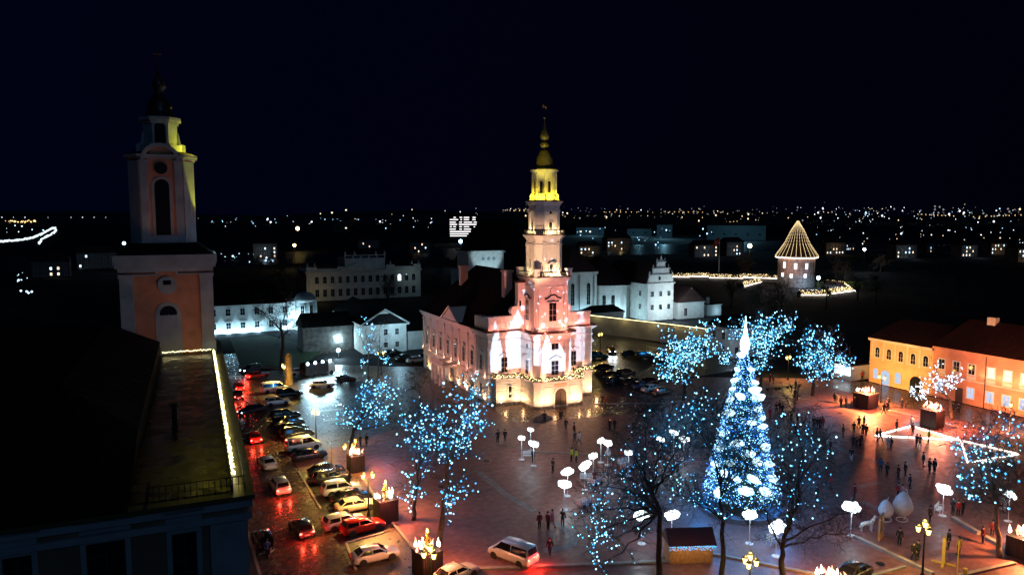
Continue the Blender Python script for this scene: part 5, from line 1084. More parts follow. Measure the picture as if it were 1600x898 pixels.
# ------------------------------------------------------------------ glowing cloud lamps with benches
cms = [cloud_mesh(.92, .55, 70 + i, 6 + i, 'cloud_shade', CM) for i in range(3)]
CLD = [(815, 684, .62, 'low round cloud lamp at the left, shorter of the leftmost three', 0), (834, 693, .80, 'cloud lamp above the white bench, nearest of the leftmost three', 0), (829, 671, .58, 'rear round cloud lamp of the leftmost three', 0), (882, 756, 1.0, 'largest round cloud lamp, front left of the middle cluster', 0), (887, 736, .95, 'oval cloud lamp just behind the largest round one', .3),
       (914, 727, 1.0, 'tilted oval cloud lamp between the two middle benches', .35), (927, 712, .75, 'flat cloud lamp behind the tilted oval one', .1), (939, 688, .65, 'left of the twin cloud lamps over the white picket', 0), (950, 692, .70, 'right of the twin cloud lamps over the white picket', .15), (982, 707, .72, 'boxy cloud lamp above the white crate', 0),
       (1032, 686, .66, 'single round cloud lamp among dark branches', 0), (1053, 676, .85, 'highest cloud lamp left of the Christmas tree', .1), (1069, 686, .95, 'cloud lamp touching the dark branches beside the Christmas tree', .2), (1003, 804, 1.0, 'cloud lamp behind the large dark tree, left of the hut', .1), (1050, 804, .95, 'cloud lamp over the red hut roof', 0),
       (1172, 804, .95, 'cloud lamp below the Christmas tree, left of two', 0), (1214, 822, 1.0, 'cloud lamp below the Christmas tree, behind the forked trunk', .1), (1331, 792, 1.05, 'flat cloud lamp beside the white horse figure', 0), (1475, 764, 1.1, 'wide cloud lamp above the white bench at the right', .15), (1578, 772, .8, 'cloud lamp near the right edge beside pale figures', .2)]
for i, (px, py, rad, lab, tilt) in enumerate(CLD):
    x, y = G(px, py, 3.0); T = thing('cloud_lamp', lab, 'cloud lamp', (x, y, 0), 0, 'glowing cloud lamps on the square')
    o = put('cloud_shade', cms[i % 3], T, (0, 0, 3.0), i * .7); o.scale = (rad * .88,) * 2 + (rad * 1.15,); o.rotation_euler = (.15 + tilt, tilt * .6, i * .7)
    m = MB(); m.tube((0, 0, 0), (0, 0, 2.8), .045, n=6); m.build('pole', MATS['white_paint'], T); m = MB(); m.lathe([(.42, 0), (.4, .05), (.08, .1)], (0, 0), 12); m.build('foot', MATS['white_paint'], T)
    lamp('POINT', (0, 0, 2.3), 42 * rad, (.72, .88, 1.0), .3, T)
def bench(px, py, rot, lab):
    T = thing('bench', lab, 'bench', (*G(px, py), 0), rot); wp = MATS['white_paint']
    for k in range(3): m = MB(); m.box(-.8, .8, -.24 + k * .17, -.1 + k * .17, .44, .48); m.build('seat_slat', wp, T)
    for k in range(3): m = MB(); m.box(-.8, .8, .28, .32, .56 + k * .16, .68 + k * .16); m.build('back_slat', wp, T)
    for s in (-1, 1):
        m = MB(); m.box(s * .76 - .03, s * .76 + .03, -.24, -.18, 0, .66); m.box(s * .76 - .03, s * .76 + .03, -.18, .34, .38, .435); m.build('leg', wp, T)
        m = MB(); m.box(s * .76 - .03, s * .76 + .03, .33, .38, 0, 1.0); m.build('leg', wp, T); m = MB(); m.box(s * .76 - .04, s * .76 + .04, -.26, .3, .662, .7); m.build('armrest', wp, T)
    return T
for px, py, rot, lab in ((826, 716, -.5, 'white bench under the leftmost cloud lamps'), (916, 752, -.6, 'white bench under the tilted oval cloud lamp'), (951, 713, .9, 'white bench beneath the twin cloud lamps'), (975, 727, .2, 'white bench under the boxy cloud lamp'), (1468, 800, .35, 'white bench below the wide cloud lamp at the right'), (1210, 848, .1, 'white bench behind the forked trunk')): bench(px, py, rot, lab)
# ------------------------------------------------------------------ dark boxes with blazing fire
FM = [E('fire_core', (1, .72, .50), 9, True), E('fire_red', (1, .22, .12), 5, True)]
def fire_box(px, py, w_, h, lab, rot=0, e=900, colr=(1, .28, .09), flames=5, gold=True, seed=1):
    x, y = G(px, py); T = thing('fire_box', lab, 'fire box', (x, y, 0), rot); q = random.Random(seed)
    m = MB(); m.box(-w_ / 2 + .05, w_ / 2 - .05, -w_ / 2 + .05, w_ / 2 - .05, 0, h - .05); m.build('inner_box', MATS['iron'], T)
    n = 9
    for i in range(n):
        a = -w_ / 2 + w_ * i / n
        for (bx) in ((a + .02, a + w_ / n - .03, -w_ / 2 - .02, -w_ / 2 + .045), (-w_ / 2 - .02, -w_ / 2 + .045, a + .02, a + w_ / n - .03), (w_ / 2 - .045, w_ / 2 + .02, a + .02, a + w_ / n - .03)):
            m = MB(); m.box(*bx, .1, h); m.build('slat', M('slat_dark', (.02, .012, .014), .5, noise=(2, .3)), T)
    flames *= 4
    for i in range(flames):
        t = q.uniform(0, 2 * PI); rr_ = w_ * q.uniform(.05, .58); m = MB(); fx, fy = rr_ * math.cos(t), rr_ * math.sin(t); s_ = q.uniform(.45, 1.0); z_ = h + q.uniform(0, .35); lx_, ly_ = q.uniform(-.2, .2), q.uniform(-.2, .2)
        pv = None
        for k_, (ra_, dz_) in enumerate(((.03, 0), (.15, .1), (.17, .25), (.10, .5), (.01, .85))):
            cur = (fx + lx_ * dz_ * dz_ * 2, fy + ly_ * dz_ * dz_ * 2, z_ + dz_ * s_)
            if pv: m.tube(pv[0], cur, pv[1] * s_, ra_ * s_, 7, cap=False)
            pv = (cur, ra_); m.build('flame', FM[0] if i % 2 == 0 else FM[1], T)
    if gold: m = MB(); m.lathe([(.35, h - .02), (.25, h + .5), (.4, h + .9), (.12, h + 1.4), (.22, h + 1.6), (.03, h + 2.0)], (0, 0), 10); m.build('gilt_figure', MATS['gilt'], T)
    lamp('SPOT', (x, y - .2, h + 1.9), e * 3.8, colr, .35, aim=(x, y - .2, 0), spot=162, blend=1); lamp('POINT', (x - w_ * .2, y - w_ * .8, h + .6), e * .30, (1, .20, .10), .3)  # unseen downward spot added to spread the firelight over the paving
    return T
fire_box(603, 812, 2.1, 2.5, 'dark slatted box with blazing fire beside the red wagon', .1, 1500, seed=1)
fire_box(668, 898, 2.1, 2.5, 'dark slatted box with fire under the leaning tree at the bottom', .2, 1500, seed=2)
fire_box(556, 735, 1.8, 2.2, 'small dark fire box beside the black parked cars', .1, 800, seed=3)
fire_box(1352, 636, 2.9, 2.6, 'wide dark box with three blazing fires before the yellow house', .1, 6500, (1, .34, .10), 6, False, 4)
fire_box(1456, 666, 2.5, 2.8, 'tall dark box with fire under the white bulb tree', .1, 4800, (1, .26, .11), 5, False, 5)
fire_box(1600, 868, 2.4, 2.0, 'fire box cut by the right edge of the square', .1, 2200, (1, .36, .12), 5, False, 6)
fire_box(1297, 925, 2.2, 1.4, 'low fire box at the bottom edge below the forked tree', .1, 900, (1, .5, .2), 5, False, 7)
# ------------------------------------------------------------------ street lamps
LAN = E('lantern_glow', (1, .66, .14), 6, True)
def lan_mesh():
    m = MB(); m.lathe([(.10, 0), (.14, .05), (.22, .5), (.0, .5)], (0, 0), 6); return m.mesh('lantern', LAN)
def cap_mesh():
    m = MB(); m.lathe([(.27, .5), (.2, .62), (.06, .72), (.04, .85), (.0, .86)], (0, 0), 6); return m.mesh('lantern_cap', MATS['iron'])
LMm, CPm = lan_mesh(), cap_mesh()
def street_lamp(px, py, n, lab, e=260, h=4.3, rot=0, s=1.0):
    e *= 3.3
    x, y = G(px, py, h + .2); T = thing('street_lamp', lab, 'street lamp', (x, y, 0), rot, 'old style lantern street lamps')
    m = MB(); m.lathe([(.2, 0), (.2, .3), (.11, .5), (.09, 1.4), (.06, h - .1), (.08, h)], (0, 0), 10); m.build('pole', MATS['iron'], T)
    for i in range(n):
        t = 2 * PI * i / n; r_ = .52; c = (r_ * math.cos(t), r_ * math.sin(t))
        m = MB(); m.tube((0, 0, h - .35), (c[0], c[1], h - .05), .03, n=5); m.build('arm', MATS['iron'], T)
        o = put('lantern', LMm, T, (c[0], c[1], h)); o.scale = (s, s, s); o2 = put('lantern_cap', CPm, o)
    if n > 2: o = put('lantern', LMm, T, (0, 0, h + .5)); o.scale = (s, s, s); put('lantern_cap', CPm, o)
    lamp('SPOT', (0, 0, h + 1.3), e * 1.1, (1, .62, .14), .5, T, spot=150, blend=1); lamp('POINT', (0, -.9, h - .2), e * .15, (1, .62, .14), .2, T); return T
for px, py, n, lab, e in ((443, 573, 2, 'double lantern lamp beside the yellow lit trunk', 1500), (493, 645, 2, 'double lantern lamp above the row of black cars', 1500), (545, 699, 2, 'double lantern lamp by the small fire box', 900), (575, 744, 2, 'double lantern lamp beside the white estate car', 1300), (672, 866, 3, 'triple lantern lamp in front of the bottom fire box', 420),
                          (595, 552, 2, 'double lantern lamp near the gabled house', 300), (938, 523, 2, 'double lantern lamp right of the town hall', 700), (1232, 559, 2, 'double lantern lamp under the wide blue bulb tree', 600), (1378, 590, 2, 'double lantern lamp before the yellow house door', 420), (1445, 828, 3, 'triple lantern lamp near the yellow column sign', 650),
                          (1172, 880, 3, 'triple lantern lamp at the foot of the Christmas tree', 420), (1580, 632, 1, 'single globe lamp before the orange house', 300)):
    street_lamp(px, py, n, lab, e, rot=.4 + px * .01)
m = thing('lit_trunk', 'thick pollard trunk lit yellow by the double lantern', 'tree trunk', (*G(452, 600), 0)); b = MB(); b.lathe([(.9, 0), (.7, 1.2), (.62, 4), (.7, 5.4), (.3, 6.2)], (0, 0), 12); b.build('trunk', M('bark_lamplit', (.22, .15, .08), .9, noise=(3, .3)), m)  # yellow lantern light is put into the bark colour

# ------------------------------------------------------------------ vehicles (forward = local +X)
GLS = M('car_glass', (.008, .009, .012), .05, spec=.8)
TYR = M('tyre', (.012, .012, .012), .8); RIM = M('rim', (.45, .45, .47), .3, metal=.8); PLT = M('number_plate', (.6, .6, .62), .5); DRK = M('trim_dark', (.015, .015, .015), .6)
def paint(name, c): return M('paint_' + name, c, .22, metal=.15, spec=.6, noise=(1.5, .06))
PAINT = {k: paint(k, v) for k, v in dict(white=(.72, .72, .72), silver=(.40, .41, .43), black=(.012, .012, .014), charcoal=(.035, .037, .042), red=(.50, .02, .015), blue=(.02, .04, .10), cream=(.62, .52, .36), brown=(.05, .03, .02)).items()}
HL_ON, HL_OFF = E('headlight_on', (.80, .92, 1.0), 14), M('headlight_off', (.5, .52, .55), .15, spec=.8)
TL_ON, TL_OFF = E('taillight_on', (1.0, .14, .10), 7), M('taillight_off', (.25, .01, .01), .2)
CARS = {
 'sedan': dict(L=4.7, W=.90, body=[(-2.35, .36, .62, .72), (-2.28, .26, .90, .84), (-1.9, .22, .98, .89), (-1.2, .2, .98, .9), (0, .2, .95, .9), (1.0, .2, .92, .9), (1.6, .2, .86, .89), (2.1, .22, .76, .84), (2.3, .28, .62, .74), (2.36, .36, .5, .62)],
               cab=[(-1.95, .95), (-1.25, 1.38), (-.3, 1.45), (.35, 1.38), (1.15, .9)], wb=(-1.42, 1.42)),
 'wagon': dict(L=4.7, W=.90, body=[(-2.33, .36, .66, .76), (-2.28, .26, .94, .86), (-1.9, .22, 1.0, .89), (-1.0, .2, 1.0, .9), (0, .2, .97, .9), (1.0, .2, .93, .9), (1.6, .2, .88, .89), (2.1, .22, .78, .84), (2.3, .28, .62, .74), (2.36, .36, .5, .62)],
               cab=[(-2.22, .96), (-1.85, 1.45), (-.4, 1.5), (.35, 1.42), (1.15, .92)], wb=(-1.42, 1.42)),
 'hatchback': dict(L=4.2, W=.88, body=[(-2.1, .36, .7, .76), (-2.05, .26, .96, .85), (-1.6, .2, 1.0, .88), (0, .2, .98, .88), (.9, .2, .95, .88), (1.5, .2, .88, .87), (1.9, .22, .78, .82), (2.08, .3, .6, .7)],
               cab=[(-2.0, .98), (-1.6, 1.44), (-.4, 1.52), (.3, 1.44), (1.1, .94)], wb=(-1.3, 1.3)),
 'suv': dict(L=4.7, W=.94, body=[(-2.35, .42, .8, .84), (-2.3, .32, 1.06, .9), (-1.9, .28, 1.12, .94), (0, .28, 1.1, .94), (1.0, .28, 1.07, .94), (1.7, .28, 1.0, .92), (2.15, .3, .9, .87), (2.35, .38, .66, .78)],
             cab=[(-2.25, 1.08), (-1.95, 1.66), (-.4, 1.74), (.4, 1.66), (1.15, 1.06)], wb=(-1.4, 1.42)),
 'van': dict(L=5.0, W=.97, body=[(-2.5, .36, .95, .9), (-2.45, .28, 1.12, .95), (-1.8, .25, 1.15, .97), (0, .25, 1.15, .97), (1.4, .25, 1.12, .97), (2.1, .27, 1.0, .94), (2.42, .3, .8, .86), (2.5, .38, .6, .8)],
             cab=[(-2.45, 1.1), (-2.3, 1.9), (-.4, 1.98), (.95, 1.9), (1.85, 1.08)], wb=(-1.5, 1.6)),
}
CMESH = {}
def car_meshes(kind):
    if kind in CMESH: return CMESH[kind]
    s = CARS[kind]; W_ = s['W']; m = MB(); n = 0; st = []
    B = s['body']; xs = []
    for (a, b) in zip(B[:-1], B[1:]):
        k = max(1, int((b[0] - a[0]) / .3))
        for i in range(k): f = i / k; xs.append(tuple(a[j] + (b[j] - a[j]) * f for j in range(4)))
    xs.append(B[-1])
    rings = []
    for x, zl, zt, hw in xs:
        sec = [(0, zl), (hw * .8, zl), (hw * .97, zl + .1), (hw * 1.0, zl + (zt - zl) * .5), (hw * .97, zt - .12), (hw * .9, zt - .03), (hw * .6, zt + .015), (0, zt + .03)]
        rings.append([(x, y, z) for y, z in sec] + [(x, -y, z) for y, z in sec[-2:0:-1]])
    k = len(rings[0])
    for r_ in rings: m.v += r_
    for i in range(len(rings) - 1):
        for j in range(k): m.f.append((i * k + j, i * k + (j + 1) % k, (i + 1) * k + (j + 1) % k, (i + 1) * k + j))
    m.f.append(tuple(range(k))[::-1]); m.f.append(tuple(range(len(m.v) - k, len(m.v))))
    # cabin hull
    C = s['cab']; bw, tw_ = W_ * .90, W_ * .70; o = len(m.v)
    zb = C[0][1]; hull = []
    def half(z): t = (z - .95) / (C[2][1] - .95); return bw + (tw_ - bw) * max(0, min(1, t))
    prof = C
    for x, z in prof: hull.append((x, z))
    L_ = [(x, -half(z), z) for x, z in hull]; Rr = [(x, half(z), z) for x, z in hull]; m.v += L_ + Rr; h = len(hull)
    for i in range(h - 1): m.f.append((o + i, o + i + 1, o + h + i + 1, o + h + i)[::-1] if False else (o + i, o + h + i, o + h + i + 1, o + i + 1))
    m.f.append(tuple(o + i for i in range(h))); m.f.append(tuple(o + h + i for i in range(h))[::-1])
    body = m.mesh('body', PAINT['white'], True)
    def glass(pts, off):
        g = MB(); g.add([tuple(Vector(p) + Vector(off)) for p in pts] + [tuple(Vector(p) + Vector(off) * .2) for p in pts], [(0, 1, 2, 3), (7, 6, 5, 4), (0, 4, 5, 1), (1, 5, 6, 2), (2, 6, 7, 3), (3, 7, 4, 0)]); return g
    def lerp(a, b, t): return tuple(a[i] + (b[i] - a[i]) * t for i in range(len(a)))
    parts = []
    def slope(i, a, b, fa, fb, nm):       # glass over cabin segment i from fraction a to b
        p, q = hull[i], hull[i + 1]; P0 = lerp(p, q, a); P1 = lerp(p, q, b); d = Vector((q[0] - p[0], 0, q[1] - p[1])).normalized(); nn = Vector((-d.z, 0, d.x)) * .015
        g = glass([(P0[0], -half(P0[1]) * fa, P0[1]), (P0[0], half(P0[1]) * fa, P0[1]), (P1[0], half(P1[1]) * fb, P1[1]), (P1[0], -half(P1[1]) * fb, P1[1])], nn); parts.append((nm, g.mesh(nm, GLS), None))
    slope(0, .16, .92, .86, .88, 'rear_window'); slope(3, .06, .90, .9, .88, 'windscreen')
    zlo = max(C[0][1], C[-1][1]) + .05
    def xat(z, i):
        p, q = hull[i], hull[i + 1]; return p[0] + (q[0] - p[0]) * (z - p[1]) / (q[1] - p[1])
    ztop = C[1][1] - .06; zmid = zlo
    xr0, xr1 = xat(zlo, 0) + .18, xat(ztop, 0) + .14; xf0, xf1 = xat(zlo, 3) - .16, xat(ztop, 3) - .16
    xm_ = (xr0 + xf0) / 2 - .05
    for sg in (-1, 1):
        for (a0, a1, b0, b1) in ((xr0, xm_ - .05, xr1, xm_ - .05), (xm_ + .05, xf0, xm_ + .05, xf1)):
            if kind == 'van' and (a0 == xr0) and False: continue
            P_ = [(a0, sg * half(zlo), zlo), (a1, sg * half(zlo), zlo), (b1, sg * half(ztop), ztop), (b0, sg * half(ztop), ztop)]
            if sg > 0: P_ = P_[::-1]
            g = glass(P_, (0, sg * .016, 0)); parts.append(('side_window', g.mesh('side_window', GLS), None))
    hx, rx_ = B[-1][0], B[0][0]; hz = B[-2][2] - .12; tz = B[1][2] - .2
    for sg in (-1, 1):
        g = MB(); g.ball((hx - .18, sg * W_ * .66, hz + .06), .13, 8, 5, (1.2, 1.35, .75)); parts.append(('headlight', g.mesh('headlight', HL_OFF), None))
        g = MB(); g.ball((rx_ + .06, sg * W_ * .74, tz), .12, 8, 5, (.8, 1.3, 1.0)); parts.append(('taillight', g.mesh('taillight', TL_OFF), None))
        g = MB(); g.ball((C[3][0] + .5, sg * (W_ + .08), C[-1][1] + .1), .1, 8, 5, (.7, 1.1, .8)); parts.append(('mirror', g.mesh('mirror', DRK), None))
    g = MB(); g.box(rx_ - .015, rx_ + .05, -.26, .26, tz - .28, tz - .16); parts.append(('number_plate', g.mesh('number_plate', PLT), None))
    g = MB(); g.box(hx - .12, hx + .012, -W_ * .5, W_ * .5, .36, .5); parts.append(('grille', g.mesh('grille', DRK), None))
    wr = .33 if kind != 'suv' else .38
    w1_ = MB(); w1_.lathe([(wr * .55, -.1), (wr, -.1), (wr, .1), (wr * .62, .11)], (0, 0), 16); tyre = w1_.mesh('wheel', TYR)
    w2_ = MB(); w2_.lathe([(.02, .075), (wr * .2, .11), (wr * .3, .08), (wr * .62, .095), (wr * .62, -.05)], (0, 0), 10); rim = w2_.mesh('rim', RIM)
    ar = MB(); ar.lathe([(wr * 1.16, -.02), (wr * 1.2, .03), (wr * .9, .03)], (0, 0), 16); arch = ar.mesh('wheel_arch', DRK)
    CMESH[kind] = (body, parts, tyre, rim, arch, s, wr); return CMESH[kind]
def car(kind, px, py, deg, colr, lab, on='', group=None, z=0.0, gx=None, sc=1.0):
    body, parts, tyre, rim, arch, s, wr = car_meshes(kind); x, y = gx or G(px, py)
    T = thing(kind + '_car' if kind != 'van' else 'van', lab, 'van' if kind == 'van' else 'car', (x, y, z + .012), R(deg), group); T.scale = (sc,) * 3
    put('body', body, T, mat=PAINT[colr])
    for nm, me, _ in parts:
        mm = None
        if nm == 'headlight' and 'h' in on: mm = HL_ON
        if nm == 'taillight' and 't' in on: mm = TL_ON
        put(nm, me, T, mat=mm)
    for wx in s['wb']:
        for sg in (-1, 1):
            a = put('wheel_arch', arch, T, (wx, sg * (s['W'] - .025), wr)); a.rotation_euler = (-sg * PI / 2, 0, 0)
            o = put('wheel', tyre, T, (wx, sg * (s['W'] - .08), wr)); o.rotation_euler = (-sg * PI / 2, 0, 0); put('rim', rim, o)
    if 'h' in on:
        for sg in (-.6, .6): lamp('SPOT', (s['L'] / 2 + .1, sg, .75), 260, (.75, .9, 1), .06, T, spot=70, blend=.6).rotation_euler = (PI / 2 - .22, 0, -PI / 2)
    if 't' in on:
        for sg in (-.6, .6): lamp('POINT', (-s['L'] / 2 - .35, sg, .8), 130, (1, .035, .015), .1, T)
    return T
gk = 'cars driving along the wet street'
car('suv', 392, 582, 215, 'blue', 'dark blue car with bright headlights turning at the far street end', 'h', gk)
car('sedan', 403, 590, 25, 'red', 'red and white car crossing at the far end of the street', 't', gk)
car('hatchback', 373, 609, 92, 'red', 'farther of two red lit cars queueing one behind the other', 't', gk)
car('hatchback', 371, 622, 92, 'black', 'nearer of two red lit cars queueing one behind the other', 't', gk)
car('sedan', 394, 645, 205, 'blue', 'dark blue car with white headlights mirrored in the wet street', 'h', gk)
car('sedan', 397, 688, 92, 'red', 'dark red car with glowing tail lights on the left lane', 't', gk)
car('sedan', 417, 728, 96, 'white', 'white saloon seen from behind in the street lane', '', gk)
car('suv', 437, 766, 94, 'silver', 'pale car with glowing tail lights and dark rear window', 't', gk)
car('hatchback', 471, 832, 97, 'charcoal', 'dark hatchback with blue lit number plate near the bottom', 't', gk)
car('hatchback', 412, 850, 92, 'black', 'dark car beside the moped at the left kerb', '', gk)
gp = 'cars parked nose in along the street'
for kind, px, py, deg, colr, lab in (
    ('van', 429, 612, 4, 'white', 'white van with yellow lit roof at the far end of the row'), ('suv', 452, 620, 4, 'black', 'black car right of the yellow roofed van'), ('hatchback', 433, 632, 6, 'white', 'white hatchback with bright wheel in the far row'),
    ('suv', 446, 655, 6, 'black', 'first black car below the white hatchback'), ('sedan', 452, 665, 6, 'charcoal', 'second dark car of the black group, with bright lamp'), ('sedan', 458, 675, 6, 'black', 'third dark car of the black group'), ('suv', 465, 684, 6, 'black', 'last black car before the white van'),
    ('van', 474, 702, 8, 'white', 'white van parked beside the dark blue saloon'), ('sedan', 484, 716, 8, 'blue', 'dark blue saloon parked just in front of the white van'), ('sedan', 510, 741, 2, 'black', 'black car first in the lower row'), ('wagon', 519, 752, 2, 'charcoal', 'dark estate second in the lower row'),
    ('suv', 534, 771, 1, 'white', 'white off road car with yellow lit roof'), ('sedan', 549, 783, 2, 'black', 'black car hidden between two pale cars'), ('sedan', 556, 796, 3, 'cream', 'cream saloon next to the fire box'), ('wagon', 538, 822, 8, 'silver', 'silver estate car left of the red estate'),
    ('wagon', 567, 829, 8, 'red', 'bright red estate car'), ('sedan', 586, 874, 3, 'white', 'white saloon alone at the lower end of the parking'),
    ('sedan', 468, 585, 10, 'white', 'white car beside the lit pollard trunk'), ('sedan', 503, 605, -18, 'white', 'white saloon parked on the open forecourt')):
    car(kind, px, py, deg, colr, lab, '', gp)
gq = 'cars parked behind the town hall'
for kind, px, py, deg, colr, lab in (('suv', 615, 556, 20, 'black', 'dark car left in the row before the white boundary wall'), ('sedan', 632, 562, 20, 'charcoal', 'charcoal car middle in the row before the white boundary wall'), ('sedan', 650, 566, 15, 'silver', 'silver car right in the row before the white boundary wall'),
    ('sedan', 985, 556, -20, 'black', 'black car right of the car with blue headlights'), ('suv', 1008, 560, -20, 'black', 'black off road car near the long garden wall'),
    ('sedan', 945, 578, 15, 'black', 'rearmost dark car in the row right of the town hall'), ('sedan', 955, 590, 15, 'brown', 'brown car second in the row right of the town hall'), ('suv', 978, 588, 15, 'charcoal', 'charcoal off road car with lit bonnet in the row'),
    ('sedan', 990, 601, 15, 'black', 'black car fourth in the row right of the town hall'), ('sedan', 1003, 606, 15, 'blue', 'dark blue car with pale bonnet in the row'), ('sedan', 1018, 611, 15, 'silver', 'silver car with shining bonnet in the row'), ('wagon', 1035, 617, 15, 'black', 'long black car nearest the street in the row')):
    car(kind, px, py, deg, colr, lab, '', gq)
car('suv', 955, 552, -115, 'black', 'black off road car with bright blue headlights', 'h')
car('van', 801, 874, 116, 'white', 'white van with glowing lamps parked alone on the plaza', 't')
car('sedan', 1330, 905, 190, 'charcoal', 'dark car with bluish lamps at the bottom edge right of the forked tree', '')
car('sedan', 712, 905, 20, 'silver', 'pale car roof cut by the bottom edge beside the fire box')
# rescue lorry with row of floodlights
T = thing('light_truck', 'dark truck with a row of four dazzling white lamps on its roof', 'truck', (*G(497, 586), 0), R(18)); m = MB(); m.box(-3.4, 1.8, -1.2, 1.2, .6, 2.9); m.build('cargo_box', PAINT['charcoal'], T)
m = MB(); m.vprism([(1.85, .5), (3.4, .5), (3.4, 1.5), (3.0, 2.6), (1.85, 2.7)], -1.15, 1.15); m.build('cab', PAINT['white'], T)
for i in range(4):
    m = MB(); m.ball((-3.0 + i * 1.7, -1.35, 3.0), .3); m.build('lamp_head', E('truck_lamp', (.6, .88, 1), 14), T); lamp('SPOT', (-3.0 + i * 1.7, -1.9, 3.2), 3600, (.5, .85, 1), .3, T, aim=(-3.0 + i * 1.7, -5, 0), spot=120, blend=.8)
for xx in (-2.4, -.4, 2.5):
    for sg in (-1, 1): o = put('wheel', car_meshes('van')[2], T, (xx, sg * 1.1, .45)); o.rotation_euler = (PI / 2, 0, 0); o.scale = (1.35,) * 3
car('hatchback', 540, 597, 12, 'black', 'dark car in the white glare right of the truck')
# moped
T = thing('moped', 'small moped with white reflective strips beside the left kerb', 'moped', (*G(424, 866), 0), R(60))
for xx in (-.6, .6): m = MB(); m.lathe([(.1, -.06), (.26, -.06), (.26, .06), (.1, .06)], (0, 0), 14); o = m.build('wheel', TYR, T, (xx, 0, .26)); o.rotation_euler = (PI / 2, 0, 0)
m = MB(); m.vprism([(-.65, .4), (.2, .35), (.3, .5), (-.1, .55), (-.2, .78), (-.7, .8)], -.16, .16); m.build('body', PAINT['blue'], T); m = MB(); m.tube((.6, 0, .3), (.42, 0, 1.0), .05); m.tube((.42, -.32, 1.0), (.42, .32, 1.0), .03); m.build('handlebar', DRK, T)
m = MB(); m.box(-.5, .1, -.2, -.161, .45, .52); m.build('reflective_strip', MATS['white_paint'], T); m = MB(); m.box(-.65, .0, -.15, .15, .805, .88); m.build('saddle', DRK, T)

# ------------------------------------------------------------------ people: one continuous skinned body each, coat, trousers and hair over it
def skin_mesh(name, pts, edges, rad, mat, sub=1):
    me = bpy.data.meshes.new(name); me.from_pydata(pts, edges, []); ob = bpy.data.objects.new(name, me); col.objects.link(ob)
    ob.modifiers.new('skin', 'SKIN'); md = ob.modifiers.new('sub', 'SUBSURF'); md.levels = sub; md.render_levels = sub
    if not me.skin_vertices: raise RuntimeError('no skin layer')
    for i, r_ in enumerate(rad): me.skin_vertices[0].data[i].radius = (r_, r_) if isinstance(r_, float) else r_
    for i in range(len(pts)): me.skin_vertices[0].data[i].use_root = (i == 0)
    bpy.context.view_layer.update(); dg = bpy.context.evaluated_depsgraph_get(); res = bpy.data.meshes.new_from_object(ob.evaluated_get(dg)); res.name = name
    bpy.data.objects.remove(ob); res.materials.clear(); res.materials.append(mat); res.polygons.foreach_set('use_smooth', [True] * len(res.polygons)); return res
SKIN = M('skin', (.55, .33, .24), .6); HAIR = M('hair', (.03, .02, .015), .7); SHOE = M('shoe', (.015, .013, .012), .5)
CLOTH = {k: M('cloth_' + k, v, .9, noise=(12, .15)) for k, v in dict(black=(.015, .015, .018), navy=(.018, .025, .05), red=(.42, .02, .02), pink=(.55, .22, .25), white=(.62, .60, .58), grey=(.12, .12, .13), brown=(.09, .05, .03), yellow=(.65, .62, .05), blue=(.03, .10, .26), darkred=(.16, .015, .015)).items()}
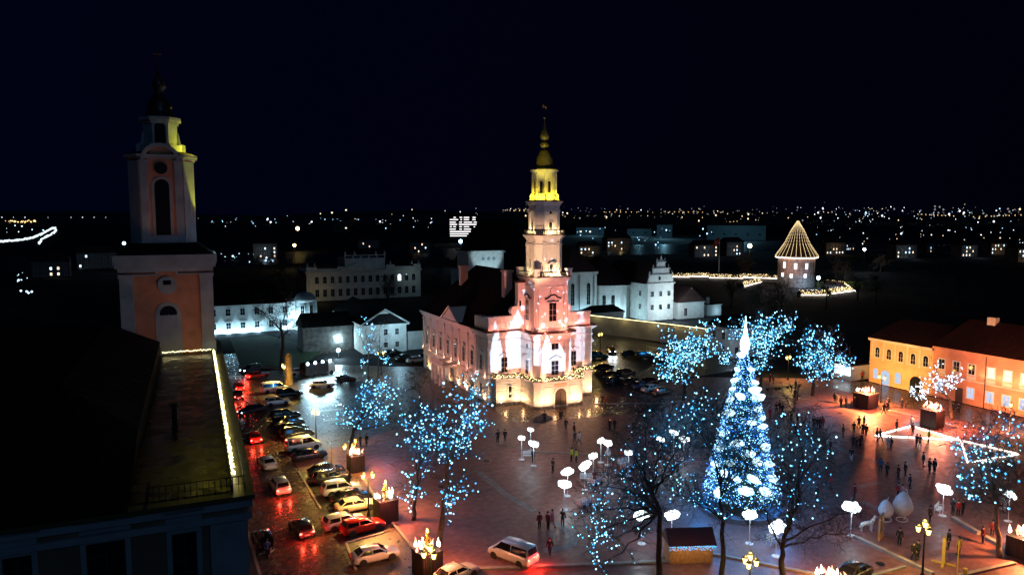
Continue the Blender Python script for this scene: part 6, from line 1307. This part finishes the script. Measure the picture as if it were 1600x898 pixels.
def person_meshes(pose):
    # feet, knees, hips ; hands, elbows, shoulders
    P = dict(stand=dict(f=((.02, .11), (.0, -.11)), k=((.02, .10), (.02, -.10)), e=((-.02, .27), (-.02, -.27)), h=((.06, .28), (.06, -.28)), eh=(1.13, 1.13), hh=(.86, .86)),
             walk=dict(f=((.30, .09), (-.32, -.09)), k=((.18, .09), (-.02, -.09)), e=((-.14, .26), (.12, -.26)), h=((-.06, .27), (.30, -.25)), eh=(1.14, 1.14), hh=(.90, .94)),
             talk=dict(f=((.05, .14), (-.04, -.13)), k=((.05, .12), (.02, -.11)), e=((.04, .28), (.04, -.28)), h=((.30, .16), (.26, -.10)), eh=(1.14, 1.14), hh=(1.16, 1.08)),
             phone=dict(f=((.04, .10), (-.04, -.12)), k=((.04, .10), (.0, -.11)), e=((.12, .27), (-.02, -.28)), h=((.30, .10), (.05, -.28)), eh=(1.2, 1.12), hh=(1.44, .86)))[pose]
    hip, chest, neck = (0, 0, .93), (0, 0, 1.3), (0, 0, 1.5)
    pts = [hip, (0, 0, 1.1), chest, neck, (.01, 0, 1.6), (.015, 0, 1.72)]; ed = [(0, 1), (1, 2), (2, 3), (3, 4), (4, 5)]; rad = [(.15, .11), (.14, .10), (.17, .11), (.06, .06), (.095, .10), (.075, .085)]
    for s in (0, 1):
        sg = 1 if s == 0 else -1; (fx, fy), (kx, ky) = P['f'][s], P['k'][s]; o = len(pts)
        pts += [(0, .09 * sg, .88), (kx, ky, .49), (fx, fy, .08), (fx + .13, fy, .04)]; ed += [(0, o), (o, o + 1), (o + 1, o + 2), (o + 2, o + 3)]; rad += [.085, .058, .042, .038]
    for s in (0, 1):
        sg = 1 if s == 0 else -1; o = len(pts); (ex, ey), (hx, hy) = P['e'][s], P['h'][s]; d = Vector((hx - ex, hy - ey, P['hh'][s] - P['eh'][s])).normalized()
        wr_ = Vector((hx, hy, P['hh'][s])); pts += [(0, .19 * sg, 1.42), (ex, ey, P['eh'][s]), tuple(wr_), tuple(wr_ + d * .07)]; ed += [(2, o), (o, o + 1), (o + 1, o + 2), (o + 2, o + 3)]; rad += [.062, .045, .030, .034]
        perp = Vector((d.z, 0, -d.x)) if abs(d.z) < .9 else Vector((1, 0, 0))
        for q in range(4):
            b = wr_ + d * .09 + perp * (.026 * (q - 1.5)); pts += [tuple(b), tuple(b + d * (.05 + .012 * (1.5 - abs(q - 1.5))) + Vector((0, -sg * .02, 0)))]; ed += [(o + 3, len(pts) - 2), (len(pts) - 2, len(pts) - 1)]; rad += [.009, .008]
        b = wr_ + d * .03 + perp * .035; pts += [tuple(b), tuple(b + d * .04 + perp * .02)]; ed += [(o + 2, len(pts) - 2), (len(pts) - 2, len(pts) - 1)]; rad += [.011, .009]
    body = skin_mesh('body', pts, ed, rad, SKIN)
    c = [(0, 0, .95), (0, 0, .74), (0, 0, 1.15), (0, 0, 1.34), (0, 0, 1.47)]; ce = [(0, 1), (0, 2), (2, 3), (3, 4)]; cr_ = [(.20, .15), (.21, .16), (.19, .14), (.21, .14), (.10, .09)]
    for s in (0, 1):
        sg = 1 if s == 0 else -1; o = len(c); (ex, ey), (hx, hy) = P['e'][s], P['h'][s]; e_ = Vector((ex, ey, P['eh'][s])); w__ = Vector((hx, hy, P['hh'][s])); c += [(0, .20 * sg, 1.42), tuple(e_), tuple(e_.lerp(w__, .92))]; ce += [(3, o), (o, o + 1), (o + 1, o + 2)]; cr_ += [.085, .066, .052]
    coat = skin_mesh('coat', c, ce, cr_, CLOTH['black'])
    t = [(0, 0, .95)]; te = []; tr = [(.16, .13)]; sh = MB()
    for s in (0, 1):
        sg = 1 if s == 0 else -1; (fx, fy), (kx, ky) = P['f'][s], P['k'][s]; o = len(t); t += [(0, .09 * sg, .86), (kx, ky, .49), (fx, fy, .11)]; te += [(0, o), (o, o + 1), (o + 1, o + 2)]; tr += [.105, .075, .062]
        sh.ball((fx + .06, fy, .05), .1, 8, 5, (1.5, .62, .55))
    trousers = skin_mesh('trousers', t, te, tr, CLOTH['black']); shoes = sh.mesh('shoes', SHOE, True)
    hm = MB(); hm.ball((-.005, 0, 1.71), .115, 10, 7, (1.0, .95, 1.1)); hair = hm.mesh('hair', HAIR, True)
    return body, coat, trousers, shoes, hair
PM = {k: person_meshes(k) for k in ('stand', 'walk', 'talk', 'phone')}
def person(px, py, coat, lab, pose='stand', deg=None, trousers='black', group=None, s=1.0, hair=None, gx=None):
    b, c, t, sh, h = PM[pose]; x, y = gx or G(px, py); q = random.Random(px * 7 + py)
    T = thing('person', lab, 'person', (x, y, .012), R(q.uniform(0, 360) if deg is None else deg), group); s *= 1.08 * q.uniform(.94, 1.05); T.scale = (s, s, s)
    put('body', b, T); put('coat', c, T, mat=CLOTH[coat]); put('trousers', t, T, mat=CLOTH[trousers]); put('shoes', sh, T); put('hair', h, T, mat=hair); return T
PP = [ # px, py, coat, pose, trousers, label
 (851, 660, 'black', 'talk', 'black', 'person leaning by the tilted stone slab before the town hall'), (876, 657, 'black', 'stand', 'black', 'tall dark figure before the town hall portal'), (884, 672, 'black', 'stand', 'black', 'second dark figure before the town hall portal'),
 (897, 680, 'darkred', 'stand', 'black', 'person in dark red coat just behind the white jacketed couple'), (898, 692, 'grey', 'walk', 'grey', 'left of the couple in pale jackets below the town hall portal'), (905, 694, 'white', 'walk', 'grey', 'right of the couple in pale jackets, whiter jacket'),
 (953, 673, 'black', 'stand', 'black', 'left of two figures in the shade right of the town hall steps'), (960, 672, 'black', 'stand', 'black', 'right of two figures in the shade right of the town hall steps'), (789, 690, 'black', 'stand', 'black', 'lone dark person beside the blue bulb tree and plaza edge'), (778, 692, 'black', 'talk', 'black', 'dark person left of the lone figure by the plaza edge'),
 (833, 723, 'black', 'stand', 'black', 'person in black standing at the white bench under cloud lamps'), (864, 738, 'brown', 'talk', 'black', 'person in brown coat walking alone left of the cloud lamps'), (893, 721, 'yellow', 'stand', 'black', 'left one of two people in yellow safety vests'), (900, 722, 'yellow', 'stand', 'black', 'right one of two people in yellow safety vests'),
 (843, 826, 'darkred', 'stand', 'black', 'person in dark red coat left of the strolling trio'), (856, 826, 'darkred', 'stand', 'black', 'middle person of the trio on the pale paving band'), (863, 824, 'pink', 'walk', 'pink', 'person in pale pink coat on the pale paving band'), (879, 822, 'black', 'phone', 'black', 'person in black standing near the largest cloud lamp'),
 (859, 868, 'navy', 'walk', 'navy', 'person in dark blue striding right of the white van'), (929, 757, 'darkred', 'talk', 'black', 'person in dark red by the gift cart and tilted cloud lamp'), (971, 722, 'red', 'stand', 'red', 'figure in red costume beside the boxy cloud lamp'), (941, 632, 'black', 'stand', 'black', 'dark person right of the town hall corner'), (946, 634, 'red', 'stand', 'black', 'person in red right of the town hall corner'),
 (1203, 597, 'darkred', 'stand', 'black', 'left of two people beside the long low bench by the far lamp'), (1208, 599, 'darkred', 'stand', 'black', 'right of two people beside the long low bench by the far lamp'), (1242, 623, 'black', 'stand', 'black', 'left of a pair standing on the far kerb line'), (1246, 626, 'grey', 'stand', 'black', 'right of a pair standing on the far kerb line'),
 (1243, 608, 'black', 'stand', 'black', 'dark person by the post behind the far kerb'), (1213, 645, 'navy', 'talk', 'navy', 'person in navy left in the bunch right of the Christmas tree'), (1218, 642, 'navy', 'stand', 'black', 'tall person in navy in the bunch right of the Christmas tree'), (1222, 648, 'black', 'stand', 'black', 'person in black at the front of the bunch right of the Christmas tree'), (1203, 654, 'red', 'stand', 'red', 'person in red close to the Christmas tree'),
 (1236, 660, 'black', 'stand', 'black', 'left of two people apart from the Christmas tree bunch'), (1246, 660, 'darkred', 'stand', 'black', 'dark red coated right of two people apart from the Christmas tree bunch'), (1272, 669, 'black', 'stand', 'black', 'leftmost of the tight group of four in the open plaza'), (1277, 670, 'black', 'talk', 'black', 'second of the tight group of four in the open plaza'), (1281, 670, 'black', 'stand', 'black', 'third of the tight group of four in the open plaza'), (1285, 668, 'red', 'stand', 'brown', 'red coated person on the right of the tight group of four'),
 (1304, 629, 'black', 'stand', 'black', 'leftmost of the crowd left of the wide fire box'), (1308, 630, 'grey', 'talk', 'grey', 'grey coated person in the crowd left of the wide fire box'), (1314, 637, 'black', 'stand', 'navy', 'dark person at the front of the crowd left of the wide fire box'), (1322, 636, 'brown', 'stand', 'grey', 'brown coated person in the crowd left of the wide fire box'), (1330, 636, 'white', 'stand', 'grey', 'pale child like figure near the wide fire box'), (1335, 637, 'navy', 'stand', 'navy', 'navy coated person touching the wide fire box'),
 (1342, 669, 'black', 'talk', 'black', 'left of two upright people above the light strip tip'), (1350, 667, 'black', 'talk', 'black', 'right of two upright people above the light strip tip'), (1334, 677, 'black', 'stand', 'black', 'dark person left of the light strip tip'), (1317, 683, 'brown', 'stand', 'brown', 'small lone person left of the light strip tip'), (1348, 679, 'black', 'stand', 'black', 'person just above the light strip tip'), (1353, 681, 'black', 'stand', 'black', 'person standing exactly at the light strip tip'),
 (1370, 688, 'black', 'talk', 'black', 'left of two people crossing the light strips'), (1375, 689, 'black', 'walk', 'black', 'right of two people crossing the light strips'), (1333, 699, 'black', 'stand', 'black', 'left person of the dense dark huddle left of the strips'), (1338, 702, 'black', 'talk', 'black', 'front person of the dense dark huddle left of the strips'), (1343, 700, 'navy', 'stand', 'black', 'navy coated person in the dense dark huddle'), (1346, 696, 'black', 'stand', 'black', 'rear person of the dense dark huddle left of the strips'),
 (1386, 643, 'black', 'stand', 'black', 'right of two people behind the kerb by the wide fire box'), (1381, 646, 'black', 'walk', 'black', 'left of two people behind the kerb by the wide fire box'), (1297, 706, 'black', 'stand', 'black', 'lone dark person on the diagonal paving band'), (1330, 720, 'black', 'walk', 'white', 'person in pale trousers below the dense huddle'), (1387, 702, 'white', 'stand', 'white', 'person in white under the light strips'), (1392, 702, 'brown', 'stand', 'brown', 'person in brown beside the one in white'),
 (1376, 737, 'blue', 'talk', 'navy', 'person in blue jacket in the long shadows'), (1386, 744, 'black', 'stand', 'black', 'person in black beside the blue jacket'), (1335, 780, 'darkred', 'stand', 'navy', 'person alone above the flat cloud lamp'), (1298, 764, 'red', 'stand', 'black', 'person in red right of the blue bulbs'), (1276, 782, 'black', 'stand', 'black', 'dark person half hidden by the forked tree'), (1219, 747, 'red', 'stand', 'darkred', 'person in red behind the forked tree'),
 (1401, 674, 'black', 'talk', 'black', 'person by the upper light strip'), (1424, 667, 'white', 'stand', 'grey', 'person in white at the top corner of the light strips'), (1426, 679, 'darkred', 'stand', 'black', 'person in dark red between the two light strips'), (1432, 697, 'black', 'talk', 'black', 'left of the close pair below the light strips'), (1437, 699, 'black', 'talk', 'black', 'right of the close pair below the light strips'), (1451, 690, 'yellow', 'stand', 'black', 'person in olive yellow standing on the light strip'),
 (1452, 738, 'black', 'talk', 'black', 'tall person left of the tree at the right'), (1460, 739, 'black', 'stand', 'black', 'person right of the tall one near the right tree'), (1442, 728, 'navy', 'stand', 'navy', 'navy coated person in the middle of the long shadows'), (1403, 748, 'black', 'talk', 'black', 'person with folded arms in the front row of shadows'), (1414, 743, 'black', 'talk', 'black', 'person next to the one with folded arms'), (1421, 763, 'navy', 'stand', 'navy', 'navy coated person above the egg sculptures'),
 (1403, 779, 'red', 'talk', 'black', 'person in red just above the egg sculptures'), (1409, 780, 'pink', 'stand', 'black', 'person in pink just above the egg sculptures'), (1453, 817, 'brown', 'phone', 'black', 'person in brown photographing near the right bench'), (1489, 803, 'black', 'stand', 'black', 'person right of the right bench'), (1497, 806, 'red', 'stand', 'black', 'person in red hood right of the bench'), (1504, 805, 'black', 'stand', 'black', 'dark person beside the red hood'),
 (1405, 853, 'black', 'stand', 'black', 'lone person left of the triple lantern lamp'), (1427, 876, 'black', 'walk', 'black', 'left of two people passing the triple lantern lamp'), (1434, 873, 'black', 'talk', 'black', 'right of two people passing the triple lantern lamp'), (1482, 857, 'black', 'stand', 'black', 'person behind the yellow column sign'), (1498, 866, 'yellow', 'stand', 'black', 'person in ochre jacket behind the sign post'), (1535, 849, 'darkred', 'stand', 'black', 'dark person at the gap in the stone kerb'), (1550, 838, 'darkred', 'stand', 'black', 'person beyond the gap in the stone kerb'),
 (1388, 636, 'black', 'stand', 'black', 'tall person before the yellow house lamp'), (1409, 638, 'black', 'stand', 'black', 'adult before the yellow house gateway'), (1415, 637, 'darkred', 'stand', 'black', 'child beside the adult by the gateway'), (1503, 628, 'black', 'stand', 'black', 'left of two people at the orange house door'), (1508, 629, 'black', 'stand', 'black', 'right of two people at the orange house door'), (1489, 646, 'black', 'talk', 'black', 'left of two people before the white bulb tree'), (1497, 647, 'black', 'talk', 'black', 'right of two people before the white bulb tree'),
 (1347, 594, 'red', 'talk', 'black', 'person in red at the kiosk window'), (573, 696, 'black', 'stand', 'black', 'dark person by the trunk left of the blue bulbs'), (563, 697, 'black', 'stand', 'black', 'dark person near the double lantern and small fire box'), (1570, 800, 'white', 'stand', 'white', 'left of the pale costumed pair at the right edge'), (1563, 797, 'white', 'talk', 'white', 'taller of the pale costumed pair at the right edge'), (418, 870, 'blue', 'talk', 'navy', 'rider in blue reflective jacket beside the moped')]
for px, py, c_, pose, tr_, lab in PP: person(px, py, c_, lab, pose, trousers=tr_, s=(.62 if 'child' in lab else 1.0))
# ------------------------------------------------------------------ light strips and figures on the square
T = thing('light_strip', 'zigzag of bright white light tubes across the right of the square', 'light strip', (0, 0, 0)); TB = E('tube_white', (1, .82, .70), 6, True)
Z_ = [((1367, 681), (1424, 666)), ((1424, 666), (1500, 688)), ((1367, 681), (1500, 688)), ((1500, 688), (1592, 710)), ((1592, 710), (1522, 722)), ((1501, 688), (1512, 723))]
for a, b in Z_:
    a_, b_ = Vector((*G(*a), .10)), Vector((*G(*b), .10)); n = max(2, int((b_ - a_).length / 2.2))
    for i in range(n): m = MB(); m.tube(a_.lerp(b_, (i + .04) / n), a_.lerp(b_, (i + .96) / n), .10, n=6); m.build('light_tube', TB, T)
T = thing('stone_slab', 'low tilted stone slab before the town hall', 'slab', (*G(848, 656), 0), .5); m = MB(); m.add([(-1.6, -.9, 0), (1.6, -.9, 0), (1.6, .9, 0), (-1.6, .9, 0), (-1.5, -.8, .15), (1.5, -.8, .3), (1.5, .8, .7), (-1.5, .8, .5)], [(0, 3, 2, 1), (4, 5, 6, 7), (0, 1, 5, 4), (1, 2, 6, 5), (2, 3, 7, 6), (3, 0, 4, 7)]); m.build('slab', MATS['stone_grey'], T)
wp = M('sculpture_white', (.70, .66, .64), .6, noise=(3, .1))
for px, py, s_, lab, ring in ((1384, 812, .95, 'left smaller egg shaped white bird sculpture with curved wire', -1), (1409, 812, 1.25, 'right larger egg shaped white bird sculpture with looping wire', 1)):
    T = thing('egg_sculpture', lab, 'sculpture', (*G(px, py), 0), .4); m = MB(); m.lathe([(0.02, .35), (.5, .55), (.78, 1.0), (.82, 1.4), (.62, 2.0), (.36, 2.4), (.12, 2.62), (.02, 2.66)], (0, 0), 18); o = m.build('body', wp, T, smooth=True); o.scale = (s_, s_, s_ * .95); o.rotation_euler = (0, .12 * ring, 0)
    m = MB(); pv = None
    for i in range(21): t = 2 * PI * i / 20; q = (.75 * math.cos(t), .55 * math.sin(t), .08); (m.tube(pv, q, .05, n=5) if pv else None); pv = q
    m.build('foot_ring', wp, T); m = MB(); pv = None
    for i in range(17):
        t = i / 16 * PI * (1.0 if ring > 0 else .55); q = (ring * (.98 * math.sin(t)) * s_, -.2, (1.45 + 1.35 * math.cos(t)) * s_); (m.tube(pv, q, .045, n=5) if pv else None); pv = q
    m.build('wire_loop', wp, T)
T = thing('horse_figure', 'small white horse figure under the flat cloud lamp', 'horse figure', (*G(1354, 830), 0), -.4)
m = MB(); pts = [(-.55, 0, .95), (.1, 0, .93), (.5, 0, 1.0), (.72, 0, 1.35), (.85, 0, 1.62), (1.12, 0, 1.5), (-.72, 0, .7)]
ed = [(0, 1), (1, 2), (2, 3), (3, 4), (4, 5), (0, 6)]; rad = [.24, .22, .25, .15, .12, .07, .04]
for (x_, y_) in ((-.55, .14), (-.55, -.14), (.45, .14), (.45, -.14)):
    o_ = len(pts); pts += [(x_, y_, .75), (x_ - (.08 if x_ < 0 else -.04), y_, .42), (x_, y_, .05)]; ed += [((0 if x_ < 0 else 2), o_), (o_, o_ + 1), (o_ + 1, o_ + 2)]; rad += [.11, .065, .06]
put('body', skin_mesh('body', pts, ed, rad, wp), T); m = MB()
for i in range(5): m.octa((.62 + .05 * i, 0, 1.35 + .09 * i), .09)
m.build('mane', wp, T)
lamp('POINT', (*G(1350, 828, 1.5), 2.4), 30, (.6, .85, 1), .2)
T = thing('photo_frame', 'big wooden photo frame stand with blue panel beside the horse figure', 'photo frame', (*G(1376, 840), 0), .45); wd = MATS['wood_warm']
for a in ((-.9, -.75, 0, 2.3), (.75, .9, 0, 2.3)): m = MB(); m.box(a[0], a[1], -.08, .08, a[2], a[3]); m.build('post', wd, T)
m = MB(); m.box(-.9, .9, -.08, .08, 2.302, 2.45); m.build('beam', wd, T); m = MB(); m.box(-.748, .748, -.1, .1, 0, .7); m.build('front_panel', wd, T); m = MB(); m.box(-.748, .748, .1, .16, .702, 1.6); m.build('back_panel', M('panel_blue', (.05, .22, .32), .7), T)
def cart(px, py, lab):
    T = thing('gift_cart', lab, 'cart', (*G(px, py), 0), .3); m = MB(); m.box(-.8, .8, -.5, .5, .25, .75); m.build('box', M('gift_pink', (.55, .30, .26), .8, noise=(4, .3)), T)
    for i in range(5): m = MB(); m.box(-.8 + i * .33, -.68 + i * .33, -.54, -.501, .2, 1.0); m.build('slat', MATS['white_paint'], T)
    for s in (-.5, .5): m = MB(); m.lathe([(.03, -.04), (.22, -.04), (.22, .04), (.03, .04)], (0, 0), 12); o = m.build('wheel', DRK, T, (s, -.58, .22)); o.rotation_euler = (PI / 2, 0, 0)
    return T
cart(930, 756, 'pink and white slatted gift cart by the tilted cloud lamp'); cart(912, 790, 'pink and white slatted gift cart nearer the viewer'); cart(978, 734, 'white slatted crate under the boxy cloud lamp')
# market hut
hx_, hy_ = G(1080, 880); T = thing('market_hut', 'warm lit market hut with dark red roof and blue light fringe', 'market hut', (hx_, hy_, 0), R(-22)); T.scale = (.72, .8, .85)
m = MB(); m.box(-2.9, 2.9, 0, 2.6, 0, 2.3); m.build('wall', wd, T)
for i in range(17): m = MB(); m.box(-2.9 + i * .3412, -2.9 + i * .3412 + .32, -.05, -.002, .05, 1.9); m.build('plank', wd, T)
m = MB(); m.add([(-3.2, -.6, 2.3), (3.2, -.6, 2.3), (3.2, 3.0, 2.3), (-3.2, 3.0, 2.3), (-3.2, 1.3, 3.7), (3.2, 1.3, 3.7)], [(0, 1, 5, 4), (2, 3, 4, 5), (1, 2, 5), (3, 0, 4), (0, 3, 2, 1)]); rf = m.build('roof', M('hut_roof', (.10, .015, .012), .6, brick=(3, .5)), T); m = MB(); rr = random.Random(3)
for i in range(260): m.octa((rr.uniform(-3.2, 3.2), -.65, 2.3 - rr.random() ** 2 * .5), .035)
m.build('fringe_bulbs', MATS['bulb_blue'], rf)['kind'] = 'stuff'
for xx in (-1.6, 1.4): lamp('POINT', (xx, -1.6, 1.9), 34, (1, .60, .22), .15, T)
# signs and posts at the lower right
T = thing('column_sign', 'tall yellowish notice column on a low cross base', 'sign', (*G(1474, 880), 0), .5); oc = M('ochre_board', (.50, .38, .10), .7)
m = MB(); m.box(-.32, .32, -.14, .14, .15, 2.6); m.build('board', oc, T); m = MB(); m.box(-1.2, 1.2, -.1, .1, 0, .149); m.build('base_beam', oc, T); m = MB(); m.box(-.1, .1, -1.0, 1.0, .0, .12); m.build('base_beam', oc, T)
for i in range(8): m = MB(); m.box(-.24, .24, -.155, -.141, .45 + i * .24, .55 + i * .24); m.build('notice_strip', MATS['wood_dark'], T)
for px, py, h, lab in ((1495, 905, 3.6, 'tall thin post with square sign plate near the column sign'), (1507, 912, 1.5, 'short ochre bollard post at the bottom right'), (519, 728, 2.7, 'ochre sign post beside the white van')):
    T = thing('sign_post', lab, 'sign post', (*G(px, py), 0), .5); m = MB(); r_ = .05 if h > 2 else .16; m.box(-r_, r_, -r_, r_, 0, h); m.build('post', oc, T)
    if h > 3: m = MB(); m.box(-.4, .4, -.08, -.051, h - .8, h - .05); m.build('plate', oc, T)
T = thing('low_bench', 'long low dark bench row on the far kerb', 'bench', (*G(1222, 607), 0), 0)
for i in range(3): m = MB(); m.box(-4 + i * 3, -1.3 + i * 3, -.3, .3, .35, .45); m.build('seat', MATS['wood_dark'], T); m = MB(); m.box(-3.8 + i * 3, -3.6 + i * 3, -.25, .25, 0, .349); m.box(-1.7 + i * 3, -1.5 + i * 3, -.25, .25, 0, .349); m.build('leg', MATS['iron'], T)
bpy.context.view_layer.update()

# more cars behind the town hall, manhole covers, small house behind the trees
for kind, px, py, deg, colr, lab in (('hatchback', 960, 600, 15, 'black', 'black hatchback in the second rank right of the town hall'), ('sedan', 1015, 600, 15, 'black', 'black car behind the silver bonnet car'), ('hatchback', 1040, 560, -20, 'charcoal', 'charcoal hatchback under the dense blue bulb tree'), ('suv', 935, 560, -20, 'charcoal', 'charcoal car left of the car with blue headlights'), ('sedan', 668, 560, 15, 'black', 'black car closest to the town hall back corner')):
    car(kind, px, py, deg, colr, lab, '', gq)
for px, py in ((1283, 637), (1312, 645), (1375, 880), (760, 720), (1255, 892), (690, 760)):
    m = MB(); m.lathe([(.42, 0), (.42, .012), (.02, .016)], (0, 0), 16); x, y = G(px, py); o = m.build('manhole_cover', MATS['iron'], None, (x, y, .013)); tag(o, None, None, None, 'structure')
A = house('white_house', 'plain white house with dark windows behind the dense blue bulb tree', 'house', 119.0, 128.5, 131, 139, 6.6, 3.0)
for i in range(3):
    window(A, 1.8 + i * 2.9, 0, 4.2, 0, 1.0, 1.5, mun=(1, 1)); window(A, 1.8 + i * 2.9, 0, 1.0, 0, 1.0, 1.5, mun=(1, 1))
for i in range(2): window(A, 0, 2.4 + i * 3.2, 4.2, -PI / 2, 1.0, 1.5, mun=(1, 1)); window(A, 0, 2.4 + i * 3.2, 1.0, -PI / 2, 1.0, 1.5, mun=(1, 1))
lamp('POINT', (116, 127, 5), 260, (.5, .75, 1), .3)
bpy.context.view_layer.update()

rs = random.Random(31)
for k in range(7):
    m = MB(); px0, py0 = rs.uniform(780, 1560), rs.uniform(326, 350); dpx, dpy = rs.uniform(5, 11), rs.uniform(-.5, .5)
    for i in range(rs.randint(7, 13)):
        q = D(px0 + dpx * i, py0 + dpy * i, 3000); m.octa((q.x, q.y, max(q.z, 4)), 1.9)
    tag(m.build('far_street_lights', E('far_amber', (1, .60, .22), 1.5), None), kind='stuff', label='row of far amber street lights')
bpy.context.view_layer.update()

# dim houses of the far town, a few rooms lit
rh = random.Random(41); TL = ['above the pale church roof', 'just left of the curved gable house top', 'right of the curved gable house top', 'left of the flagpole foot', 'directly right of the lit cone roof', 'second to the right of the lit cone roof', 'right of the thin park lamp', 'above the small lamp lit tree', 'above the yellow house roof', 'above the orange house roof', 'at the right edge of the view', 'right of the dim palace attic', 'above the dim palace attic, left part', 'between bell tower and dim palace', 'just left of the bell tower', 'farthest left, near the blue far lights']; pd = M('dim_render', (.16, .13, .11), .9, noise=(.3, .3)); k = 0
for px, py in ((905, 398), (948, 392), (1085, 402), (1135, 400), (1290, 398), (1322, 392), (1400, 404), (1448, 396), (1502, 402), (1548, 398), (1590, 410), (640, 396), (560, 388), (396, 404), (120, 420), (50, 434)):
    x, y = G(px, py); w_, h_ = rh.uniform(14, 26), rh.uniform(6, 12); k += 1; A = thing('town_house', 'dim distant town house ' + TL[k - 1], 'house', (x, y, 0), rh.uniform(-.3, .3), 'dim distant town houses with a few lit rooms')
    m = MB(); m.box(0, w_, 0, 10, 0, h_); m.build('wall', pd, A); m = MB(); m.add([(-.4, -.4, h_ + .01), (w_ + .4, -.4, h_ + .01), (w_ + .4, 10.4, h_ + .01), (-.4, 10.4, h_ + .01), (1.5, 5, h_ + 4), (w_ - 1.5, 5, h_ + 4)], [(0, 1, 5, 4), (1, 2, 5), (2, 3, 4, 5), (3, 0, 4), (0, 3, 2, 1)]); m.build('roof', MATS['roof_tile'], A)
    for i in range(int(w_ / 3.5)):
        for j in range(int(h_ / 3)):
            g_ = rh.choice(['glass_dark', 'glass_dark', 'glass_dark', 'win_warm', 'lit_cool']); window(A, 2 + i * 3.4, 0, 1 + j * 3, 0, 1.1, 1.4, sw=.12, glass=g_, mun=(0, 0))
    if rh.random() < .6:
        q = lamp('POINT', (w_ * .4, -9, 5), 420, rh.choice([(1, .7, .3), (.6, .8, 1)]), .4, A)
bpy.context.view_layer.update()
